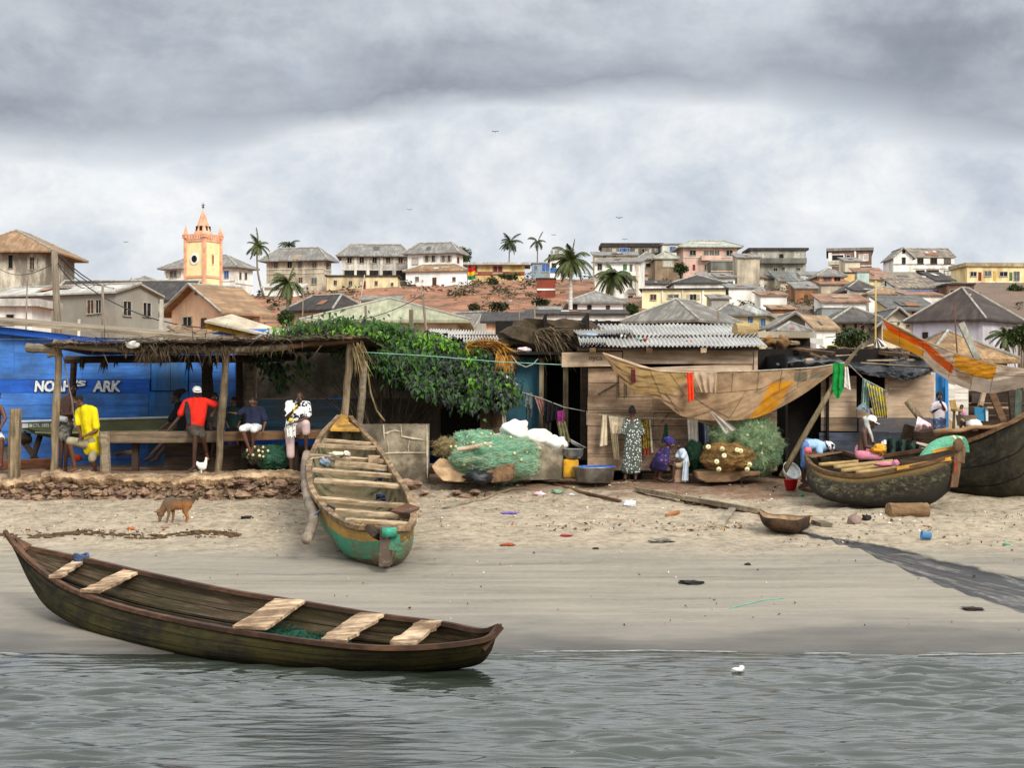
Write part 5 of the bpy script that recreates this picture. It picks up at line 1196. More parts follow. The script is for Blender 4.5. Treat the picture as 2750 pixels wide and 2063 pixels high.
for k in range(420):
    u = R.random(); p = poly(pts, u)+V((0, R.uniform(-.12, .12), R.uniform(-.07, .06))); d = poly(pts, min(1, u+.1))-poly(pts, max(0, u-.1)); blades(q, p, d+V((R.uniform(-.15, .15), 0, R.uniform(-.2, .1))), R.uniform(.2, .45), .012, .2)
for k in range(160):
    p = W('G', R.uniform(590, 700), R.uniform(270, 330), 34.55); blades(q, p, (R.uniform(-.3, .5), -.1, -1), R.uniform(.2, .55), .012, .1)
q.build('straw', mat('straw_gold', '#c29043', '#96692c', sc=4, rough=.9, island=.3, bump=0), T)
rope('slack rope looped below the dark corrugated roof', [W('G', x, y, 34.5) for x, y in ((705, 330), (760, 400), (830, 430), (890, 405), (930, 360))], .012)
q = MB(); lumpcloth(q, W('G', 810, 285, 34.9), (.16, .12, .06), 8); solo(q, 'roof_rag', 'faded pink and white rag on the dark corrugated roof', 'rag', mat('cloth_pinkwhite', '#d9a8a8', '#d8d5cf', sc=7), smooth=True)
rope('thin green line strung from the shelter across the bush to the plank hut', [W('F', 1130, 300, 32.7), W('G', 0, 335, 32.9), W('G', 600, 385, 33.0), W('G', 1135, 410, 33.1)], .009, mat('cord_green', '#86b5a3', '#6a9a88', sc=9))

# ---- central plank hut
T = thing('plank_hut', 'big tan plank hut with a pale corrugated roof and scrawled writing', 'hut', W('H', 950, 1250, 34.6))
q = MB(); boards(q, 'H', 250, 520, [372, 500, 625], 33.55, split=0); boards(q, 'H', 515, 640, [372, 620], 33.55, split=0)
boards(q, 'H', 245, 1660, [620, 730, 750, 865, 985, 1105, 1245], 33.55, split=.7); boards(q, 'H', 640, 1660, [400, 500, 620], 33.55, split=.9); boards(q, 'H', 1660, 1855, [600, 740, 860, 980, 1110, 1245], 33.6, split=0); q.build('plank_siding', PLANK, T)
q = MB(); boards(q, 'H', 545, 1652, [216, 340], 33.42, .04, split=0); plate(q, 'H', [(28, 243), (540, 238), (540, 358), (28, 366)], 33.36, .05); q.build('header_board', PLANKL, T)
q = MB(); plate(q, 'H', [(720, 372), (1660, 335), (1668, 398), (860, 402)], 33.46, .04); q.build('pale_board', wood('wood_pale', '#dcc3a8', '#bfa286', 0), T)
q = MB(); plate(q, 'H', [(1655, 215), (1690, 215), (1690, 400), (1660, 400)], 33.4, .1); q.build('corner_board', PLANKL, T)
for (xa, ya, xb, yb) in ((510, 372, 512, 622), (330, 600, 495, 505), (575, 380, 575, 625), (535, 238, 540, 345), (870, 840, 940, 755)):
    q = MB(); q.beam(W('H', xa, ya, 33.5), W('H', xb, yb, 33.5), .02, .03, up=(0, 1, 0)); q.build('batten', WOODD, T)
q = MB()
S1 = dict(TL=W('H', 120, 4, 36.4), TR=W('H', 1600, 6, 36.4), BL=W('H', 160, 98, 34.55), BR=W('H', 1700, 98, 34.55))
corr(q, S1['TL'], S1['TR'], S1['BL'], S1['BR'], 42, .026, nv=6, jz=.03)
corr(q, W('H', 160, 92, 34.75)+V((0, 0, -.03)), W('H', 1690, 92, 34.75)+V((0, 0, -.03)), W('H', 185, 186, 32.95), W('H', 1775, 192, 32.95), 44, .026, nv=6, jz=.03)
corr(q, W('H', 125, 75, 34.9)+V((0, 0, .05)), W('H', 620, 62, 34.9)+V((0, 0, .05)), W('H', 165, 112, 34.3)+V((0, 0, .05)), W('H', 640, 96, 34.3)+V((0, 0, .05)), 22, .026, nv=2)
corr(q, W('H', 180, 150, 33.7)+V((0, 0, .05)), W('H', 395, 146, 33.7)+V((0, 0, .05)), W('H', 190, 183, 33.0)+V((0, 0, .05)), W('H', 410, 183, 33.0)+V((0, 0, .05)), 10, .026, nv=2)
q.build('roof', CORR, T)
q = MB(); q.beam(W('H', 160, 212, 33.1), W('H', 1700, 208, 33.1), .1, .09); q.build('eave_beam', WOODD, T)
for x in (290, 770, 1232):
    q = MB(); q.beam(W('H', x, 225, 32.95), W('H', x, 215, 35.5), .13, .11, j=.01); q.build('rafter', WOODB if x < 1200 else PLANKL, T)
text('nyca', 'graffiti', mat('charcoal', (.05, .035, .03), bump=0), T, 'H', 262, 278, 370, 322, 33.345, -.01, .002)
q = MB(); q.box(W('H', 900, 800, 36.6), (11, .1, 3.4)); q.box(W('H', 1850, 800, 35.3), (.05, 2.6, 3)); q.box(W('H', 240, 800, 35.1), (.05, 3, 3)); q.build('rear_wall', MATS['shade_black'], T)  # inside walls coloured black, shade painted in behind the doorway
q = MB(); q.tube([W('H', 1495, 62, 34.8), W('H', 1668, 66, 34.9)], [.2, .21], 12, jit=.03); solo(q, 'log_roll', 'short pale log lying at the end of the pale corrugated roof', 'log', wood('log_pale', '#b59c6f', '#8d7650', 0))
for i, (x, y, c_, lb) in enumerate(((270, 95, '#9fb4c8', 'blue-grey rag on the corner of the pale corrugated roof'), (690, 128, '#8fb9a8', 'mint scrap of plastic on the pale corrugated roof'), (725, 132, '#b0483c', 'red scrap on the pale corrugated roof'), (1110, 148, '#c07a80', 'pink scrap on the pale corrugated roof'))):
    q = MB(); lumpcloth(q, W('H', x, y, 33.9+.0), (.2 if i == 0 else .08, .1, .035), i); solo(q, 'roof_scrap', lb, 'scrap', mat('scrap_%d' % i, c_), 'scraps on the pale corrugated roof', smooth=True)

# ---- dark doorway hut and black plastic roof on the right
T = thing('plastic_roof_hut', 'plank hut under a black plastic roof weighed down with lumber', 'hut', W('I', 700, 950, 36.4))
q = MB(); boards(q, 'I', 315, 605, [480, 578, 694, 818], 36.0, split=0); boards(q, 'I', 850, 1232, [470, 585, 648, 703, 820], 36.0, split=.2); boards(q, 'I', 605, 845, [740, 820], 36.02, split=0); q.build('plank_siding', PLANKL, T)
q = MB(); boards(q, 'I', 315, 610, [818, 930], 36.0, split=0); boards(q, 'I', 620, 1240, [820, 938], 36.0, split=.3); q.build('lower_siding', wood('wood_smoky', '#917a5f', '#635647', 0, dirt='#4a4e55', da=.6), T)
q = MB(); boards(q, 'I', 300, 1250, [938, 1010, 1100, 1200, 1292], 36.0, split=.5); q.build('base_board', wood('wood_blue_grey', '#565e70', '#3d4047', 0), T)
q = MB(); plate(q, 'I', [(835, 490), (862, 490), (860, 745), (838, 745)], 35.95, .06); q.build('window_post', PLANKL, T)
q = MB(); plate(q, 'I', [(600, 470), (840, 470), (840, 742), (605, 742)], 36.4, .04); plate(q, 'I', [(-60, 440), (318, 470), (318, 1100), (-60, 1100)], 37.6, .05); q.box(W('I', 318, 780, 36.7), (.05, 1.6, 2.2)); q.build('dark_interior', MATS['shade_black'], T)  # black sheets painted as the shade inside window and doorway
def pl(u, v):
    top = [(-70, 285), (100, 278), (300, 270), (600, 275), (900, 290), (1260, 330)]; bot = [(-40, 425), (100, 415), (300, 410), (480, 395), (700, 470), (900, 505), (1030, 515), (1140, 490), (1250, 420)]
    a = poly([V((x, y, 0)) for x, y in top], u); b = poly([V((x, y, 0)) for x, y in bot], u)
    yy = lerp(a.y, b.y, v); Yv = lerp(38.2, 35.5 if u > .45 else 34.6, min(1, v*1.25))
    p = W('I', lerp(a.x, b.x, v), yy, Yv); w_ = .16*fbm(u*9, v*3, 7)+.04*fbm(u*26, v*7, 3)
    p.y -= w_*1.5; p.z += w_*.9; return p
q = MB(); q.grid(pl, 170, 40); q.build('plastic_sheet', BLACKP, T, smooth=True)
LAB = ['long pole along the black plastic eave', 'second pole under the long eave pole', 'slanting board on the black plastic', 'short yellow block on the black plastic', 'pale offcut on the black plastic', 'crooked branch on the black plastic', 'flat board near the bamboo mast', 'pale stick beside the bamboo mast', 'dark plank under the striped sail tip', 'thin batten across the plastic roof', 'mossy plank near the log roll', 'weathered plank behind the yellow block']
for i, (x1, y1, x2, y2, w_, m_) in enumerate(((690, 355, 1160, 352, .09, WOODG), (640, 378, 1300, 420, .07, WOODG), (230, 300, 470, 385, .13, WOODB), (180, 355, 240, 350, .15, PLANKL), (180, 378, 310, 380, .07, PLANKL), (500, 400, 640, 235, .07, WOODB), (760, 290, 1000, 320, .18, WOODB), (690, 240, 740, 225, .04, PLANKL), (850, 275, 1150, 350, .16, WOODD), (430, 318, 600, 312, .05, PLANKL), (-60, 270, 200, 262, .2, WOODD), (90, 262, 420, 300, .14, WOODB))):
    q = MB(); q.beam(W('I', x1, y1, 35.6-.03*i+ (1.4 if y1 < 300 else 0)), W('I', x2, y2, 35.7-.03*i+(1.4 if y2 < 300 else 0)), w_, w_*.5, j=.015); solo(q, 'roof_lumber', lb if (lb := LAB[i]) else '', 'lumber', m_, 'lumber on the black plastic roof')
q = MB()
rr = random.Random(3)
for k in range(260):
    p = W('I', rr.uniform(60, 1180), rr.uniform(255, 330), rr.uniform(36.6, 38)); q.beam(p, p+V((rr.uniform(-.35, .35), rr.uniform(-.2, .2), rr.uniform(-.03, .05))), rr.uniform(.02, .08), .02, j=.008)
tag(q.build('roof_debris', wood('debris_mix', '#8c7357', '#5d4a38', 0, island=.5)), 'litter of broken wood over the black plastic roof', 'debris', None, 'stuff')
for i, (x, y, rx, ry, c_, lb) in enumerate(((0, 220, 70, 60, '#8f6a45', 'bulging brown sack at the end of the pale corrugated roof'), (-110, 205, 60, 45, '#a5793f', 'ochre coiled sack by the short log on the roof'), (90, 225, 50, 26, '#9d8a68', 'tan cloth bundle on the black plastic hut'), (405, 245, 40, 14, '#a9b843', 'lime-green heap of leaves on the black plastic roof'), (120, 290, 60, 20, '#4a4743', 'dark tyre-like bundle under the tan cloth bundle'))):
    s_ = 3.017*F/36.8; q = MB(); q.ball(W('I', x, y, 36.8), (rx/s_, .3, ry/s_), 18, 12, lump=.35, ls=2., seed=i); solo(q, 'roof_bundle', lb, 'bundle', mat('bundle_%d' % i, c_, tuple(z*.55 for z in H2(c_)), sc=6, dirt='#4a3a28', da=.4), 'bundles on the black plastic hut', smooth=True)
T = thing('slab_roof_hut', 'low hut with a flat pale slab roof behind the short log', 'hut', W('D', 320, 1240, 50))
q = MB(); plate(q, 'D', [(90, 1092), (548, 1098), (545, 1142), (95, 1140)], 49.5, 1.6); q.build('slab', wallm('#b3a894', '#7a6f5c', .5), T)
q = MB(); plate(q, 'D', [(375, 1142), (520, 1142), (520, 1260), (375, 1260)], 50.3, 1.); q.build('wall', MATS['shade_black'], T)
q = MB(); plate(q, 'D', [(518, 1142), (620, 1152), (622, 1205), (520, 1180)], 49.2, .04); q.build('white_board', wallm('#dcdad2'), T)
q = MB(); plate(q, 'D', [(-60, 1060), (90, 1070), (90, 1200), (-60, 1200)], 50.5, 1); q.build('side_wall', wallm('#a59a86'), T)
# blue-door house and the dark timber stall at the frame edge
T = thing('blue_door_house', 'whitewashed hut with a bright blue open door', 'house', W('I', 1380, 900, 36.6))
q = MB(); boards(q, 'I', 1205, 1245, [450, 1000], 36.2, split=0); boards(q, 'I', 1402, 1512, [540, 617, 678, 740, 1000], 36.2, split=0); plate(q, 'I', [(1345, 540), (1403, 560), (1403, 880), (1350, 830)], 36.15, .04); q.build('white_siding', wood('white_plank', '#d8d2c8', '#b9b0a2', 0, island=.06, dirt='#8d8272', da=.3), T)
q = MB(); plate(q, 'I', [(1242, 430), (1320, 430), (1322, 900), (1242, 900)], 36.3, .04); plate(q, 'I', [(1322, 440), (1348, 450), (1350, 900), (1322, 900)], 36.1, .04); q.build('door', mat('door_blue', '#2f7fbe', '#256aa2', sc=2, st=(3, 3, .5), rough=.6, dirt='#2a4a60', da=.3), T)
T = thing('dark_stall', 'dark timber stall with blue panels at the picture edge', 'stall', W('I', 1750, 900, 35.8))
q = MB(); boards(q, 'I', 1512, 2200, [600, 700, 735, 800, 1000], 36.4, split=.7); q.build('dark_siding', WOODD, T)
q = MB(); plate(q, 'I', [(1560, 738), (1662, 735), (1668, 850), (1565, 845)], 36.2, .05); q.build('blue_panel', mat('panel_blue', '#3580a5', '#2a6a8c', sc=3), T)
q = MB(); plate(q, 'I', [(1650, 735), (1670, 735), (1672, 848), (1654, 848)], 36.15, .05); q.build('white_trim', LETW, T)
q = MB(); q.beam(W('I', 1660, 738, 36.1), W('I', 1850, 740, 36.1), .06, .05); q.build('shelf', PLANK, T)
q = MB(); plate(q, 'I', [(1538, 625), (1620, 625), (1620, 705), (1538, 705)], 36.32, .03); q.build('window_panel', mat('glass_dull', '#4a4038', '#2e2823'), T)
for i, (x1, y1, x2, y2, lb) in enumerate(((1640, 600, 1610, 730, 'short pale strut under the striped sail'), (1690, 600, 1800, 870, 'long dark slanting strut beneath the striped sail'), (1860, 600, 1880, 850, 'upright dark post near the picture edge'), (1915, 600, 1905, 830, 'greenish upright post at the picture edge'))):
    q = MB(); q.beam(W('I', x1, y1, 34.6), W('I', x2, y2, 34.4), .16 if i != 0 else .1, .1, up=(0, 1, 0), j=.01); solo(q, 'timber_strut', lb, 'strut', [PLANK, WOODB, WOODD, wood('wood_green', '#4d5a4c', '#37423a', 2)][i], 'struts under the striped sail')
# ================================================================ boats
def paintmat(name, stops, chip=(.20, .15, .10), amt=.5, rough=.6, sc=3., interp='CONSTANT', jag=.10):
    m, t = newmat(name)
    a = t.n('ShaderNodeAttribute', attribute_name='hs')
    co = t.coord(); nz = t.noise(co, sc, 7, .65); nf = t.noise(t.coord((3, 3, 9)), 2.2, 9, .7)
    f = t.math('ADD', a.outputs['Fac'], t.math('MULTIPLY', t.math('SUBTRACT', nz, .5), jag))
    col = t.ramp(f, stops, interp)
    var = t.ramp(t.noise(co, 1.3, 6), [(.3, .55), (.7, 1.15)])
    col = t.mix(1., col, var, 'MULTIPLY')
    ch = t.ramp(nf, [(.60-.2*amt, 0.), (.66-.2*amt, 1.)])
    ch2 = t.ramp(t.noise(co, 1.1, 4), [(.35, 0.), (.6, 1.)])
    col = t.mix(t.math('MULTIPLY', ch, ch2), col, chip)
    t.out(col, rough, nf, .5, .012, spec=.3)
    return m
def section(st, t, th, k=0., q=.62):
    N, F_, K = poly(st[0], t), poly(st[1], t), poly(st[2], t)
    c = (N+F_)/2; hv = (F_-N)/2*(1-k); d = (K-c)*(1-k*1.8)
    return c+hv*math.sin(th)+d*max(0., math.cos(th))**q
def hull_mesh(T, st, mo, mi, nu=80, ns=22, q=.62, thick=.07, t0=0., t1=1., wob=.008):
    mb = MB(); hs_ = []
    def surf(k, flip, m):
        b = len(mb.v)
        for i in range(nu+1):
            t = lerp(t0, t1, i/nu)
            for j in range(ns+1):
                th = lerp(-pi/2, pi/2, j/ns); p = section(st, t, th, k, q)
                p += V((0, 1, .3))*wob*noise.noise(p*2.3)
                mb.v.append(p); hs_.append(max(0., math.cos(th))**q)
        for i in range(nu):
            for j in range(ns):
                a = b+i*(ns+1)+j; f = [a, a+1, a+ns+2, a+ns+1]
                mb.f.append(f[::-1] if flip else f); mb.m.append(m)
        return b
    o = surf(0, False, 0); n = surf(thick, True, 1)
    for j in (0, ns):
        for i in range(nu):
            a, b = o+i*(ns+1)+j, n+i*(ns+1)+j; mb.f.append([a, a+ns+1, b+ns+1, b]); mb.m.append(0)
    for i in (0, nu):
        for j in range(ns):
            a, b = o+i*(ns+1)+j, n+i*(ns+1)+j; mb.f.append([a, a+1, b+1, b]); mb.m.append(0)
    mb.a['hs'] = hs_; mb.a['bt'] = [lerp(t0, t1, i/nu) for k in (0, 1) for i in range(nu+1) for j in range(ns+1)]
    return mb.build('hull', [mo, mi], T, smooth=True)
def gunwale(T, pts, w, h, mt, name='gunwale', n=60, t0=0., t1=1., jit=.05):
    mb = MB(); P_ = [poly(pts, lerp(t0, t1, k/n)) for k in range(n+1)]
    vs = []
    for k, p in enumerate(P_):
        d = P_[min(k+1, n)]-P_[max(k-1, 0)]; d.z = 0; d.normalize(); s_ = V((d.y, -d.x, 0)); jw = 1+R.uniform(-jit, jit); jh = R.uniform(-jit, jit)*.2
        vs += [p+s_*w*jw/2+V((0, 0, h/2+jh*h)), p-s_*w*jw/2+V((0, 0, h/2+jh*h)), p-s_*w*jw/2-V((0, 0, h/2)), p+s_*w*jw/2-V((0, 0, h/2))]
    fs = [(k*4+a, (k+1)*4+a, (k+1)*4+(a+1) % 4, k*4+(a+1) % 4) for k in range(n) for a in range(4)]+[(3, 2, 1, 0), tuple(n*4+a for a in range(4))]
    mb.add(vs, fs); return mb.build(name, mt, T)
def plank_between(T, a, b, w, th, mt, name='thwart', dirn=None, rough=.012):
    # board from a to b whose width runs along dirn
    a, b = V(a), V(b); x = (b-a).normalized(); y = V(dirn); y = (y-x*y.dot(x)).normalized(); z = x.cross(y)
    if z.z < 0: z = -z
    n = 10; mb = MB(); vs = []
    for k in range(n+1):
        p = lerp(a, b, k/n); e1, e2 = R.uniform(-rough, rough), R.uniform(-rough, rough); dz = z*R.uniform(-.004, .004)
        vs += [p+y*(w/2+e1)+z*th/2+dz, p-y*(w/2+e2)+z*th/2+dz, p-y*(w/2+e2)-z*th/2+dz, p+y*(w/2+e1)-z*th/2+dz]
    fs = [(k*4+i, k*4+(i+1) % 4, (k+1)*4+(i+1) % 4, (k+1)*4+i) for k in range(n) for i in range(4)]+[(0, 3, 2, 1), tuple(n*4+i for i in range(4))]
    mb.add(vs, fs); return mb.build(name, mt, T)
THW = wood('thwart_wood', '#cbb190', '#83674c', 0, da=.6, ds=2.2, lo=.42, hi=.58)
GUN = wood('gunwale_wood', '#6e4e39', '#443024', 0, island=0, da=.5)
def hullmat(name, stops, seams=(), L=7., rough=.6, stain=None, sa=.5):
    # planked hull: grain runs along the boat (attribute bt), seams follow the depth (attribute hs)
    m, t = newmat(name); a = t.n('ShaderNodeAttribute', attribute_name='hs'); b = t.n('ShaderNodeAttribute', attribute_name='bt'); cb_ = t.n('ShaderNodeCombineXYZ')
    t.l(t.math('MULTIPLY', b.outputs['Fac'], L), cb_.inputs[0]); t.l(t.math('MULTIPLY', a.outputs['Fac'], 6.), cb_.inputs[1])
    g_ = t.noise(cb_.outputs[0], 1.6, 10, .72, .3); co_ = t.coord(); n_ = t.noise(co_, 5, 8, .7); big = t.noise(co_, .9, 5)
    col = t.ramp(g_, stops)
    if stain: col = t.mix(t.math('MULTIPLY', t.ramp(t.math('ADD', t.math('MULTIPLY', big, .6), t.math('MULTIPLY', n_, .4)), [(.50-.1*sa, 0.), (.60, 1.)]), sa), col, stain)
    h = t.math('ADD', g_, t.math('MULTIPLY', n_, .4))
    for s_ in seams:
        ln = t.math('LESS_THAN', t.math('ABSOLUTE', t.math('SUBTRACT', t.math('ADD', a.outputs['Fac'], t.math('MULTIPLY', t.math('SUBTRACT', g_, .5), .03)), s_)), .012)
        col = t.mix(t.math('MULTIPLY', ln, .85), col, (.006, .005, .004)); h = t.math('SUBTRACT', h, t.math('MULTIPLY', ln, .6))
    t.out(col, rough, h, .8, .02, spec=.12); return m
HULLD = hullmat('hull_dark', [(.32, (.004, .0035, .0025)), (.48, (.011, .009, .005)), (.60, (.028, .021, .009)), (.72, (.06, .042, .018))], (.30, .58), 9., .8, (.065, .055, .010), .42)
HULLI = hullmat('hull_inside', [(.30, (.022, .015, .009)), (.5, (.065, .045, .027)), (.68, (.16, .115, .072))], (.45, .75), 9., .9, (.032, .030, .011), .6)

# ---- dark dugout at the water's edge
raw = [((22, 283, 19.4), (24, 281, 19.42), (23, 287, 19.4)), ((60, 335, 19.3), (80, 335, 19.5), (75, 385, 19.35)), ((150, 425, 18.95), (180, 362, 19.55), (132, 490, 19.1)),
 ((290, 520, 18.35), (370, 402, 19.25), (225, 595, 18.75)), ((500, 597, 17.6), (640, 465, 18.5), (430, 690, 18.1)), ((800, 668, 16.65), (960, 532, 17.5), (720, 760, 17.15)),
 ((1050, 712, 16.0), (1240, 578, 16.9), (1000, 808, 16.5)), ((1450, 765, 15.5), (1600, 637, 16.4), (1410, 850, 16.12)), ((1750, 775, 15.3), (1875, 672, 16.05), (1760, 866, 15.95)),
 ((2040, 745, 15.2), (2040, 703, 15.7), (2010, 850, 15.65)), ((2112, 692, 15.35), (2118, 684, 15.4), (2085, 790, 15.5))]
def stations(cr, raw): return [[W(cr, *r[i]) for r in raw] for i in range(3)]
s1 = stations('J', raw)
T1 = thing('dugout_canoe', 'long dark wooden canoe with upturned bow lying at the water edge', 'canoe', (s1[2][5].x, s1[2][5].y, 0))
hull_mesh(T1, s1, HULLD, HULLI, nu=110, q=.55, thick=.06)
gunwale(T1, s1[0], .065, .05, GUN, n=90); gunwale(T1, s1[1], .065, .05, GUN, n=90)
# inner stringers
for side in (-1, 1):
    mb = MB(); pts = [section(s1, lerp(.2, .93, k/30), side*1.02, .075, .55) for k in range(31)]; mb.tube(pts, .022, 5); mb.build('stringer', HULLD, T1)
dl = (s1[0][7]-s1[0][5]).normalized()
for k, (x1, y1, x2, y2, Ya, Yb, w_) in enumerate(((232, 478, 345, 408, 18.55, 19.35, .17), (382, 540, 565, 450, 18.0, 18.75, .27), (1062, 694, 1235, 578, 16.0, 16.85, .40), (1412, 750, 1575, 638, 15.6, 16.4, .31), (1700, 764, 1835, 668, 15.38, 16.1, .27))):
    plank_between(T1, W('J', x1, y1, Ya)+V((0, 0, .01)), W('J', x2, y2, Yb)+V((0, 0, .01)), w_, .035, THW, dirn=dl, rough=.02)
mb = MB(); mb.beam(W('J', 2048, 775, 15.35), W('J', 2125, 680, 15.38), .06, .20, up=(0, 1, 0), j=.01); mb.build('stem', GUN, T1)
mb = MB(); mb.add([W('J', 60, 300, 19.42), W('J', 92, 362, 19.3), W('J', 138, 338, 19.6)], [(0, 1, 2)]); mb.add([W('J', 60, 300, 19.42)-V((0, 0, .03)), W('J', 92, 362, 19.3)-V((0, 0, .03)), W('J', 138, 338, 19.6)-V((0, 0, .03))], [(2, 1, 0)]); mb.build('bow_deck', GUN, T1)
mb = MB(); c = W('J', 345, 402, 19.3)
for k in range(4): mb.tube([c+V((.09*math.cos(a*pi/6), .05*math.sin(a*pi/6), -.03+.03*k+.02*math.sin(a*pi/3))) for a in range(13)], .017, 5)
mb.build('rope_lashing', mat('rope_blue', '#4f5f82', '#38445f', sc=9), T1)
mb = MB()
def net1(u, v):
    p = section(s1, lerp(.585, .70, u), lerp(-.9, .75, v), .12, .55); c_ = math.sin(pi*u)*math.sin(pi*v)
    return p+V((0, 0, .03+.16*c_+.05*noise.noise(V((u*7, v*7, 0)))*c_*3))
mb.grid(net1, 26, 26)
GNET = mat('net_green_dark', (.012, .085, .05), (.006, .035, .022), sc=14, rough=.8, bump=.8, bd=.03)
rr = random.Random(4)
for k in range(420):
    u, v = rr.random(), rr.random(); p = net1(u, v); d = V((rr.uniform(-1, 1), rr.uniform(-1, 1), rr.uniform(-.2, .8))).normalized()
    q_ = p+d*.06+V((0, 0, .03)); mb.tube([p, q_, p+d*.13], .004, 3, cap=False)
solo(mb, 'fishing_net', 'small dark green net heaped in the canoe at the water edge', 'net', GNET)
for i in range(2):
    mb = MB(); a = section(s1, .42+.1*i, -.25, .1, .55); mb.tube([a, a+V((.3, .12, .03)), a+V((.55, .02+.2*i, .03))], .012, 5); solo(mb, 'stick', ['thin crooked stick on the floor of the canoe at the water edge', 'short stick near the wide seat of the canoe at the water edge'][i], 'stick', WOODB)
def silt(u, v):
    p = section(s1, lerp(.28, .60, u), lerp(-.62, .62, v), .10, .55); return p+V((0, 0, .05+.06*fbm(u*9, v*4)))
mb = MB(); mb.grid(silt, 40, 14); tag(mb.build('canoe_floor_silt', mat('silt_brown', '#a5876a', '#775b43', sc=5, rough=1, bump=.6), smooth=True), 'dried brown silt on the canoe floor', 'silt', None, 'stuff')

# ---- striped canoe hauled up to the wall
raw = [((900, 1232, 22.3), (1060, 1232, 22.3), (955, 1560, 22.4)), ((700, 1216, 22.7), (1150, 1222, 22.5), (915, 1578, 22.8)), ((500, 1130, 23.4), (1195, 1140, 23.3), (865, 1550, 23.3)),
 ((370, 1000, 24.6), (1172, 985, 24.6), (800, 1400, 24.6)), ((290, 880, 26), (1112, 862, 26), (742, 1295, 26)), ((262, 720, 27.6), (1030, 740, 27.6), (690, 1150, 27.6)),
 ((285, 590, 29), (950, 608, 29), (655, 980, 29)), ((345, 455, 30.4), (850, 475, 30.4), (615, 800, 30.4)), ((400, 365, 31.3), (750, 375, 31.3), (590, 620, 31.3)), ((515, 245, 32.1), (650, 255, 32.1), (580, 430, 32.1)), ((552, 208, 32.5), (610, 212, 32.5), (580, 270, 32.5))]
s2 = stations('L', raw)
T2 = thing('striped_canoe', 'large canoe painted yellow and teal, hauled up the sand stern first', 'canoe', (s2[2][2].x, s2[2][2].y, zt(s2[2][2].x, s2[2][2].y)))
HY2 = paintmat('canoe_stripes', [(0., (.17, .12, .07)), (.09, (.52, .27, .03)), (.33, (.02, .31, .18)), (.78, (.02, .032, .016))], amt=.95, jag=.2, chip=(.13, .10, .05))
HI2 = mat('canoe_inside', '#8a8468', '#5a573f', sc=2.5, st=(2, .6, 2), rough=.85, bump=.4, dirt='#6e5a3c', da=.6, ds=1.3)
hull_mesh(T2, s2, HY2, HI2, nu=110, q=.5, thick=.06, wob=.02)
GUN2 = wood('gunwale_tan', '#a88c68', '#6b543c', 1, island=0, da=.6, ds=2)
gunwale(T2, s2[0], .10, .07, GUN2, n=90, t0=.1, t1=.93); gunwale(T2, s2[1], .10, .07, GUN2, n=90, t0=.1, t1=.93)
gunwale(T2, [lerp(s2[0][1], s2[0][0], 0), lerp(s2[0][0], s2[1][0], .5), s2[1][1]], .12, .07, GUN2, n=16)
TW2 = wood('thwart_ochre', '#c4ac8b', '#8a7357', 0, da=.5, ds=2.2, lo=.42, hi=.58)
for k, (x1, y1, x2, y2, Yy, w_, h_) in enumerate(((400, 440, 835, 470, 30.5, .12, .05), (335, 485, 862, 510, 30.0, .20, .06), (290, 580, 960, 632, 28.9, .20, .06), (500, 640, 965, 690, 28.4, .08, .1), (300, 705, 1025, 760, 27.6, .18, .06), (315, 795, 1085, 850, 26.4, .22, .06), (350, 965, 1150, 1030, 24.75, .19, .06), (500, 1070, 1175, 1120, 23.9, .18, .06), (590, 1150, 1190, 1192, 23.1, .14, .05))):
    plank_between(T2, W('L', x1, y1, Yy), W('L', x2, y2, Yy), w_, h_, TW2, dirn=(0, 1, .12))
mb = MB(); a, b, c_, d, e, f = W('L', 548, 205, 32.45), W('L', 612, 210, 32.45), W('L', 715, 345, 31.2), W('L', 455, 340, 31.2), W('L', 425, 330, 31.35), W('L', 620, 275, 32.0)
up_ = V((0, 0, .045)); mb.add([a, b, f, c_, d]+[p-up_ for p in (a, b, f, c_, d)], [(0, 4, 3, 2, 1), (5, 6, 7, 8, 9), (0, 1, 6, 5), (1, 2, 7, 6), (2, 3, 8, 7), (3, 4, 9, 8), (4, 0, 5, 9)]); mb.build('bow_deck', mat('deck_yellow', '#c0913c', '#946a2b', sc=4, rough=.85, bump=.4, dirt='#6d5330', da=.5, ds=2), T2)
for k in range(15):
    t_ = .30+.042*k
    for sd in (-1, 1):
        mb = MB(); mb.tube([section(s2, t_, sd*lerp(1.35, .55, j/6), .075, .5) for j in range(7)], .026, 4); mb.build('rib', HI2, T2)
mb = MB(); mb.beam(W('L', 955, 1215, 22.2), W('L', 950, 1545, 22.25), .16, .20, up=(0, 1, 0), j=.02); mb.build('stern_post', paintmat('stern_wood', [(0., (.10, .07, .05))], amt=.3), T2)
mb = MB(); mb.beam(W('L', 912, 1262, 22.12), W('L', 1050, 1262, 22.12), .12, .16, up=(0, 1, 0), j=.02); mb.build('stern_block', mat('block_teal', '#3fae8c', '#2a7d63', sc=4, rough=.6, dirt='#4a3f2c', da=.55, ds=3), T2, smooth=True)
mb = MB(); mb.beam(W('L', 1040, 1275, 22.15), W('L', 1010, 1420, 22.15), .13, .06, up=(0, 1, 0), j=.01); mb.build('stern_cleat', MATS['block_teal'], T2)
mb = MB(); mb.beam(W('L', 800, 1225, 22.3), W('L', 895, 1300, 22.2), .10, .25, up=(0, 1, 0), j=.02); mb.build('stern_knee', WOODD, T2)
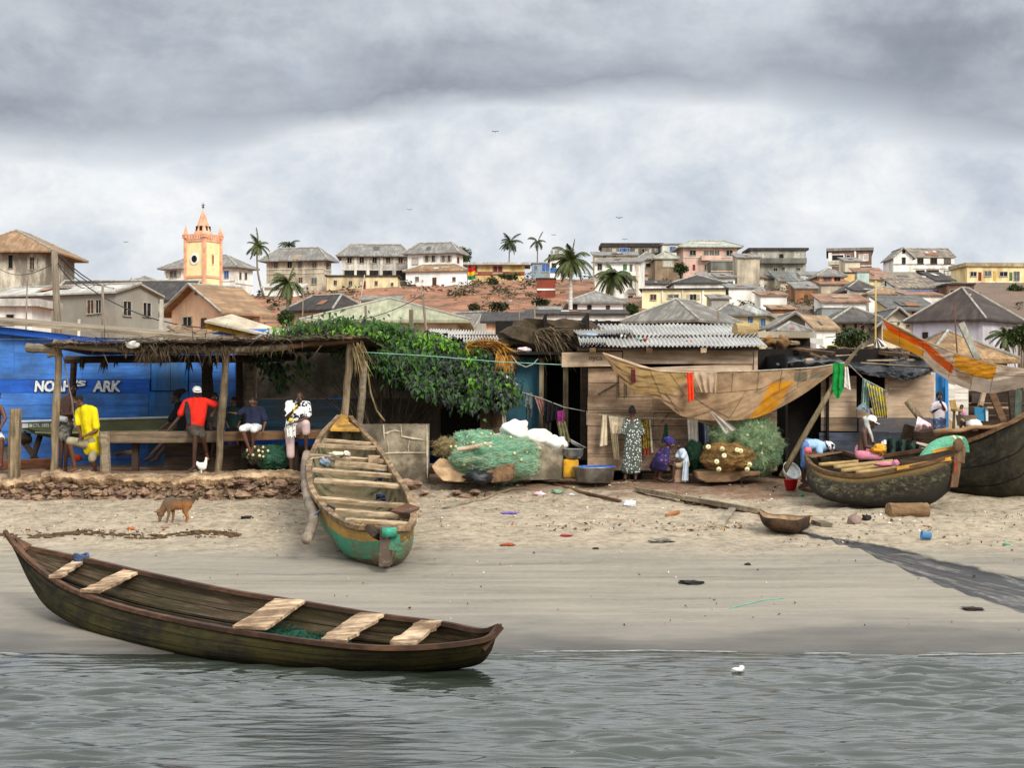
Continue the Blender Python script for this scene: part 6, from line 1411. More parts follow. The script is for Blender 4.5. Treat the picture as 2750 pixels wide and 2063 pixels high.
# things in and on it
mb = MB(); a, b, c_, d = W('L', 990, 1070, 24.0), W('L', 1130, 1000, 24.15), W('L', 1250, 1035, 23.9), W('L', 1165, 1092, 23.5)
mb.add([a, b, c_, d]+[p-V((0, 0, .04)) for p in (a, b, c_, d)], [(0, 3, 2, 1), (4, 5, 6, 7), (0, 1, 5, 4), (1, 2, 6, 5), (2, 3, 7, 6), (3, 0, 4, 7)]); solo(mb, 'rudder_board', 'dark brown board sticking out over the rim of the striped canoe', 'board', wood('board_dark', '#6e4c33', '#4a3222', 0))
mb = MB(); pts = [W('L', x, y, Yy) for x, y, Yy in ((245, 560, 29.3), (228, 700, 28.2), (245, 880, 26.6), (280, 1030, 25.2), (305, 1130, 24.3), (280, 1230, 23.6), (240, 1330, 23.1))]
mb.tube([poly(pts, k/24) for k in range(25)], [.10-.02*abs(k-12)/12 for k in range(25)], 10, jit=.06); solo(mb, 'crooked_log', 'crooked pale log lashed along the side of the striped canoe', 'log', wood('log_grey', '#a3937e', '#77695a', 1), smooth=True)
rope('blue cord tying the crooked log to the striped canoe', [W('L', 285, 1130, 24.1), W('L', 330, 1090, 24.15), W('L', 395, 1040, 24.3)], .014, MATS['rope_blue'])
rope('dark coil around the rim of the striped canoe', [W('L', x, y, 24.1) for x, y in ((395, 1060), (440, 1020), (480, 1040), (510, 1070), (470, 1085), (430, 1070))], .022, WIRE)
rope('cord tied from the striped canoe back towards the wall', [W('L', 205, 705, 28.2), W('L', 220, 650, 28.4), W('L', 300, 600, 28.7), W('L', 400, 590, 28.8)], .014)
for i, (x, y, rx, ry, c1, lb, kd) in enumerate(((525, 572, 85, 26, '#d8cfb6', 'pale cloth bundle across the middle of the striped canoe', 'bundle'), (600, 565, 34, 26, '#e2dbc8', 'white cloth knot at the end of the pale cloth bundle', 'cloth'), (410, 640, 45, 36, '#8b98a8', 'blue-grey rag tucked under a seat of the striped canoe', 'rag'), (900, 760, 26, 42, '#4f6480', 'blue rope hank hanging from a seat of the striped canoe', 'rope hank'), (840, 620, 30, 24, '#a98f70', 'wooden chock resting on a seat of the striped canoe', 'chock'))):
    s_ = 3.318*F/28.6; mb = MB()
    if kd == 'chock': mb.box(W('L', x, y, 28.75), (.2, .2, .16), j=.03)
    else: mb.ball(W('L', x, y, 28.5), (rx/s_, .16, ry/s_), 18, 12, lump=.4, ls=2.6, seed=i*3)
    solo(mb, 'canoe_bundle' if kd != 'chock' else 'wooden_chock', lb, kd, mat('cb_%d' % i, c1, tuple(z*.6 for z in H2(c1)), sc=7), smooth=kd != 'chock')
mb = MB()
def husk(u, v): return section(s2, lerp(.30, .42, u), lerp(-1.0, .35, v), .07, .5)+V((0, 0, .10+.06*noise.noise(V((u*5, v*5, 3)))))
mb.grid(husk, 20, 20); rr = random.Random(8)
for k in range(900):
    p = husk(rr.random(), rr.random()); d = V((rr.uniform(-1, 1), rr.uniform(-1, 1), rr.uniform(0, .6))).normalized(); mb.leaf(p, d, V((0, 0, 1)), rr.uniform(.06, .16), .022)
tag(mb.build('dry_leaf_litter', mat('leaf_litter', '#b58f5c', '#7d5a36', sc=9, island=.4)), 'dry leaves and husks heaped inside the striped canoe', 'litter', None, 'stuff')
mb = MB(); 
for k in range(12): mb.tube([W('L', 860+rr.uniform(0, 90), 930+rr.uniform(-10, 50), 25.2+rr.uniform(-.1, .2)) for _ in range(4)], .02, 5)
solo(mb, 'dark_rope_heap', 'dark blue rope heap beside the dry leaves in the striped canoe', 'rope', mat('rope_navy', '#343c4c', '#20252f', sc=9))

# ---- mossy old canoe on a log, with the man in pink shorts
raw = [((198, 1124, 31.2), (214, 1117, 31.3), (206, 1165, 31.1)), ((240, 1206, 30.7), (345, 1100, 31.8), (240, 1340, 30.9)), ((380, 1268, 30.2), (480, 1098, 31.7), (350, 1445, 30.6)),
 ((640, 1292, 29.8), (680, 1145, 31.1), (600, 1515, 30.3)), ((950, 1240, 29.6), (960, 1110, 30.9), (900, 1540, 30.2)), ((1200, 1184, 29.6), (1210, 1075, 30.7), (1200, 1515, 30.1)), ((1398, 1118, 29.75), (1404, 1045, 30.35), (1395, 1370, 30.0))]
s3 = stations('I', raw)
T3 = thing('mossy_canoe', 'old canoe with flaking mossy hull and yellow stern board, propped on a log', 'canoe', (s3[2][4].x, s3[2][4].y, zt(s3[2][4].x, s3[2][4].y)))
m, t = newmat('canoe_mossy')
co_ = t.coord(); a_ = t.n('ShaderNodeAttribute', attribute_name='hs'); n_ = t.noise(t.coord((1, 1, 1.6)), 6.5, 11, .8, .5); big = t.noise(co_, 1.1, 5)
col = t.ramp(n_, [(.36, (.008, .007, .005)), (.48, (.022, .018, .011)), (.555, (.05, .042, .018)), (.60, (.15, .135, .085)), (.625, (.035, .03, .018)), (.72, (.05, .055, .06))])
lowm = t.ramp(t.math('ADD', a_.outputs['Fac'], t.math('MULTIPLY', t.math('SUBTRACT', big, .5), .6)), [(.45, 0.), (.72, 1.)])
col = t.mix(lowm, col, (.020, .018, .013)); yb = t.ramp(t.math('ADD', a_.outputs['Fac'], t.math('MULTIPLY', t.math('SUBTRACT', n_, .5), .5)), [(.10, 1.), (.2, .0)])
col = t.mix(t.math('MULTIPLY', yb, .75), col, (.22, .13, .035)); t.out(col, .8, n_, .8, .03)
hull_mesh(T3, s3, m, HULLI, nu=70, q=.5, thick=.06)
gunwale(T3, s3[0], .09, .08, wood('rim_dark', '#6f5438', '#463523', 0, island=0), n=60); gunwale(T3, s3[1], .09, .08, GUN, n=60)
mb = MB(); plate(mb, 'I', [(1225, 1092, 29.75), (1250, 1078, 29.75), (1385, 1052, 29.85), (1385, 1105, 29.85), (1370, 1140, 29.85), (1225, 1152, 29.7)], 29.75, .06); mb.build('stern_board', mat('board_yellow', '#d39a33', '#b27a25', sc=3, rough=.7, dirt='#8a6a3a', da=.4, ds=2), T3)
mb = MB(); mb.beam(W('I', 960, 1200, 29.55), W('I', 1375, 1115, 29.7), .04, .18, up=(0, 0, 1)); mb.build('wash_board', WOODD, T3)
mb = MB(); mb.beam(W('I', 930, 1232, 29.52), W('I', 1368, 1152, 29.66), .03, .07, up=(0, 0, 1)); mb.build('yellow_strake', MATS['board_yellow'], T3)
mb = MB(); mb.beam(W('I', 1388, 1385, 29.75), W('I', 1430, 1020, 29.8), .16, .17, up=(0, 1, 0), j=.02); mb.beam(W('I', 1440, 1180, 29.75), W('I', 1462, 1050, 29.8), .12, .12, up=(0, 1, 0), j=.02); mb.ball(W('I', 1432, 1040, 29.65), (.10, .06, .14), 12, 8, lump=.1); mb.build('stern_post', wood('post_flaky', '#7d694a', '#453627', 2, island=.1, dirt='#5d4030', da=.4), T3)
mb = MB(); plate(mb, 'I', [(1398, 1175), (1425, 1165), (1412, 1260), (1392, 1270)], 29.62, .02); mb.build('red_patch', mat('patch_red', '#8f3a2c', '#5f3024', sc=9), T3)
mb = MB(); plate(mb, 'I', [(200, 1122, 31.15), (480, 1092, 31.5), (495, 1102, 31.2), (240, 1146, 30.85)], 31.0, .04); mb.build('bow_plank', WOODB, T3)
for i, (x1, y1, x2, y2, r_) in enumerate(((300, 1205, 620, 1180, .045), (420, 1225, 900, 1178, .05), (480, 1255, 910, 1205, .05), (600, 1270, 930, 1230, .045))):
    lb = ['hindmost bamboo pole lying in the mossy canoe', 'longest bamboo pole in the mossy canoe, tied with pink cloth', 'bamboo pole between the other poles in the mossy canoe', 'nearest bamboo pole along the rim of the mossy canoe'][i]
    mb = MB(); a, b = W('I', x1, y1, 30.7-.2*i), W('I', x2, y2, 30.5-.22*i); mb.tube([lerp(a, b, k/10) for k in range(11)], [r_*(1.08 if k % 3 == 0 else 1) for k in range(11)], 8); solo(mb, 'bamboo_pole', lb, 'pole', wood('bamboo_tan', '#b79a68', '#8a7148', 0), 'poles in the mossy canoe', smooth=True)
mb = MB(); mb.ball(W('I', 850, 1197, 29.95), (.25, .06, .045), 18, 8, lump=.4, ls=4); mb.ball(W('I', 918, 1192, 29.9), (.07, .06, .07), 14, 8, lump=.5, ls=4); solo(mb, 'pink_wrap', 'pink cloth wrapped round the ends of the bamboo poles', 'cloth', mat('cloth_pink', '#cf6f86', '#b98a94', sc=8), smooth=True)
mb = MB(); a, b = W('I', 862, 1580, 28.85), W('I', 1172, 1576, 29.0); mb.tube([lerp(a, b, k/14) for k in range(15)], [.16*R.uniform(.97, 1.03) for _ in range(15)], 22, jit=.02); solo(mb, 'support_log', 'short thick sawn log under the mossy canoe', 'log', wood('log_brown', '#8f7150', '#664e36', 0, island=0))
def net_sheet(u, v):
    pts = [W('I', x, y, Y_) for x, y, Y_ in ((1135, 1140, 30.2), (1170, 1080, 30.3), (1230, 1015, 30.4), (1310, 978, 30.4), (1400, 965, 30.3), (1462, 972, 30.2))]
    p = poly(pts, u); w_ = lerp(.16, .30, math.sin(pi*min(1, u*1.1+.1)))
    a = lerp(-1.2, 1.6, v); return p+V((.1*math.sin(a), -w_*math.sin(a)*.9, -.42*(1-math.cos(a))*.75))+V((0, .02, .02))*fbm(u*9, v*9)
mb = MB(); mb.grid(net_sheet, 40, 20); nn_ = tag(mb.build('net', mat('net_mint', '#7fbf9c', '#4f9a78', sc=20, st=(1, 1, 3), rough=.8, bump=.7, bd=.02, trans=.2), smooth=True), 'mint-green net draped over the stern of the mossy canoe', 'net', None, 'thing')
for k in range(7):
    mb = MB(); mb.ball(W('I', 1360+rr.uniform(0, 90), 990+rr.uniform(-12, 18), 30.0), .035, 8, 6); mb.build('float', mat('float_cream', '#e3dfb0', '#c2bb86', sc=6), nn_)
# ---- big dark boat at the frame edge
raw = [((1120, 1085, 32.3), (1150, 985, 33.4), (1150, 1300, 32.8)), ((1300, 1070, 31.9), (1250, 952, 33.6), (1350, 1430, 32.5)), ((1480, 1020, 31.6), (1450, 927, 33.6), (1550, 1480, 32.2)), ((1640, 962, 31.3), (1650, 897, 33.4), (1750, 1500, 32.0)), ((1760, 905, 31.1), (1830, 862, 33.0), (1900, 1480, 31.8)), ((1900, 835, 31.0), (1985, 800, 32.3), (2050, 1380, 31.6)), ((2100, 700, 31.2), (2112, 695, 31.3), (2130, 800, 31.3))]
s4 = stations('I', raw)
T4 = thing('big_dark_boat', 'big dark weathered wooden boat looming behind the mossy canoe at the picture edge', 'boat', (s4[2][3].x, s4[2][3].y, zt(s4[2][3].x, s4[2][3].y)))
hull_mesh(T4, s4, hullmat('hull_black', [(.3, (.008, .007, .005)), (.5, (.020, .017, .011)), (.7, (.05, .042, .026))], (.4, .7), 8., .8, (.045, .038, .022), .5), wood('hull_brown', '#7a5a44', '#4e382a', 0, island=0), nu=70, q=.5, thick=.05)
gunwale(T4, s4[0], .10, .09, WOODB, n=60); gunwale(T4, s4[1], .10, .09, WOODB, n=60)
for k in range(7):
    t_ = .18+.085*k; plank_between(T4, section(s4, t_, -1.25, .06), section(s4, t_, 1.2, .06), .16, .05, wood('plank_red', '#9a6e52', '#6b4a36', 0), dirn=(1, .2, .2))
mb = MB(); plate(mb, 'I', [(1500, 872), (1700, 875), (1720, 905), (1505, 900)], 33.2, .05); mb.build('cross_board', MATS['plank_red'], T4)
mb = MB(); a, b = W('I', 1228, 940, 31.6), W('I', 1822, 880, 31.5); mb.tube([lerp(a, b, k/14)+V((0, 0, .02*math.sin(k))) for k in range(15)], [lerp(.05, .04, k/14) for k in range(15)], 8, jit=.08); solo(mb, 'long_pole', 'long round pole lying across the big dark boat', 'pole', wood('pole_tan', '#a3805a', '#75583c', 0), smooth=True)
mb = MB(); a, b = W('I', 1012, 690, 32.6), W('I', 1125, 835, 32.4); mb.tube([a, lerp(a, b, .5), b], .07, 9, jit=.05); solo(mb, 'stout_pole', 'stout slanting pole rising beside the pink draped cloth', 'pole', WOODP, smooth=True)
for i, (x1, y1, x2, y2, w_) in enumerate(((985, 1050, 1030, 880, .2), (1075, 1020, 1090, 925, .2), (1150, 1020, 1140, 930, .5))):
    mb = MB(); mb.beam(W('I', x1, y1, 32.6), W('I', x2, y2, 32.5), w_, .14, up=(0, 1, 0), j=.03); solo(mb, 'dark_timber', ['dark carved timber leaning behind the mossy canoe', 'narrow dark timber under the pink draped cloth', 'broad black timber under the draped cloth'][i], 'timber', WOODD, 'timbers behind the mossy canoe')
def drape(u, v):
    p = W('I', lerp(lerp(1100, 1205, u), lerp(1075, 1215, u), v), lerp(lerp(810, 870, u), lerp(925, 905, u), v)+8*math.sin(u*9)*v, 32.2-.15*math.sin(pi*v))
    return p+V((0, .05*math.sin(u*16)*v, 0))
mb = MB(); mb.grid(drape, 24, 12); solo(mb, 'draped_cloth', 'pink and white cloth draped over the dark timbers', 'cloth', mat('cloth_pinkpat', '#d8a2ae', '#d9d4cd', sc=11, lo=.45, hi=.55), smooth=True)
mb = MB(); plate(mb, 'I', [(1090, 1015), (1205, 1040), (1200, 1065), (1090, 1030)], 31.3, .04); solo(mb, 'pale_board', 'pale board lying beyond the rim of the mossy canoe', 'board', PLANKL)
mb = MB(); mb.beam(W('I', 1020, 1125, 30.9), W('I', 1150, 1075, 31.0), .07, .05); solo(mb, 'pale_batten', 'pale batten running under the mint-green net', 'batten', PLANKL)
mb = MB(); mb.grid(lambda u, v: W('I', lerp(840, 1110, u), lerp(985+25*u, 1145, v), 31.6+.12*math.sin(u*22)+.06*noise.noise(V((u*8, v*4, 0)))), 50, 16); solo(mb, 'dark_net', 'dark green net hanging beyond the mossy canoe', 'net', mat('net_deep', (.035, .06, .045), (.015, .025, .02), sc=18, st=(3, 1, .5), rough=.9, bump=.6), smooth=True)
mb = MB(); mb.ball(W('I', 1560, 882, 32.6), (.17, .12, .12), 14, 9, lump=.35, seed=4); solo(mb, 'white_bag', 'crumpled white bag in the big dark boat', 'bag', MATS['cloth_white'], smooth=True)
# ---- broken half dugout on the sand
raw = [((1088, 195, 26.9), (1092, 192, 27.0), (1088, 208, 26.9)), ((1110, 222, 26.3), (1130, 205, 27.4), (1118, 262, 26.8)), ((1180, 232, 26.1), (1200, 212, 27.4), (1180, 285, 26.6)), ((1260, 232, 26.2), (1270, 214, 27.5), (1250, 285, 26.65)), ((1310, 222, 26.6), (1315, 212, 27.4), (1305, 265, 26.9))]
s5 = stations('K', raw)
T5 = thing('broken_dugout', 'broken hollow piece of an old dugout lying on the sand', 'wreck', s5[2][2])
hull_mesh(T5, s5, mat('wreck_dark', '#4a3522', '#241a12', sc=4, rough=.95, bump=.9, bd=.04), mat('wreck_in', '#a3866a', '#6e563f', sc=4, rough=.95, bump=.6), nu=46, q=.7, thick=.14, wob=.12)
# ================================================================ people and animals
def skinm(n, h): return mat('skin_'+n, h, tuple(x*.7 for x in H2(h)), sc=8, rough=.5, bump=0, spec=.35)
SK1, SK2 = skinm('deep', '#4b3024'), skinm('warm', '#64402e')
HAIR = mat('hair_black', (.012, .010, .009), (.022, .018, .016), sc=30, rough=.9, bump=.6)
EYEM = mat('eye_white', (.5, .48, .45), rough=.4, bump=0)
def remesh(o, vs=.011, sm=4, f=.5):
    m = o.modifiers.new('remesh', 'REMESH'); m.mode = 'VOXEL'; m.voxel_size = vs; m.use_smooth_shade = True
    s = o.modifiers.new('smooth', 'SMOOTH'); s.iterations = sm; s.factor = f
    return o
def hand(mb, wr, el, s=1., curl=.35, up=None):
    d = (wr-el).normalized(); u = V(up or (0, 0, 1)); sd = d.cross(u)
    sd = sd.normalized() if sd.length > .1 else d.orthogonal().normalized(); n = sd.cross(d)
    c = wr+d*.045*s
    for k in (-1, 0, 1): mb.caps(wr+sd*.012*k*s, wr+d*.085*s+sd*.026*k*s, .017*s, .014*s, 7)
    for k, L in enumerate((.068, .078, .073, .056)):
        o = (k-1.5)*.021*s; a = wr+d*.088*s+sd*o; b = a+(d*.95-n*curl*.5)*L*.5*s; e = b+(d*.7-n*curl*1.4).normalized()*L*.5*s
        mb.caps(a, b, .0095*s, .009*s, 6); mb.caps(b, e, .009*s, .0075*s, 6)
    a = wr+d*.02*s+sd*.03*s; b = a+(d*.6+sd*.8-n*.2).normalized()*.04*s; mb.caps(a, b, .0125*s, .011*s, 6); mb.caps(b, b+(d*.9+sd*.2-n*.4).normalized()*.035*s, .011*s, .009*s, 6)
def person(label, cr, Y, J, skin=SK1, face=(0, -1, -.1), clothes=(), hair='short', s=1., feet=None, group='people on the beach', handup=None, props=()):
    G = {}
    for k, v in J.items(): G[k] = W(cr, v[0], v[1], Y+(v[2] if len(v) > 2 else 0))
    z0 = min(p.z for p in G.values()); pv = G['pv']
    T = thing('person', label, 'person', (pv.x, pv.y, z0-.06), group)
    f = V(face).normalized(); rt = f.cross(V((0, 0, 1))).normalized(); up = rt.cross(f).normalized(); RM = Matrix((rt, f, up)).transposed()
    hd = G['hd']; mb = MB()
    def L(x, y, z): return hd+RM @ (V((x, y, z))*s*1.08)
    mb.ball(L(0, -.01, .02), V((.076, .097, .098))*s, 14, 10, RM); mb.caps(L(0, .025, -.055), L(0, .045, -.075), .052*s, .042*s, 10)
    mb.caps(L(0, .085, .012), L(0, .108, -.028), .010*s, .017*s, 7)           # nose
    mb.caps(L(-.022, .088, -.062), L(.022, .088, -.062), .011*s, .011*s, 7)     # mouth
    for sg in (-1, 1):
        mb.ball(L(sg*.078, -.005, -.005), V((.012, .022, .034))*s, 8, 6, RM); mb.caps(L(sg*.045, .072, -.02), L(sg*.05, .06, -.03), .022*s, .02*s, 7); mb.caps(L(sg*.014, .083, .036), L(sg*.05, .073, .034), .012*s, .011*s, 6)
    nk, chs, pv = G['nk'], G['ch'], G['pv']
    mb.caps(L(0, -.01, -.05), nk, .055*s, .06*s)
    sl, sr = G['sl'], G['sr']; hl, hr = G['hl'], G['hr']
    mb.caps(lerp(sl, nk, .25), lerp(sr, nk, .25), .062*s, .062*s); mb.caps(nk, chs, .07*s, .10*s); mb.caps(chs, pv, .10*s, .108*s)
    for a, h_ in ((sl, hl), (sr, hr)):
        c2 = chs+(a-nk)*.45; mb.caps(lerp(a, nk, .35), c2, .075*s, .088*s); mb.caps(c2, h_, .086*s, .092*s)
    mb.caps(hl, hr, .105*s, .105*s)
    for sfx in 'lr':
        a, e, w_ = G['s'+sfx], G['e'+sfx], G['w'+sfx]
        mb.caps(a, e, .058*s, .041*s); mb.caps(e, lerp(e, w_, .35), .042*s, .041*s); mb.caps(lerp(e, w_, .3), w_, .041*s, .026*s)
        hand(mb, w_, e, s, up=handup)
        h_, k, an = G['h'+sfx], G['k'+sfx], G['a'+sfx]
        mb.caps(h_, k, .092*s, .058*s); mb.caps(k, lerp(k, an, .3), .056*s, .057*s); mb.caps(lerp(k, an, .25), an, .057*s, .036*s)
        fd = V((feet or {}).get(sfx, (f.x, f.y, -.15))).normalized()
        mb.caps(an-V((0, 0, .035))*s-fd*.035*s, an-V((0, 0, .045))*s+fd*.09*s, .034*s, .034*s); mb.caps(an-V((0, 0, .05))*s+fd*.08*s, an-V((0, 0, .06))*s+fd*.15*s, .034*s, .024*s); mb.caps(an, an-V((0, 0, .04))*s+fd*.03*s, .036*s, .035*s)
    remesh(mb.build('body', skin, T), .0105)
    for sg in (-1, 1):
        e_ = MB(); e_.ball(L(sg*.034, .078, .012), .0115*s, 8, 6); e_.build('eye', EYEM, T)
    if hair in ('short', 'afro', 'bun', 'dread', 'thin'):
        mb = MB(); k = dict(short=1.06, afro=1.2, bun=1.08, dread=1.1, thin=1.02)[hair]
        mb.ball(L(0, -.022, .042), V((.078*k, .094*k, .085*k))*s, 16, 12, RM, lump=.05, ls=5)
        if hair == 'bun': mb.ball(L(0, -.05, .11), V((.05, .05, .045))*s, 10, 8, RM)
        if hair == 'dread':
            mb.caps(L(0, -.03, .08), L(0, -.15, .12), .085*s, .06*s); mb.caps(L(0, .06, -.10), L(0, .09, -.12), .03*s, .02*s)
        remesh(mb.build('hair', HAIR, T), .012, 1)
    for cspec in clothes:
        kind, mt = cspec[0], cspec[1]; ar = cspec[2] if len(cspec) > 2 else None; mb = MB(); g = .022*s
        if kind == 'shirt':
            lo = cspec[3] if len(cspec) > 3 else 1.0
            pe = lerp(chs, pv, lo)
            mb.caps(lerp(sl, nk, .2), lerp(sr, nk, .2), .078*s, .078*s); mb.caps(lerp(nk, chs, .2), pe, .120*s, .130*s)
            for a, h_, e in ((sl, hl, G['el']), (sr, hr, G['er'])):
                c2 = chs+(a-nk)*.5; h2 = lerp(chs, h_, lo); mb.caps(lerp(a, nk, .3), c2, .085*s, .102*s); mb.caps(c2, h2, .102*s, .110*s); mb.caps(lerp(c2, chs, .5), lerp(h2, pe, .5), .112*s, .122*s); mb.caps(lerp(a, nk, .55), lerp(c2, chs, .5), .08*s, .112*s)
                mb.caps(a, lerp(a, e, ar), .075*s, .083*s)
            nm = 'shirt'
        elif kind == 'shorts':
            mb.caps(hl, hr, .125*s, .125*s); mb.caps(lerp(pv, chs, .12), pv, .135*s, .135*s)
            for h_, k, an in ((hl, G['kl'], G['al']), (hr, G['kr'], G['ar'])):
                if ar <= 1: mb.caps(h_, lerp(h_, k, ar), .113*s, .098*s)
                else: mb.caps(h_, k, .113*s, .095*s); mb.caps(k, lerp(k, an, ar-1), .092*s, .092*s)
            nm = 'shorts'
        elif kind == 'dress':
            mb.caps(lerp(sl, nk, .2), lerp(sr, nk, .2), .075*s, .075*s); mb.caps(chs, pv, .12*s, .13*s)
            for a, h_, e, k, an in ((sl, hl, G['el'], G['kl'], G['al']), (sr, hr, G['er'], G['kr'], G['ar'])):
                c2 = chs+(a-nk)*.5; mb.caps(lerp(a, nk, .3), c2, .08*s, .095*s); mb.caps(c2, h_, .10*s, .125*s); mb.caps(a, lerp(a, e, ar), .066*s, .085*s)
                q_ = lerp(k, an, cspec[3]); mb.caps(h_, k, .125*s, .125*s); mb.caps(k, q_, .125*s, .125*s); mb.caps(lerp(k, q_, .1), pv, .11*s, .125*s)
            mb.caps(G['kl'], G['kr'], .125*s, .125*s); mb.caps(lerp(G['kl'], G['al'], cspec[3]), lerp(G['kr'], G['ar'], cspec[3]), .125*s, .125*s)
            nm = 'dress'
        elif kind == 'cap':
            mb.lathe([(.100*s, .0), (.101*s, .035*s), (.088*s, .075*s), (.055*s, .105*s), (.0, .115*s)], L(0, -.012, .028), 20, axis=RM)
            vs = []
            for k in range(13):
                a_ = pi*(k/12); x = math.cos(a_)*.085; vs += [L(x, .05, .03), L(x*1.02, .06+.10*math.sin(a_)**.7, .022)]
            b_ = len(vs); vs += [v-up*.008*s for v in vs]
            mb.add(vs, [(2*k, 2*k+2, 2*k+3, 2*k+1) for k in range(12)]+[(b_+2*k, b_+2*k+1, b_+2*k+3, b_+2*k+2) for k in range(12)]+[(2*k+1, 2*k+3, b_+2*k+3, b_+2*k+1) for k in range(12)])
            mb.build('cap', mt, T, smooth=True); continue
        elif kind == 'scarf':
            mb.ball(L(0, -.03, .05), V((.10, .12, .10))*s, 16, 12, RM, lump=.12, ls=3); mb.ball(L(.03, -.12, .06), V((.05, .06, .05))*s, 12, 8, RM, lump=.2); nm = 'headscarf'
        elif kind == 'tubes':
            for tb in ar: mb.tube([W(cr, *p[:2], Y+p[2]) for p in tb[0]], tb[1], 8)
            nm = cspec[3]
        o = mb.build(nm, mt, T); remesh(o, .012, 14)
        tx = bpy.data.textures.get('folds') or bpy.data.textures.new('folds', 'CLOUDS'); tx.noise_scale = .09; tx.noise_depth = 2
        dm = o.modifiers.new('folds', 'DISPLACE'); dm.texture = tx; dm.strength = .012*s; dm.mid_level = .5
    return T
def cl(n, c1, c2=None, **k):
    k.setdefault('sc', 6); k.setdefault('rough', .9); return mat('cloth_'+n, c1, c2, **k)
def dots(name, base, dot, sc=26, th=.34, base2=None):
    m, t = newmat('cloth_'+name); v = t.n('ShaderNodeTexVoronoi'); v.inputs['Scale'].default_value = sc; t.l(t.coord(), v.inputs['Vector'])
    b = t.mix(t.noise(t.coord(), 5, 5), base, base2 or tuple(x*.7 for x in base))
    t.out(t.mix(t.ramp(v.outputs['Distance'], [(th-.06, 1.), (th+.06, 0.)]), b, dot), .9); return m
def plaid(name, a, b, sc=14.):
    m, t = newmat('cloth_'+name); w1 = t.n('ShaderNodeTexWave'); w1.inputs['Scale'].default_value = sc; t.l(t.coord(), w1.inputs['Vector'])
    w2 = t.n('ShaderNodeTexWave', bands_direction='Z'); w2.inputs['Scale'].default_value = sc; t.l(t.coord(), w2.inputs['Vector'])
    f = t.math('MULTIPLY', t.math('ADD', w1.outputs['Fac'], w2.outputs['Fac']), .5); t.out(t.mix(t.ramp(f, [(.3, 0.), (.75, 1.)]), a, b), .9); return m
YSH = cl('yellow', '#e9d414', '#d0b90c'); KHA = cl('khaki', '#a39a80', '#857c64'); RED = cl('red', '#e0301f', '#c4241a'); GREYD = cl('greydark', '#3a3731', '#2b2924'); NAVY = cl('navy', '#262b42', '#1b1f31')
WHI = cl('whiteshorts', '#e3e4e2', '#c5c7c6'); BLK = cl('black', '#1b1a1c', '#121113')
# shirtless man mostly outside the frame
person('shirtless person seated at the picture edge beside the free-standing stump', 'h', 32.9, dict(hd=(-60, 110), nk=(-70, 250), ch=(-95, 420), pv=(-110, 790), sl=(-190, 310), el=(-230, 520), wl=(-180, 700, -.1), sr=(30, 320, -.1), er=(95, 490, -.15), wr=(10, 650, -.3),
    hl=(-160, 800), kl=(-120, 860, -.42), al=(-110, 1300, -.4), hr=(-50, 800), kr=(30, 870, -.42), ar=(20, 1310, -.4)), SK2, clothes=[('shorts', WHI, .8)])
mb = MB(); mb.beam(W('h', -400, 880, 33.0), W('h', 175, 885, 33.0), .3, .12, j=.01); mb.beam(W('h', -300, 1110, 33.0), W('h', 145, 1110, 33.0), .25, .3, j=.01); solo(mb, 'grey_ledge', 'pale grey block seat at the picture edge under the shirtless man', 'seat', CONC)
mb = MB(); mb.ball(W('h', 80, 955, 32.75), (.09, .08, .07), 14, 9, bot=-.05); solo(mb, 'blue_bowl', 'small bright blue bowl wedged by the free-standing stump', 'bowl', mat('plastic_blue', '#2a6bd0', '#1f55ac', sc=5, rough=.4), smooth=True)
# man in yellow and the one behind him
person('shirtless person in camouflage shorts sitting behind the man in the yellow shirt', 'a', 33.75, dict(hd=(540, 240), nk=(490, 340), ch=(445, 480), pv=(425, 770), sl=(385, 410), el=(345, 560), wl=(315, 640, -.2), sr=(535, 420, -.05), er=(520, 620, -.15), wr=(365, 625, -.3), hl=(385, 790), kl=(365, 960, -.4), al=(350, 1420, -.38), hr=(465, 790), kr=(440, 960, -.45), ar=(420, 1430, -.4)), SK1, face=(.3, -1, -.2), hair='short',
    clothes=[('shorts', mat('cloth_camo', '#6d6a60', '#2c2b28', sc=13, lo=.45, hi=.55, rough=.9), 1.05), ('tubes', cl('whitetop', '#d9dad8', '#b5b6b5'), [([(330, 680, -.2), (440, 710, -.25)], [.07, .07])], 'waistband')], feet=dict(l=(.1, -1, -.1), r=(.1, -1, -.1)))
person('person in a bright yellow polo shirt and khaki shorts, one knee raised', 'a', 32.95, dict(hd=(610, 430), nk=(705, 520), ch=(760, 690), pv=(815, 1030), sl=(610, 590, .1), el=(590, 800, .02), wl=(650, 930, -.2), sr=(850, 560, -.08), er=(880, 870, -.15), wr=(690, 955, -.32), hl=(760, 1080, .05), kl=(480, 1020, -.38), al=(560, 1425, -.3), hr=(865, 1090, .05), kr=(815, 1290, -.02), ar=(870, 1470, .12)), SK2, face=(-.85, -.45, -.35), hair='short',
    clothes=[('shirt', YSH, .80, 1.22), ('shorts', KHA, .96)], feet=dict(l=(-1, -.3, -.15), r=(-.5, -.8, -.1)), s=1.0)
for i, (x, y, dy) in enumerate(((455, 1492, -.3), (545, 1488, -.28))): pass
mb = MB(); mb.beam(W('a', 400, 1496, 32.62), W('a', 590, 1500, 32.66), .10, .022, j=.004); solo(mb, 'sandal', 'worn green sandal under the raised foot of the man in yellow', 'sandal', cl('sandal', '#4c5a48', '#353f33'))
mb = MB(); mb.ball(W('a', 600, 1275, 33.5), (.10, .06, .08), 12, 8, lump=.3); solo(mb, 'orange_cloth', 'orange scrap of cloth beneath the raised knee of the man in yellow', 'cloth', cl('orange', '#d2552c', '#a8401f'), smooth=True)
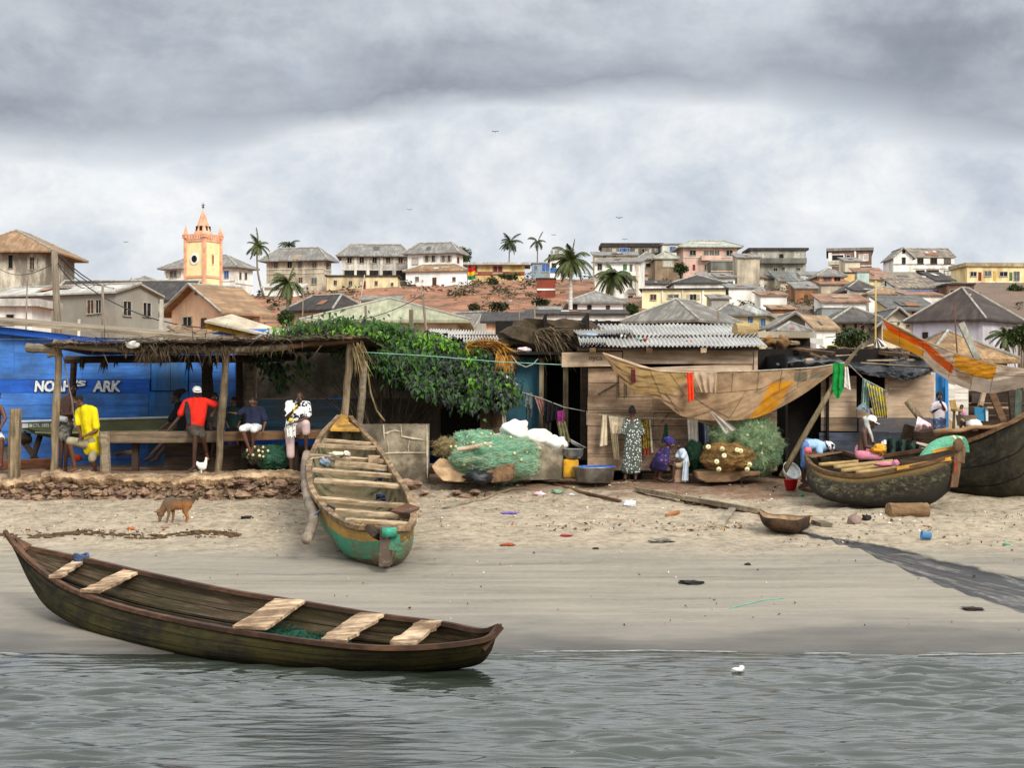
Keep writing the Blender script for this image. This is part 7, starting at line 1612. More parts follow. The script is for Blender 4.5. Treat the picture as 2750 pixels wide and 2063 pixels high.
rope('thin slanting cord beside the front post of the shelter', [W('E', 540, 280, 32.8), W('E', 565, 450, 32.75), W('E', 610, 640, 32.7), W('E', 640, 880, 32.6)], .016, MATS['pole_wood'])
# three at the bench
person('dark silhouetted person with a tall mass of hair leaning back on one arm', 'b', 34.2, dict(hd=(405, 365), nk=(445, 480), ch=(475, 610), pv=(560, 830), sl=(425, 550), el=(300, 740, -.05), wl=(170, 850, -.1), sr=(560, 560, .1), er=(600, 720), wr=(560, 850, -.2), hl=(520, 850), kl=(290, 960, -.25), al=(20, 1240, -.3), hr=(600, 860), kr=(350, 980, -.1), ar=(120, 1260, -.1)), SK1, face=(-1, -.1, -.05), hair='dread', clothes=[('shirt', BLK, .8, 1.1), ('shorts', BLK, 1.1)], feet=dict(l=(-1, -.3, -.4), r=(-1, -.3, -.4)))
person('dark-clothed person half hidden behind the one in red', 'b', 33.85, dict(hd=(975, 385), nk=(1000, 480), ch=(1000, 620), pv=(960, 860), sl=(905, 520), el=(900, 720), wl=(920, 860, -.2), sr=(1075, 520), er=(1080, 720), wr=(1000, 850, -.2), hl=(920, 870), kl=(830, 960, -.45), al=(880, 1200, -.4), hr=(1010, 870), kr=(980, 950, -.45), ar=(930, 1230, -.4)), SK1, face=(.2, -1, -.1), hair='short', clothes=[('shirt', GREYD, .75, 1.1), ('shorts', BLK, .9)])
person('person in a red and grey jersey and white cap, sitting on the timber beam', 'b', 33.0, dict(hd=(715, 300), nk=(705, 405), ch=(705, 570), pv=(680, 815), sl=(545, 450), el=(440, 680, .02), wl=(270, 880, -.05), sr=(880, 440), er=(1035, 500, -.05), wr=(965, 590, -.22), hl=(630, 840), kl=(690, 925, -.40), al=(668, 1395, -.36), hr=(740, 840), kr=(800, 940, -.42), ar=(855, 1210, -.2)), SK1, face=(.35, -1, -.12), hair='thin',
    clothes=[('shirt', RED, .70, 1.0), ('shorts', cl('olivegrey', '#4c473d', '#37332b'), .92), ('cap', cl('capwhite', '#eceae5', '#d2d0ca')), ('tubes', cl('charcoal', '#33343c', '#24252b'), [([(565, 430, -.04), (575, 580, -.08), (600, 790, -.09)], [.05, .075, .06])], 'jersey_panel')], feet=dict(l=(-.3, -1, -.15), r=(.5, -.9, -.3)))
mb = MB(); mb.beam(W('b', 590, 1450, 32.55), W('b', 700, 1452, 32.62), .09, .03); solo(mb, 'green_sandal', 'green sandal on the foot of the one in red', 'sandal', cl('greens', '#4d6650', '#3a4f3d'))
person('person glimpsed behind the second shelter post, face turned aside', 'c', 34.4, dict(hd=(45, 265), nk=(40, 370), ch=(40, 480), pv=(40, 690), sl=(-50, 400), el=(-70, 560), wl=(-30, 680, -.1), sr=(110, 410), er=(130, 560), wr=(90, 680, -.1), hl=(0, 700), kl=(-20, 760, -.4), al=(-20, 1150, -.35), hr=(80, 700), kr=(90, 760, -.4), ar=(90, 1150, -.35)), SK2, face=(-1, -.2, 0), hair='short', clothes=[('shirt', cl('darkgreen', '#1f3a38', '#142625'), .7, 1.1), ('shorts', BLK, 1.)], s=.85)
person('person in a dark navy shirt and white shorts with crossed ankles', 'c', 33.05, dict(hd=(330, 275), nk=(335, 375), ch=(335, 490), pv=(330, 640), sl=(205, 385), el=(115, 455, -.02), wl=(35, 440, -.05), sr=(460, 385), er=(515, 560, -.05), wr=(480, 690, -.12), hl=(270, 650), kl=(165, 680, -.40), al=(275, 975, -.36), hr=(390, 650), kr=(335, 690, -.40), ar=(320, 950, -.26)), SK2, face=(-.35, -1, -.02), hair='short', clothes=[('shirt', NAVY, .85, 1.0), ('shorts', WHI, .93)], feet=dict(l=(.5, -1, -.5), r=(.1, -1, -.5)), s=.9)
person('bald person in a black-and-white patterned shirt bent over, eating a banana', 'c', 32.75, dict(hd=(1020, 210, -.1), nk=(1010, 310), ch=(990, 430), pv=(925, 670, .1), sl=(855, 300), el=(830, 505, -.12), wl=(935, 400, -.28), sr=(1140, 310), er=(1150, 510, -.1), wr=(960, 575, -.30), hl=(870, 690, .1), kl=(885, 950), al=(895, 1285), hr=(985, 680, .08), kr=(1115, 600, -.34), ar=(1120, 950, -.25)), SK1, face=(-.05, -.8, -.55), hair='none',
    clothes=[('shirt', mat('cloth_pattern', '#e6e6e2', '#1b1b1d', sc=8, lo=.54, hi=.58, rough=.9, det=2), .78, 1.05), ('shorts', plaid('plaidred', H2('#a8747a'), H2('#d8cfc6')), 1.34)], feet=dict(l=(.1, -1, -.1), r=(.2, -1, -.2)))
mb = MB(); pts = [W('c', 985, 318, 32.42), W('c', 955, 360, 32.4), W('c', 925, 440, 32.42)]; mb.tube([poly(pts, k/8) for k in range(9)], [.008, .016, .02, .021, .021, .02, .018, .014, .008], 8); solo(mb, 'banana', 'yellow banana held to the mouth of the bald man', 'banana', mat('banana_yellow', '#e8c832', '#cfae28', sc=5, rough=.6), smooth=True)
mb = MB(); mb.ball(W('c', 890, 545, 32.4), (.05, .04, .045), 10, 8, lump=.2); solo(mb, 'fruit', 'yellow fruit in the lower hand of the bald man', 'fruit', MATS['banana_yellow'], smooth=True)
mb = MB(); mb.grid(lambda u, v: W('c', lerp(820, 965, u)+lerp(0, 20, v)*(1-u), lerp(560+60*u, 800, v), 32.45+.04*math.sin(u*14)), 16, 14); solo(mb, 'shirt_cloth', 'patterned cloth hanging from the hands of the bald man', 'cloth', MATS['cloth_pattern'], smooth=True)
# women and children by the plank hut
person('person in a dark dress with white dots, seen from behind', 'd', 32.95, dict(hd=(380, 255), nk=(388, 365), ch=(385, 520), pv=(400, 770), sl=(290, 425), el=(235, 600), wl=(320, 690, .25), sr=(495, 425), er=(550, 610), wr=(460, 690, .25), hl=(345, 800), kl=(320, 1080), al=(255, 1400), hr=(455, 800), kr=(460, 1080), ar=(440, 1410)), SK1, face=(.05, 1, -.05), hair='bun', clothes=[('dress', dots('dots', (.05, .065, .055), (.72, .74, .70), 22, .30, (.09, .10, .08)), .97, .55)], feet=dict(l=(-.1, 1, -.1), r=(.1, 1, -.1)))
person('crouching person in a purple headscarf and dark purple dress', 'd', 33.0, dict(hd=(1060, 810, -.05), nk=(985, 880), ch=(910, 985), pv=(800, 1180, .1), sl=(900, 940, .1), el=(930, 1090), wl=(1010, 1170, -.1), sr=(1010, 930, -.1), er=(985, 1090, -.15), wr=(1060, 1150, -.2), hl=(780, 1210, .15), kl=(900, 1120, -.25), al=(790, 1400, .02), hr=(830, 1210, 0), kr=(960, 1130, -.2), ar=(860, 1410, -.1)), SK1, face=(.8, -.5, -.45), hair='none', clothes=[('dress', dots('purpledots', (.035, .025, .10), (.30, .10, .18), 12, .22), .6, .3), ('scarf', dots('scarfpurple', (.045, .03, .19), (.35, .30, .6), 16, .16))], feet=dict(l=(.8, -.5, -.1), r=(.8, -.5, -.1)), s=.95)
person('child in a white top squatting opposite the person in the purple headscarf', 'd', 32.9, dict(hd=(1235, 835), nk=(1265, 935), ch=(1300, 1020), pv=(1325, 1170), sl=(1215, 980, .08), el=(1160, 1090), wl=(1060, 1110, -.05), sr=(1320, 980, -.08), er=(1250, 1110, -.15), wr=(1120, 1130, -.12), hl=(1280, 1180, .05), kl=(1110, 1170, .05), al=(1070, 1420, .05), hr=(1340, 1180, -.05), kr=(1130, 1200, -.12), ar=(1110, 1440, -.1)), SK1, face=(-.9, -.3, -.35), hair='short', clothes=[('shirt', cl('childwhite', '#c9d2da', '#a9b4bf'), .5, 1.0), ('shorts', KHA, .7)], feet=dict(l=(-1, -.2, -.1), r=(-1, -.2, -.1)), s=.75)
mb = MB(); mb.box(W('d', 1215, 1330, 32.95), (.32, .3, .40), j=.03); solo(mb, 'stone_block', 'brown stone block the squatting child sits on', 'stone', STN)
mb = MB(); mb.grid(lambda u, v: W('d', lerp(1300, 1385, u)-30*v*(1-u), lerp(1120, 1470, v), 32.7+.03*math.sin(u*10+v)), 8, 14); solo(mb, 'white_shawl', 'long white cloth trailing from the back of the squatting child', 'cloth', MATS['cloth_childwhite'], smooth=True)
person('small child in a red top by the green net heap', 'H', 33.9, dict(hd=(1812, 882), nk=(1816, 912), ch=(1822, 945), pv=(1826, 1010), sl=(1800, 920), el=(1795, 955), wl=(1800, 990, -.1), sr=(1842, 920), er=(1850, 955), wr=(1848, 995, -.05), hl=(1815, 1015), kl=(1815, 1070), al=(1815, 1165), hr=(1838, 1015), kr=(1838, 1070), ar=(1838, 1165)), SK2, face=(-.4, -1, -.1), hair='short', clothes=[('shirt', RED, .5, 1.0), ('shorts', cl('pinkshort', '#b9808a', '#9a6670'), .8)], s=.5)
# the man in the canoe
person('shirtless person in pink shorts and a white cap mending a net in the mossy canoe', 'e', 30.75, dict(hd=(1590, 410), nk=(1490, 520), ch=(1440, 680), pv=(1370, 1000, .05), sl=(1560, 620, .18), el=(1610, 800, .15), wl=(1660, 850, .05), sr=(1430, 610, -.16), er=(1475, 900, -.2), wr=(1700, 945, -.15), hl=(1390, 1060, .14), kl=(1750, 1030, .2), al=(1850, 1270, .1), hr=(1380, 1070, -.1), kr=(1700, 1100, -.15), ar=(1830, 1300, -.1)), SK1, face=(.95, -.25, -.35), hair='none',
    clothes=[('shorts', cl('pink', '#dd8f9d', '#c97686'), 1.0), ('cap', cl('capoff', '#e9e6e0', '#cfccc4')), ('tubes', cl('towel', '#b9bcb4', '#8f9289'), [([(1500, 340, .0), (1490, 440, -.02), (1530, 560, -.1), (1590, 700, -.12), (1610, 820, -.1)], [.07, .06, .045, .035, .025]), ([(1440, 300, .05), (1500, 420, .08)], [.05, .05])], 'head_towel')], feet=dict(l=(1, -.1, -.2), r=(1, -.1, -.2)))
mb = MB(); s_ = 7.54*F/30.5; mb.ball(W('e', 1740, 960, 30.55), (150/s_, .13, 105/s_), 20, 14, lump=.35, ls=2.2, seed=2); solo(mb, 'yellow_net', 'yellow net bundled in the lap of the man in pink shorts', 'net', mat('net_yellow', '#d79d2e', '#b27b1f', sc=18, bump=.6), smooth=True)
mb = MB(); mb.grid(lambda u, v: W('e', lerp(1790, 1890, u), lerp(760+60*abs(u-.7), 860, v), 30.6+.02*math.sin(u*9)), 8, 6); solo(mb, 'white_cloth', 'small white cloth tip behind the yellow net', 'cloth', MATS['cloth_white'], smooth=True)
person('person in a pale blue shirt bending down over the bow of the mossy canoe', 'e', 31.75, dict(hd=(735, 955, -.05), nk=(630, 920), ch=(490, 860), pv=(270, 850), sl=(560, 890, .15), el=(560, 1060, .1), wl=(600, 1180, 0), sr=(540, 900, -.15), er=(520, 1080, -.2), wr=(560, 1190, -.2), hl=(250, 880, .1), kl=(250, 1180, .1), al=(215, 1560, .15), hr=(245, 890, -.1), kr=(235, 1190, -.1), ar=(205, 1570, -.05)), SK1, face=(.75, -.2, -.6), hair='none', clothes=[('shirt', cl('paleblue', '#a9c4de', '#84a4c4'), .55, 1.05), ('shorts', cl('bluecloth', '#5f7fb0', '#476394'), 1.2), ('scarf', mat('cloth_bandana', '#e2e0dc', '#17171a', sc=14, lo=.48, hi=.52))])
mb = MB(); mb.ball(W('e', 300, 985, 31.3), (.08, .08, .075), 14, 9, lump=.15); solo(mb, 'coral_ball', 'coral-pink buoy tied at the bow of the mossy canoe', 'buoy', mat('buoy_coral', '#d9707a', '#b9545f', sc=4, rough=.6), smooth=True)
person('person in a white top and blue patterned skirt standing in front of the blue door', 'f', 35.0, dict(hd=(755, 220), nk=(748, 325), ch=(745, 430), pv=(755, 590), sl=(660, 365), el=(635, 470), wl=(720, 430, -.2), sr=(830, 365), er=(855, 460, -.05), wr=(790, 330, -.2), hl=(715, 610), kl=(715, 800), al=(715, 1060), hr=(795, 610), kr=(800, 800), ar=(800, 1060)), SK1, face=(-.1, -1, -.1), hair='afro', clothes=[('shirt', cl('palepink', '#d8c8cc', '#b9b0b2'), .8, .95), ('shorts', dots('skirtblue', (.08, .11, .2), (.25, .3, .4), 14, .25), 1.6)], s=.85)
person('small seated child in a pink top next to the yellow wooden chair', 'f', 34.6, dict(hd=(1120, 398), nk=(1130, 450), ch=(1160, 500), pv=(1195, 580), sl=(1100, 470), el=(1110, 520), wl=(1130, 560, -.1), sr=(1170, 470), er=(1200, 520), wr=(1180, 570, -.1), hl=(1180, 590), kl=(1120, 620, -.2), al=(1120, 720, -.15), hr=(1215, 590), kr=(1180, 640, -.2), ar=(1180, 730, -.15)), SK1, face=(-.7, -.7, -.1), hair='short', clothes=[('shirt', cl('pinktop', '#c99aa8', '#a97c8a'), .6, 1.0), ('shorts', KHA, .8)], s=.52)
# wooden chair by the child
T = thing('wooden_chair', 'old yellow-brown wooden chair by the blue door', 'chair', W('f', 1010, 760, 34.8))
CHW = wood('chair_wood', '#b58f4f', '#83643a', 2)
mb = MB(); mb.beam(W('f', 965, 280, 34.9), W('f', 1010, 460, 34.8), .13, .04, up=(0, 1, 0)); mb.build('backrest', CHW, T)
mb = MB(); mb.beam(W('f', 980, 440, 34.7), W('f', 1095, 440, 34.7), .4, .05); mb.build('seat', CHW, T)
for x in (1000, 1085):
    mb = MB(); mb.beam(W('f', x, 450, 34.75), W('f', x+(25 if x > 1050 else -15), 760, 34.7), .05, .05, up=(0, 1, 0)); mb.build('leg', CHW, T)
mb = MB(); mb.lathe([(.0, 0), (.20, 0), (.24, .25), (.235, .25), (.19, .02), (0, .02)], W('f', 1200, 700, 34.6), 18); solo(mb, 'basket', 'grey-brown woven basket under the seated child', 'basket', mat('basket_weave', '#8a7560', '#5f4f40', sc=16, st=(1, 1, 4), bump=.8))

# ---- animals
def critter(name, label, cat, cr, Y, balls, capsl, mt, vs=.011, extra=()):
    pts = [W(cr, b[0], b[1], Y+b[2]) for b in balls]
    lo = min((W(cr, c_[2][0], c_[2][1], Y) for c_ in capsl), key=lambda p: p.z)
    T = thing(name, label, cat, (lo.x, Y, lo.z-.02))
    mb = MB()
    for b, p in zip(balls, pts):
        mb.ball(p, b[3], 14, 10, Matrix.Rotation(math.radians(b[4]) if len(b) > 4 else 0, 3, 'Y'))
    for dy, a, b, ra, rb in [(c_[0], c_[1], c_[2], c_[3], c_[4]) for c_ in capsl]:
        d1, d2 = (dy if isinstance(dy, tuple) else (dy, dy)); mb.caps(W(cr, *a, Y+d1), W(cr, *b, Y+d2), ra, rb)
    remesh(mb.build('body', mt, T), vs, 4)
    for nm, m_, fn in extra:
        mb = MB(); fn(mb); mb.build(nm, m_, T, smooth=True)
    return T
m, t = newmat('dog_fur')
c0 = t.coord(); sp_ = t.n('ShaderNodeSeparateXYZ'); t.l(c0, sp_.inputs[0]); nf = t.noise(c0, 12, 7, .7)
back = t.ramp(t.math('ADD', sp_.outputs[2], t.math('MULTIPLY', t.math('SUBTRACT', nf, .5), .18)), [(.30, (.30, .13, .04)), (.40, (.20, .085, .03)), (.47, (.07, .05, .03))])
front = t.ramp(t.math('ADD', sp_.outputs[0], t.math('MULTIPLY', t.math('SUBTRACT', nf, .5), .15)), [(.40, 1.), (.5, 0.)]); 
t.out(t.mix(t.math('MULTIPLY', t.ramp(t.math('ADD', sp_.outputs[0], .6), [(.30, 1.), (.52, 0.)]), .7), back, (.10, .075, .05)), .9, nf, .8, .02)
Yd = 27.9
dogmb = critter('dog', 'brown and black village dog sniffing the sand in front of the wall', 'dog', 'g', Yd,
  [(650, 600, 0, V((.17, .11, .135)), -6), (900, 610, 0, V((.19, .10, .105)), -4), (1090, 600, 0, V((.13, .105, .13)), 0), (345, 860, 0, V((.075, .065, .085)), -30)],
  [(0, (560, 560), (400, 790), .095, .065), (0, (340, 900), (320, 1090), .048, .028), (-.05, (600, 680), (590, 900), .055, .030), ((-.05, -.05), (590, 900), (530, 1130), .028, .020), ((-.05, -.05), (530, 1130), (500, 1150), .022, .018),
   (.05, (690, 690), (730, 900), .05, .028), (.05, (730, 900), (700, 1130), .027, .019), ((.05, .05), (700, 1130), (660, 1150), .022, .016),
   (-.05, (1120, 640), (1090, 840), .085, .045), (-.05, (1090, 840), (1160, 990), .04, .026), (-.05, (1160, 990), (1120, 1150), .025, .019), (-.05, (1120, 1150), (1090, 1160), .022, .016),
   (.05, (1100, 640), (1060, 830), .08, .042), (.05, (1060, 830), (1130, 980), .036, .024), (.05, (1130, 980), (1100, 1130), .022, .018),
   (0, (1190, 560), (1300, 520), .035, .028), (0, (1300, 540), (1340, 400), .032, .042), (0, (1340, 400), (1420, 350), .042, .045), (0, (1420, 350), (1440, 450), .045, .03)], m,
  extra=[('ear', m, lambda mb: (mb.caps(W('g', 300, 830, Yd-.05), W('g', 150, 830, Yd-.06), .028, .008), mb.caps(W('g', 330, 800, Yd+.04), W('g', 230, 780, Yd+.05), .026, .008)))])
FEA = mat('feather_white', '#e8e4da', '#cfc8ba', sc=14, rough=.9); YEG = mat('chicken_leg', '#d8b878', '#a88a55', sc=9); COMB = mat('comb_red', '#b8433a', '#8f3029', sc=9)
Yh = 32.0
critter('chicken', 'white chicken standing on the edge of the sea wall', 'chicken', 'b', Yh, [(790, 1400, 0, V((.10, .075, .085)), 20), (740, 1375, 0, V((.07, .04, .05)), 40), (850, 1285, 0, V((.030, .026, .034)), 0)], [(0, (830, 1380), (850, 1300), .05, .026), (0, (745, 1390), (715, 1335), .03, .02), ((-.02, -.02), (780, 1460), (780, 1545), .016, .011), ((.03, .03), (765, 1460), (765, 1535), .016, .011)], FEA, .008,
  extra=[('beak', YEG, lambda mb: mb.caps(W('b', 870, 1290, Yh), W('b', 890, 1295, Yh), .010, .003)), ('comb', COMB, lambda mb: (mb.caps(W('b', 845, 1262, Yh), W('b', 865, 1264, Yh), .010, .008), mb.caps(W('b', 868, 1305, Yh), W('b', 868, 1320, Yh), .009, .006)))])
Yh2 = 32.7
critter('hen', 'small tan hen pecking about below the brown net heap', 'chicken', 'H', Yh2, [(1552, 1385, 0, V((.085, .065, .075)), 0), (1550, 1345, 0, V((.02, .02, .024)), 0)], [(0, (1552, 1370), (1550, 1345), .04, .02), (0, (1550, 1345), (1549, 1325), .012, .004), ((-.02, -.02), (1548, 1405), (1546, 1425), .012, .009), ((.02, .02), (1558, 1405), (1558, 1425), .012, .009)], mat('feather_tan', '#a3815a', '#6e5238', sc=12, rough=.9), .008)
# ================================================================ sails, washing, nets and small things
def Gd(px, py):
    lo, hi = 12., 60.
    def below(Y): 
        p = P(px, py, Y); return p.z < zt(p.x, p.y)
    y = 12.5
    while y < 60 and not below(y): y += .1
    lo, hi = y-.1, y
    for _ in range(14):
        m_ = (lo+hi)/2
        if below(m_): hi = m_
        else: lo = m_
    p = P(px, py, hi); p.z = zt(p.x, p.y); return p
def GW(cr, x, y): x0, y0, s = CROP[cr]; return Gd(x0+x/s, y0+y/s)
def sail(name, label, cr, top, bot, Yt, Yb, regions, mats, nu=200, nv=60, belly=.13, seams=()):
    tp = [V((x, y, 0)) for x, y in top]; bt = [V((x, y, 0)) for x, y in bot]
    def pix(u, v):
        a, b = poly(tp, u), poly(bt, u); return lerp(a.x, b.x, v), lerp(a.y, b.y, v)
    def pos(u, v, off=0):
        x, y = pix(u, v); yy = lerp(Yt(u) if callable(Yt) else Yt, Yb(u) if callable(Yb) else Yb, v)-belly*math.sin(pi*v)*math.sin(pi*min(1, u))+.10*fbm(u*14+v*5, v*2.5-u*3, 3)+.03*math.sin(u*60+v*14+3*fbm(u*5, v*3))*(1-v)*.5
        return W(cr, x, y, yy-off)
    def mi(u, v):
        x, y = pix(u, v)
        for k, (pg, m_) in enumerate(regions):
            if inpoly(x, y, pg): return m_
        return 0
    T_ = MB(); T_.grid(pos, nu, nv, mi)
    ctr = pos(.5, .5); T = thing(name, label, 'sail', (ctr.x, ctr.y, ctr.z-1))
    T_.build('patched_cloth', mats, T, smooth=True)
    q = MB()
    for sm in seams:
        pts = [pos(lerp(sm[0], sm[2], k/20), lerp(sm[1], sm[3], k/20), .012) for k in range(21)]; q.tube(pts, .0045, 4)
    if q.v: q.build('stitched_seam', mat('seam_dark', (.05, .035, .025), rough=.9, bump=0), T)
    return T, pos
def sailc(n, c1, c2=None, **k): return mat('sail_'+n, c1, c2, sc=2.2, rough=.92, bump=.25, bd=.02, trans=.35, dirt=k.pop('dirt', '#7a6248'), da=k.pop('da', .45), ds=1.8)
TAN, AMB, YLW, ORG, OFF, GRP = sailc('tan', '#b99a78', '#a08262'), sailc('amber', '#aa8b58', '#8f7346'), sailc('yellow', '#cf8f22', '#b2761a', da=.2), sailc('orange', '#d8601c', '#bf4d14', da=.15), sailc('offwhite', '#cdb9a6', '#b39e8a', da=.25), sailc('grey', '#6f7163', '#5a5b50')
T, f1 = sail('patched_sail', 'huge tan patched sail slung in front of the plank hut with one yellow panel', 'H',
  [(378, 250), (520, 305), (680, 360), (850, 402), (1030, 412), (1250, 410), (1480, 405), (1700, 398), (1920, 388), (2150, 372), (2430, 330)],
  [(378, 254), (505, 440), (660, 582), (850, 640), (1030, 775), (1200, 812), (1450, 820), (1660, 800), (1870, 715), (2110, 575), (2430, 335)],
  32.75, 32.5, [([(1800, 500), (1998, 482), (1870, 690), (1735, 802), (1610, 795), (1700, 700)], 2), ([(2000, 415), (2110, 405), (2105, 490), (1998, 490)], 3), ([(2145, 410), (2290, 395), (2240, 450), (2130, 470)], 3), ([(300, 200), (1000, 380), (1120, 420), (1010, 560), (960, 610), (700, 600), (300, 400)], 1)], [TAN, AMB, YLW, GRP],
  seams=((.255, 0, .31, .82), (.35, 0, .42, .5), (.42, .05, .47, .45), (.29, .74, .36, .72), (.33, .65, .40, .98), (.60, .0, .60, .42), (.70, 0, .70, .45), (.47, .45, .72, .38), (.45, .5, .6, .95), (.655, .42, .60, .95), (.79, 0, .79, .5), (.69, .45, .80, .22), (.46, .98, .53, .82), (.86, 0, .86, .6)))
q = MB(); q.tube([W('H', x, y, 32.72) for x, y in ((374, 248), (520, 303), (680, 358), (860, 402))], [.02, .035, .035, .02], 7); q.build('spar', PLANKL, T)
q = MB(); q.tube([W('H', x, y, 32.72) for x, y in ((860, 402), (1100, 411), (1650, 400), (2150, 372), (2430, 330))], .014, 5); q.build('bolt_rope', MATS['rope_pale'], T)
T, f2 = sail('striped_sail', 'big sail of orange, yellow and off-white panels sweeping down to the picture edge', 'I',
  [(812, 20), (960, 105), (1130, 190), (1260, 250), (1400, 305), (1570, 350), (1740, 402), (1961, 437), (2250, 480)],
  [(818, 192), (960, 252), (1120, 328), (1235, 440), (1380, 535), (1530, 595), (1700, 622), (1940, 580), (2250, 548)],
  lambda u: 32.2-.3*u, lambda u: 33.2-.8*u, [([(812, 15), (1000, 118), (1165, 205), (1240, 270), (1300, 330), (1395, 400), (1375, 470), (1290, 400), (1225, 350), (1150, 262), (1080, 232), (960, 170), (855, 110)], 1), ([(800, 100), (855, 108), (960, 170), (1080, 232), (1158, 285), (1118, 345), (960, 262), (800, 200)], 2), ([(1402, 300), (1742, 402), (1712, 515), (1540, 485), (1388, 405)], 2), ([(1400, 420), (1530, 485), (1540, 555), (1420, 500)], 3)], [OFF, ORG, YLW, TAN], belly=.25,
  seams=((.12, 0, .12, 1), (.26, .0, .27, 1), (.5, 0, .47, .9), (.5, .55, .72, .5), (.62, .5, .62, 1), (.74, .45, .74, 1), (.4, .9, .6, .62), (.74, .3, .99, .35)))
q = MB(); q.tube([W('I', x, y, 32.15) for x, y in ((800, 12), (960, 102), (1130, 187), (1400, 302), (1740, 399), (2250, 477))], [.02, .03, .03, .03, .03, .03], 7); q.build('spar', WOODG, T)
q = MB(); q.beam(W('I', 1450, 55, 38), W('I', 1590, 355, 37.6), .17, .1, up=(0, 1, 0), j=.01); solo(q, 'white_plank', 'pale-edged plank standing up behind the striped sail', 'plank', wood('plank_pale_grey', '#a9a596', '#807c6e', 2))
q = MB(); q.grid(lambda u, v: W('I', lerp(lerp(765, 775, u), lerp(740, 850, u), v), lerp(175, 262-30*u*u, v), 40+.1*math.sin(u*20)), 24, 10); solo(q, 'white_tarp', 'white cloth gathered at the foot of the bamboo mast', 'cloth', MATS['cloth_white'], smooth=True)
q = MB(); q.tube([W('I', x, y, 31.6) for x, y in ((-5, 1300), (200, 930), (400, 590), (540, 355), (590, 300), (640, 235))], [.06, .058, .055, .048, .03, .02], 9, jit=.04); solo(q, 'leaning_pole', 'long crooked pole leaning up to the green shirt', 'pole', wood('pole_olive', '#8d7d5f', '#62553f', 2), smooth=True)
# washing: corners TL TR BR BL
def hang(label, cr, TL, TR, BR, BL, Y, mt, folds=4, amp=.03, name='hanging_cloth', cat='cloth', group='washing hung by the huts', sag=0, taper=0, nv=16, nu=28):
    ph = R.uniform(0, 6)
    def f(u, v):
        x = lerp(lerp(TL[0], TR[0], u), lerp(BL[0], BR[0], u), v); y = lerp(lerp(TL[1], TR[1], u), lerp(BL[1], BR[1], u), v)
        y += sag*math.sin(pi*u)*(1-v)+5*noise.noise(V((u*4, ph, 0)))*v
        return W(cr, x, y, Y+amp*math.sin(u*pi*2*folds+ph+v*.8)*(.35+.65*v)+.02*noise.noise(V((u*5, v*5, ph))))
    q = MB(); q.grid(f, nu, nv); return solo(q, name, label, cat, mt, group, True)
CRM = cl('cream', '#dccdb0', '#bfae90'); WHC2 = cl('offwhite', '#d9d2ca', '#b9b1a8')
YPT = mat('cloth_yellowpat', '#a38a2c', '#4a3a26', sc=12, lo=.42, hi=.58, rough=.9); STR = plaid('bluestripe', H2('#3c5f94'), H2('#c9d1d8'), 18); PNK = plaid('pinkplaid', H2('#b5317c'), H2('#3a2a52'), 16)
hang('burgundy strip hanging from the tip of the tan sail', 'H', (614, 385), (650, 388), (655, 500), (618, 505), 32.45, cl('burgundy', '#5a1d24', '#431319'), 1, .02)
hang('bright orange-red cloth hanging down the tan sail', 'H', (1086, 412), (1138, 412), (1152, 640), (1100, 668), 32.25, cl('orangered', '#e8431c', '#c93414'), 2, .03)
hang('sheer beige cloth pinned to the rim of the tan sail', 'H', (1145, 412), (1345, 408), (1335, 590), (1215, 585), 32.28, cl('beige', '#b29a80', '#98806a'), 3, .04)
hang('narrow cream trousers leg on the plank hut', 'H', (375, 770), (410, 775), (415, 1030), (348, 1042), 33.3, CRM, 2)
hang('wide cream shirt doubled over the line on the plank hut', 'H', (425, 782), (570, 795), (540, 935), (450, 930), 33.27, CRM, 3)
hang('long cream trouser legs hanging below the wide cream shirt', 'H', (428, 800), (500, 920), (520, 1160), (470, 1150), 33.30, cl('cream2', '#d0c09f', '#b5a585'), 3)
hang('yellow, green and brown patterned wrap beside the woman in the dotted dress', 'H', (690, 808), (770, 812), (785, 1060), (705, 1060), 33.3, YPT, 4)
hang('thin striped strap beside the patterned wrap', 'H', (768, 815), (782, 815), (805, 1090), (790, 1095), 33.28, cl('strap', '#cfc7bb', '#8d857c'), 1, .01)
hang('faded red rag under the patterned wrap', 'H', (715, 1060), (775, 1060), (780, 1110), (720, 1115), 33.3, cl('redrag', '#8c3a2c', '#6a2a20'), 2)
hang('dark green cloth hanging above the purple headscarf', 'H', (905, 850), (925, 850), (935, 1010), (872, 1010), 33.35, cl('green', '#27543f', '#1b3c2d'), 2)
hang('long off-white towel on the wall beside the net heap', 'H', (1092, 806), (1182, 815), (1190, 1090), (1105, 1040), 33.2, WHC2, 3)
hang('dark blue shorts next to the off-white towel', 'H', (1182, 830), (1230, 850), (1238, 1035), (1192, 1010), 33.25, NAVY, 2)
hang('blue and white striped cloth next to the dark blue shorts', 'H', (1235, 850), (1282, 870), (1280, 1000), (1240, 1030), 33.25, STR, 2)
hang('bright green shirt hung on the leaning pole', 'I', (415, 375), (500, 380), (498, 585), (405, 600), 31.5, cl('greenbright', '#128a3a', '#0c6a2b'), 2, .04)
hang('pointed tail of the bright green shirt on the leaning pole', 'I', (402, 585), (500, 580), (462, 664), (440, 666), 31.5, MATS['cloth_greenbright'], 1, .03)
hang('white cloth beside the bright green shirt', 'I', (510, 410), (535, 408), (558, 598), (505, 570), 31.52, WHC2, 1, .03)
hang('pale mint cloth hung before the dark window', 'I', (655, 505), (715, 530), (705, 790), (640, 700), 35.5, cl('mint', '#9fb9ad', '#7f9a8e'), 3, .05)
hang('grey-green tail of the washing before the dark window', 'I', (660, 690), (720, 760), (740, 800), (600, 745), 35.45, cl('greygreen', '#8a9aa0', '#6d7c84'), 2, .04)
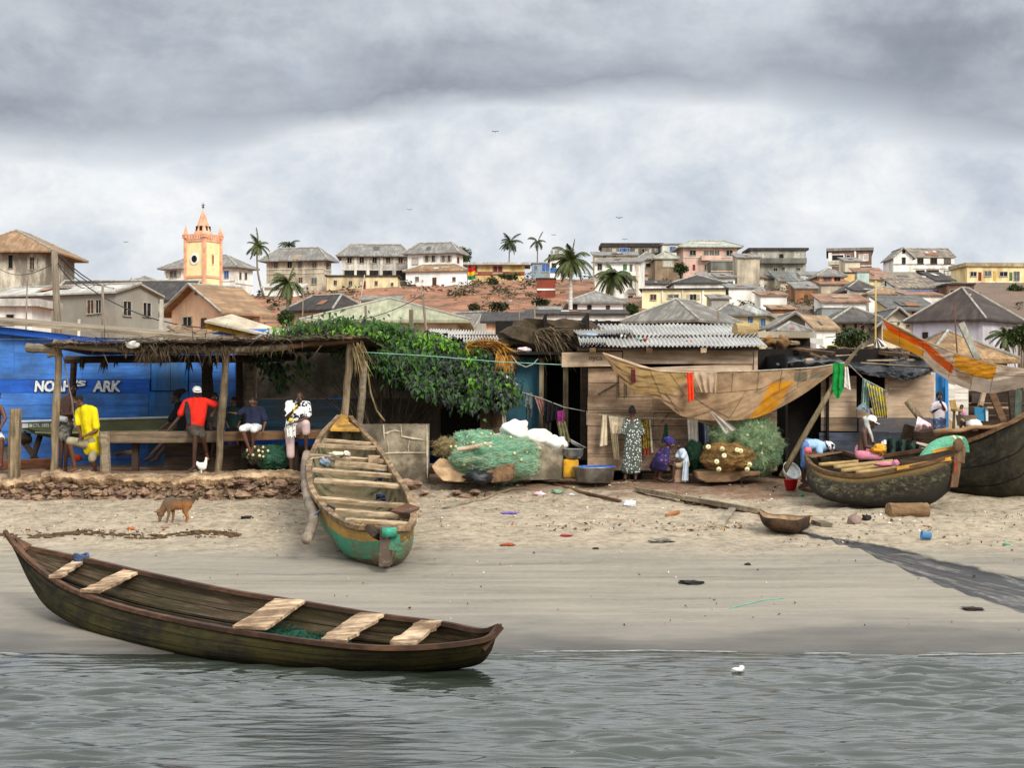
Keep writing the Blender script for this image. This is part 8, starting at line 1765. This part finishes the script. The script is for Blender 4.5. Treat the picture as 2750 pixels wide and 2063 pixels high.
hang('yellow and grey patterned wrap hung before the dark window', 'I', (690, 540), (830, 590), (860, 830), (745, 800), 35.4, mat('cloth_yellowgrey', '#c9b62a', '#7d838c', sc=9, lo=.45, hi=.58, rough=.9), 6, .07)
hang('red strip hanging in the black doorway', 'H', (1868, 735), (1895, 735), (1892, 845), (1866, 845), 34.9, cl('redstrip', '#b81f36', '#8f1628'), 1, .02)
hang('grey shorts on the line before the teal hut', 'G', (825, 645), (885, 650), (890, 790), (815, 760), 34.4, cl('greyshorts', '#77807c', '#5a625f'), 2, .04)
hang('drab rag beneath the grey shorts before the teal hut', 'G', (830, 760), (890, 790), (885, 860), (835, 870), 34.42, cl('drab', '#4a5557', '#384042'), 2, .04)
hang('dusty pink shirt on the line before the teal hut', 'G', (900, 680), (975, 680), (995, 780), (960, 850), 34.35, cl('dustypink', '#b98d80', '#946c62'), 3, .05)
hang('black garment on the line across the dark doorway', 'G', (985, 715), (1140, 745), (1120, 870), (985, 900), 34.2, BLK, 4, .06)
hang('black trouser leg hanging at the dark doorway', 'G', (970, 840), (1050, 860), (1040, 1000), (985, 1000), 34.3, GREYD, 2, .05)
hang('pink and purple checked cloth at the dark doorway', 'G', (1095, 805), (1152, 795), (1155, 900), (1090, 905), 34.1, PNK, 2, .04)
hang('khaki trousers hanging at the dark doorway', 'G', (1090, 895), (1165, 890), (1210, 1070), (1125, 1070), 34.1, cl('khakitr', '#8f8a62', '#726d4b'), 3, .05)
hang('white sock-like cloth on the post by the plank hut', 'G', (1343, 800), (1368, 805), (1374, 905), (1340, 920), 33.7, WHC2, 1, .02)
hang('cream trousers dangling out of the bush', 'G', (640, 690), (708, 665), (695, 800), (655, 830), 34.4, CRM, 2, .04)
hang('long cream trouser leg below the bush', 'G', (615, 745), (650, 730), (665, 960), (640, 970), 34.42, cl('cream3', '#d8cab0', '#b8a98e'), 1, .03)
hang('stiff white cloth sticking out of the bush top', 'G', (610, 470), (640, 475), (765, 580), (740, 595), 34.2, cl('white2', '#dbd9d4', '#b9b7b1'), 2, .03)
hang('clear plastic bag hung on the rim of the tan sail', 'H', (1285, 745), (1305, 742), (1512, 890), (1410, 940), 32.1, mat('plastic_clear', '#c8c0b8', '#a39b92', sc=5, rough=.35, spec=.5, alpha=.62), 2, .06, name='plastic_bag', cat='bag')
rope('clothesline before the teal hut and doorway', [W('G', 780, 640, 34.4), W('G', 960, 695, 34.3), W('G', 1150, 770, 34.1), W('G', 1330, 805, 34.0)], .010)
rope('clothesline along the plank hut', [W('H', 340, 770, 33.35), W('H', 700, 800, 33.35), W('H', 1100, 808, 33.35), W('H', 1290, 850, 33.35)], .009)
rope('clothesline from the leaning pole to the dark window', [W('I', 540, 390, 31.6), W('I', 660, 505, 35.4), W('I', 840, 600, 35.5)], .012)
# net heaps
def heap(label, cr, cx, cy, rx, ry, Y, ryd, mats, n, seed, fuzz=.12, name='fishing_net', floats=0, base_y=None, fw=.0024, mt2=None, squash=None, flist=None):
    s_ = CROP[cr][2]*F/Y; c = W(cr, cx, cy, Y); rx, ry = rx/s_, ry/s_; rr = random.Random(seed)
    T = thing(name, label, 'fishing net', (c.x, c.y, c.z-ry))
    def surf(a, b, k=1.):
        d = V((math.cos(a)*math.cos(b), math.sin(a)*math.cos(b), math.sin(b))); l = 1+.22*noise.noise(d*2.2+V((seed, 0, 0)))+.10*noise.noise(d*5+V((seed, 3, 0)))
        return c+V((d.x*rx*l*k, d.y*ryd*l*k, max(d.z, -.95)*ry*l*k))
    q = MB(); q.grid(lambda u, v: surf(u*2*pi, (v-.5)*pi*.99, .96), 60, 36); q.build('mesh_heap', mats[0], T, smooth=True)
    q = MB()
    for k in range(n):
        a, b = rr.uniform(-pi, 0) if rr.random() < .85 else rr.uniform(0, pi), math.asin(rr.uniform(-.9, 1)); da, db = rr.uniform(-.5, .5), rr.uniform(-.35, .35); h_ = rr.uniform(0, fuzz)*(1 if rr.random() < .8 else 2.)
        pts = [surf(a+da*j/5, max(-1.5, min(1.5, b+db*j/5)), 1+(h_*.6*math.sin(pi*j/5))/max(rx, ry)) for j in range(6)]
        w_ = fw*rr.uniform(.6, 1.5); sd = V((rr.uniform(-1, 1), rr.uniform(-1, 1), rr.uniform(-1, 1))).normalized()*w_; m_ = rr.randrange(len(mats)-1)+1 if len(mats) > 1 else 0
        b0 = len(q.v)
        for p in pts: q.v += [p-sd, p+sd]
        for j in range(5): q.f.append([b0+2*j, b0+2*j+1, b0+2*j+3, b0+2*j+2]); q.m.append(m_)
    q.build('net_strands', mats, T)
    for k in range(floats):
        if flist: fx, fy = flist[k]; p = W(cr, fx, fy, Y-ryd*1.02)
        else: p = surf(rr.uniform(-pi*.9, -.1*pi), rr.uniform(-.3, 1.1), 1.03)
        q = MB()
        if flist: q.lathe([(.015, -.03), (.05, -.025), (.055, 0), (.05, .025), (.015, .03)], p, 12, axis=Matrix.Rotation(pi/2+rr.uniform(-.5, .5), 3, 'X'))
        else: q.ball(p, rr.uniform(.025, .04), 8, 6)
        q.build('float', MATS['float_cream'], T, smooth=True)
    return T
def netm(n, c1, c2): return mat('net_'+n, c1, c2, sc=7, rough=.95, bump=.7, bd=.03, trans=0)
NG = [netm('g1', '#6aa687', '#47806a'), netm('g2', '#82c09e', '#5fa585'), netm('g3', '#abc6a6', '#86ab8e'), netm('g4', '#bfb693', '#9c9474')]
NB = [netm('b1', '#9c7b4c', '#6f5532'), netm('b2', '#b08d58', '#8a6c40'), netm('b3', '#8a6b40', '#64492a')]
NO = [netm('o1', '#84966c', '#5f7050'), netm('o2', '#98ad80', '#738a66'), netm('o3', '#adb088', '#8b9068'), netm('o4', '#5f9673', '#467657')]
NT_ = [netm('t1', '#8d7d5a', '#63573c'), netm('t2', '#a8966b', '#857450')]
heap('large mound of green fishing net with cork floats, a stick poking through it', 'G', 560, 1205, 375, 195, 32.4, .75, NG, 5200, 21, .14, floats=12)
heap('upper green net bulge lying on the wall behind the large green mound', 'G', 400, 1060, 190, 95, 32.9, .45, NG, 1800, 22, .10, floats=5)
heap('frayed tan end of the large green net', 'G', 160, 1110, 105, 75, 32.7, .35, NT_, 900, 23, .14, floats=2)
heap('round brown net heap studded with cream cork floats', 'H', 1440, 1130, 222, 125, 32.6, .6, NB, 2600, 24, .04, floats=9, flist=[(1388, 1062), (1405, 1120), (1342, 1170), (1600, 1235), (1515, 1072), (1270, 1045), (1360, 1235), (1620, 1195), (1545, 1080)])
heap('tall shaggy green net heap behind the round brown one', 'H', 1640, 1050, 225, 245, 33.0, .65, NO, 5600, 25, .14, floats=6)
heap('mossy green net shoulder beside the clear plastic bag', 'H', 1410, 940, 130, 95, 33.0, .4, NO, 1600, 26, .1, floats=2)
heap('dark green net slumped against the plank hut', 'H', 1150, 1120, 85, 130, 33.2, .3, [netm('d1', '#24402f', '#172a1f'), netm('d2', '#2f553c', '#213d2b')], 900, 27, .06)
heap('green net with white cork floats under the sitting beam', 'c', 640, 1090, 240, 190, 33.1, .35, [netm('d3', '#2f5a45', '#1d3a2c'), netm('d4', '#4a7a5f', '#355a45')], 1500, 28, .06)
heap('tangle of rope and cork floats hanging under the bench', 'c', 430, 1060, 200, 130, 33.0, .25, [netm('k1', '#3b3a2c', '#24231a'), netm('k2', '#6d6a50', '#4a4835')], 900, 29, .08, floats=16)
q = MB(); q.tube([W('G', 250, 1132, 31.75), W('G', 400, 1105, 31.7), W('G', 540, 1080, 31.85)], .045, 9, jit=.06); solo(q, 'net_pole', 'short pale pole poking out of the large green mound', 'pole', PLANKL)
# sacks and tarp over a crate
q = MB(); q.box(W('G', 1010, 1250, 32.9), (.75, .6, .75), j=.06); solo(q, 'stone_block', 'brown block under the white sacks', 'block', STONEG)
for i, (x, y, rx, ry, c1, lb) in enumerate(((755, 985, 125, 100, '#e6e1d8', 'tall white sack at the end of the white sack pile by the net'), (920, 1040, 125, 75, '#dfd9cd', 'middle white sack sagging over the brown block'), (1080, 1100, 105, 92, '#e9e6df', 'white sack flap hanging over beside the metal pot'), (960, 1110, 80, 60, '#d2bf98', 'yellowish sack beneath the white ones'), (850, 1080, 120, 75, '#cdbfa8', 'tan sack at the bottom of the white sack pile'), (590, 1040, 70, 40, '#cfcabf', 'greyish plastic sheet between the net and the white sacks'))):
    s_ = 3.16*F/32.9; q = MB(); q.ball(W('G', x, y, 32.7+.08*i), (rx/s_, .34, ry/s_), 26, 18, lump=.34, ls=1.5, seed=i*5); q.mi = 0; solo(q, 'sack', lb, 'sack', mat('sack_%d' % i, c1, tuple(z*.75 for z in H2(c1)), sc=3, rough=.9, bump=.6, bd=.04), 'sacks beside the green net', True)
def slab(label, cr, pts, Y, th, mt, name='stone_slab', cat='stone'):
    q = MB(); plate(q, cr, pts, Y, th); o = solo(q, name, label, cat, mt); b = o.modifiers.new('bevel', 'BEVEL'); b.width = .03; b.segments = 2
    s_ = o.modifiers.new('sub', 'SUBSURF'); s_.subdivision_type = 'SIMPLE'; s_.levels = s_.render_levels = 3
    tx = bpy.data.textures.get('rocky') or bpy.data.textures.new('rocky', 'CLOUDS'); tx.noise_scale = .18; tx.noise_depth = 3
    d = o.modifiers.new('rough', 'DISPLACE'); d.texture = tx; d.strength = .06; d.mid_level = .5; return o
SLB = mat('slab_tan', '#b99a74', '#8d7255', sc=4, rough=.98, bump=.7, bd=.03, dirt='#6a523a', da=.3, ds=2.5)
slab('big tan broken slab leaning against the green net', 'G', [(28, 1265, 31.9), (90, 1205, 32.3), (150, 1210, 32.3), (290, 1320, 32.1), (370, 1385, 31.9), (330, 1410, 31.7), (130, 1400, 31.7), (60, 1340, 31.8)], 31.9, .25, SLB)
slab('dark mottled rock in front of the green net', 'G', [(495, 1310), (560, 1290), (690, 1245), (735, 1260), (740, 1350), (700, 1400), (540, 1415), (490, 1380)], 31.6, .25, mat('rock_mottled', '#8a6c4e', '#4d3b2c', sc=6, rough=1, bump=.9, bd=.04))
slab('concrete plinth under the round brown net heap', 'H', [(1165, 1255), (1290, 1248), (1720, 1250), (1715, 1290), (1560, 1300), (1500, 1345), (1250, 1345), (1180, 1320)], 32.3, .7, mat('plinth', '#86694e', '#5e4a37', sc=4, rough=1, bump=.6, bd=.03), 'plinth', 'plinth')
q = MB(); q.ball(W('G', 420, 1370, 31.6), (.3, .2, .13), 18, 10, lump=.5, ls=3, seed=9); solo(q, 'black_bag', 'crumpled black plastic bag by the mottled rock', 'bag', BLACKP, smooth=True)
# jerrycan, pots, tub, buckets
T = thing('jerrycan', 'dirty yellow jerrycan standing by the door post', 'jerrycan', W('G', 1210, 1375, 32.6))
JY = mat('jerry_yellow', '#cf9a1e', '#a87814', sc=4, rough=.5, dirt='#6b5326', da=.45, ds=3)
q = MB(); a = W('G', 1210, 1290, 32.6); q.box(a, (.34, .26, .42)); o = q.build('tank', JY, T); b = o.modifiers.new('bevel', 'BEVEL'); b.width = .05; b.segments = 3
q = MB(); q.tube([a+V((-.08, 0, .21)), a+V((-.06, 0, .26)), a+V((.08, 0, .26)), a+V((.1, 0, .21))], .02, 6); q.build('handle', JY, T)
ALU = mat('aluminium', '#b4b6b4', '#8b8d8b', sc=5, rough=.38, metal=.75, dirt='#4d4a44', da=.3, ds=2, spec=.5); ENA = mat('enamel_white', '#dfe0dd', '#b9bab6', sc=6, rough=.4, dirt='#6a4b35', da=.3)
q = MB(); q.lathe([(0, -.11), (.16, -.11), (.215, -.03), (.22, .09), (.235, .10), (.235, .115), (.21, .115), (.20, .0), (0, -.08)], W('G', 1230, 1165, 32.6), 28); solo(q, 'metal_pot', 'shiny metal pot on top of the yellow jerrycan', 'pot', ALU, smooth=True)
q = MB(); q.lathe([(0, -.03), (.12, -.03), (.20, .04), (.21, .045), (.12, -.01), (0, -.01)], W('G', 1265, 1092, 32.75), 24, axis=Matrix.Rotation(.5, 3, 'Y')); solo(q, 'enamel_bowl', 'tilted black and white enamel bowl above the metal pot', 'bowl', ENA, smooth=True)
q = MB(); q.lathe([(0, -.20), (.40, -.20), (.455, .10), (.475, .115), (.475, .13), (.44, .13), (.39, -.17), (0, -.17)], W('G', 1408, 1325, 32.5), 36); solo(q, 'metal_tub', 'wide dull aluminium tub with a blue rim beside the jerrycan', 'tub', ALU, smooth=True)
q = MB(); q.tube([W('G', 1408, 1325, 32.5)+V((.45*math.cos(t_/24*2*pi), .45*math.sin(t_/24*2*pi), .125)) for t_ in range(25)], .016, 5); tag(q.build('blue_hoop', MATS['plastic_blue']), 'blue plastic basin rim showing inside the aluminium tub', 'basin', None, 'thing')
def bucket(label, c, r, h, mt, name='bucket', hm=None, tilt=0):
    T = thing(name, label, name.replace('_', ' '), c); c = V(c)
    q = MB(); q.lathe([(0, 0), (r*.72, 0), (r, h), (r*1.05, h), (r*1.05, h+.015), (r*.94, h), (r*.68, .02), (0, .02)], c, 24, axis=Matrix.Rotation(tilt, 3, 'Y') if tilt else None); q.build('bowl_side', mt, T, smooth=True)
    q = MB(); q.tube([c+V((r*math.cos(a*pi/10), -.02, h-.02+r*.25*math.sin(a*pi/10))) for a in range(11)], .006, 4); q.build('handle', WIRE, T); return T
BKB = mat('bucket_black', (.02, .02, .024), (.04, .04, .045), rough=.5)
bucket('black bucket with a red stripe beside the woman in the dotted dress', GW('H', 520, 1322), .17, .17, BKB); bucket('black bucket behind the feet of the woman in the dotted dress', GW('H', 660, 1322)+V((0, .1, 0)), .16, .17, BKB)
bucket('bright red plastic bucket by the leaning pole', GW('I', 72, 1405), .15, .21, mat('plastic_red', '#c8202a', '#a2161f', sc=4, rough=.45))
q = MB(); q.lathe([(0, -.08), (.15, -.08), (.21, .07), (.22, .08), (.14, -.05), (0, -.05)], W('I', 68, 1262, 31.6), 24, axis=Matrix.Rotation(.9, 3, 'X') @ Matrix.Rotation(.4, 3, 'Y')); solo(q, 'tipped_basin', 'dirty white basin tipped on the rim of the red bucket', 'basin', ENA, smooth=True)
q = MB(); q.ball(GW('I', 150, 1420)+V((.35, .2, .05)), (.35, .25, .16), 14, 9, lump=.3); solo(q, 'mound_stone', 'brown stone between the red bucket and the mossy canoe', 'stone', STN)
# beach: planks, poles, rocks and rubbish, each lying on the sand
def lay(pts, cr): return [GW(cr, x, y) for x, y in pts]
def onbeam(label, cr, a, b, w_, h_, mt, name='plank', cat='plank', lift=0):
    p, q_ = lay((a, b), cr); q = MB(); z = V((0, 0, h_*.5+lift)); q.beam(p+z, q_+z, w_, h_, j=.012); return solo(q, name, label, cat, mt)
def onpole(label, cr, pts, r, mt, name='pole', cat='pole', jit=.1):
    q = MB(); q.tube([p+V((0, 0, r*.7)) for p in lay(pts, cr)], r, 7, jit=jit); return solo(q, name, label, cat, mt)
onbeam('long grey-brown plank lying on the sand, upper of the two long ones', 'K', (570, 112), (1090, 205), .16, .09, WOODG)
onbeam('second long dark plank overlapping the upper one on the sand', 'K', (760, 152), (1100, 212), .10, .06, WOODB)
onbeam('plank stub poking out behind the broken dugout', 'K', (1290, 232), (1375, 262), .22, .07, WOODG)
onbeam('short pale plank on the sand in front of the long planks', 'K', (920, 268), (978, 190), .13, .06, wood('wood_silver', '#a89c88', '#7d7262', 1))
onpole('thin straight brown pole lying on the sand near the white bag', 'K', ((215, 85), (330, 118), (500, 158)), .035, WOODB)
onpole('bent driftwood branch on the sand beyond the striped canoe', 'G', ((130, 1640), (330, 1590), (500, 1550), (600, 1505), (700, 1475), (790, 1470)), .03, WOODG, 'driftwood', 'driftwood')
onpole('orange-brown driftwood stub near the long planks', 'K', ((695, 220), (745, 205)), .04, mat('stick_orange', '#a5713f', '#7a4f2b', sc=6), 'driftwood', 'driftwood')
onpole('pale stick beneath the big dark boat', 'M', ((1260, 1010), (1320, 1005), (1380, 1012)), .015, PLANKL, 'stick', 'stick')
def rubbish(label, cr, x, y, rx, rz, c1, c2=None, name='rubbish', cat='litter', seed=0, ry=None, lump=.5, group='rubbish on the beach', rough=.8):
    p = GW(cr, x, y); s_ = CROP[cr][2]*F/p.y*1.25; q = MB(); q.ball(p+V((0, 0, rz/s_*.45)), (rx/s_, (ry or rx)/s_*.8, rz/s_), 16, 10, lump=lump, ls=2.4, seed=seed+x*.01); return solo(q, name, label, cat, mat('rub_%s' % c1, c1, c2, sc=9, rough=rough), group, True)
rubbish('white plastic bag on the sand at the end of the straight pole', 'K', 535, 172, 32, 20, '#e4e6e8', name='plastic_bag', cat='bag', seed=1)
rubbish('pink and white plastic bag beyond the driftwood branch', 'G', 940, 1520, 62, 24, '#d9869c', '#dedbd8', name='plastic_bag', cat='bag', seed=2)
rubbish('mint net scrap next to the pink bag', 'G', 1095, 1500, 58, 24, '#7f9f86', name='net_scrap', cat='net', seed=3)
rubbish('white rag scrap by the mint net scrap', 'G', 1215, 1520, 36, 12, '#cdd3d6', name='rag', cat='rag', seed=4)
rubbish('pink-grey stone in front of the mossy canoe log', 'M', 815, 990, 66, 60, '#9c8376', '#71605a', name='rock', cat='rock', lump=.35, group=None, rough=1)
rubbish('dark wet rock beside the pink-grey stone', 'M', 905, 960, 40, 34, '#2a2622', '#191614', name='rock', cat='rock', seed=5, group=None)
rubbish('dark clump of seaweed in the middle of the wet sand', 'K', 800, 500, 62, 9, '#2a2825', '#191816', name='seaweed', cat='seaweed', seed=6, ry=70)
rubbish('dark clump of seaweed near the drain on the wet sand', 'K', 1990, 612, 52, 8, '#332a26', '#1d1815', name='seaweed', cat='seaweed', seed=7, ry=60)
rubbish('small dark stone on the wet sand above the seaweed clump', 'K', 1040, 424, 17, 8, '#3a2b24', name='pebble', cat='stone', seed=8)
rubbish('yellow and white scrap on the wet sand below the long planks', 'K', 675, 325, 60, 10, '#8b8573', '#2e2b26', name='scrap', cat='litter', seed=9, ry=40)
rubbish('dark rag on the sand by the village dog', 'J', 1047, 226, 30, 9, '#1f1d1c', name='rag', cat='rag', seed=10, ry=50)
rubbish('small dark pebble on the sand near the striped canoe', 'K', 395, 356, 16, 6, '#332821', name='pebble', cat='stone', seed=11)
rubbish('orange husk on the tide line near the dugout bow', 'J', 555, 275, 20, 12, '#b0643a', name='husk', cat='husk', seed=12)
rubbish('brown stone below the village dog', 'J', 700, 268, 20, 9, '#96705e', name='stone', cat='stone', seed=13)
rubbish('mint plastic scrap on the sand under the big dark boat', 'M', 1945, 1145, 34, 16, '#6faa90', name='scrap', cat='litter', seed=14)
rubbish('green plastic scrap in the shade of the mossy canoe', 'M', 415, 785, 24, 16, '#3f9a6c', name='scrap', cat='litter', seed=15)
rubbish('purple strip of cloth on the sand below the wall stub', 'J', 2165, 206, 42, 7, '#7d62b4', name='rag', cat='rag', seed=16, ry=30)
rubbish('red scrap on the sand right of the striped canoe', 'K', 268, 300, 30, 6, '#a8323c', name='scrap', cat='litter', seed=17)
rubbish('orange-red husk on the sand right of the striped canoe', 'K', 22, 340, 36, 8, '#a4522e', name='husk', cat='husk', seed=18)
rubbish('brown scrap floating at the water line', 'K', 945, 797, 12, 6, '#57392c', name='scrap', cat='litter', seed=19)
rubbish('yellow scrap by the metal tub', 'H', 405, 1335, 26, 9, '#c98a2a', name='scrap', cat='litter', seed=20)
q = MB(); p = P(1350+995/1.58, 1250+878/1.58, 15.5); p.z = .03; q.ball(p, (.06, .05, .025), 12, 8, lump=.5); q.ball(p+V((.05, .02, .02)), (.03, .02, .025), 10, 6, lump=.4); solo(q, 'floating_bag', 'crumpled white bag drifting on the lagoon', 'bag', MATS['cloth_white'], smooth=True)
T = GW('M', 1345, 1108); q = MB(); q.lathe([(0, -.015), (.06, -.015), (.068, .14), (.075, .14), (.075, .15), (.06, .14), (.052, 0), (0, 0)], T+V((.07, 0, .065)), 20, axis=Matrix.Rotation(-pi/2+.15, 3, 'Y') @ Matrix.Rotation(0, 3, 'X')); solo(q, 'plastic_tub', 'small blue plastic tub lying on its side on the sand', 'tub', mat('tub_blue', '#4f86b4', '#386690', sc=5, rough=.4), smooth=True)
rope('mint cord lying across the wet sand', [p+V((0, 0, .008)) for p in lay(((965, 610), (1040, 590), (1110, 575), (1195, 566)), 'K')], .006, mat('cord_mint', '#5fae94', '#459078', sc=9), 'cord', 'cord')
# floats of small litter nobody could count
rr = random.Random(12); LM = [mat('lit_%d' % i, c_, rough=.9, bump=0) for i, c_ in enumerate(('#e3ddd0', '#5a4232', '#b78f5d', '#2f2a25', '#c9b48c', '#a8503a', '#6c8f7a'))]
q = MB()
def scatter(n, x0, x1, y0, y1, s0, s1, mi):
    for k in range(n):
        x, y = rr.uniform(x0, x1), rr.uniform(y0, y1); p = Gd(x, y)
        if noise.noise(V((p.x*.8, p.y*1.4, 2)))+rr.uniform(-.35, .35) < -.05: continue
        s_ = rr.uniform(s0, s1)
        d = V((rr.uniform(-1, 1), rr.uniform(-1, 1), rr.uniform(-.1, .3))).normalized()*s_; e = V((-d.y, d.x, rr.uniform(0, .02)))*rr.uniform(.2, .7); z = V((0, 0, .012+rr.uniform(0, .02)))
        q.add([p-d+z*.4, p-e+z, p+d+z*.4, p+e+z*1.4], [(0, 1, 2, 3)], rr.choice(mi)); 
scatter(420, 0, 860, 1352, 1440, .012, .04, (0, 1, 2, 4, 4, 2)); scatter(620, 1080, 2100, 1325, 1420, .012, .042, (0, 1, 2, 2, 4, 5, 4, 0)); scatter(330, 2100, 2750, 1375, 1470, .015, .05, (0, 1, 3, 3, 4, 6, 1))
scatter(300, 0, 640, 1425, 1450, .015, .06, (1, 1, 2, 4, 1)); scatter(170, 0, 2750, 1440, 1700, .01, .03, (0, 1, 3, 1, 4)); scatter(160, 1150, 2300, 1295, 1325, .02, .07, (0, 1, 2, 3, 5, 4)); scatter(140, 1440, 2000, 1405, 1428, .02, .07, (1, 1, 2, 3))
tag(q.build('beach_litter', LM), 'scattered husks, shells and scraps over the sand', 'litter', None, 'stuff')
q = MB()
for k in range(160):
    x = rr.uniform(0, 640); y = 1438+6*math.sin(x*.02)+rr.uniform(-5, 5); p = Gd(x, y); q.ball(p+V((0, 0, .008)), (rr.uniform(.03, .12), rr.uniform(.02, .06), .018), 7, 4, lump=.4, seed=k)
tag(q.build('wrack_line', mat('wrack', '#5f4a33', '#3a2d20', sc=9, rough=1)), 'line of dried wrack along the tide mark', 'wrack', None, 'stuff')
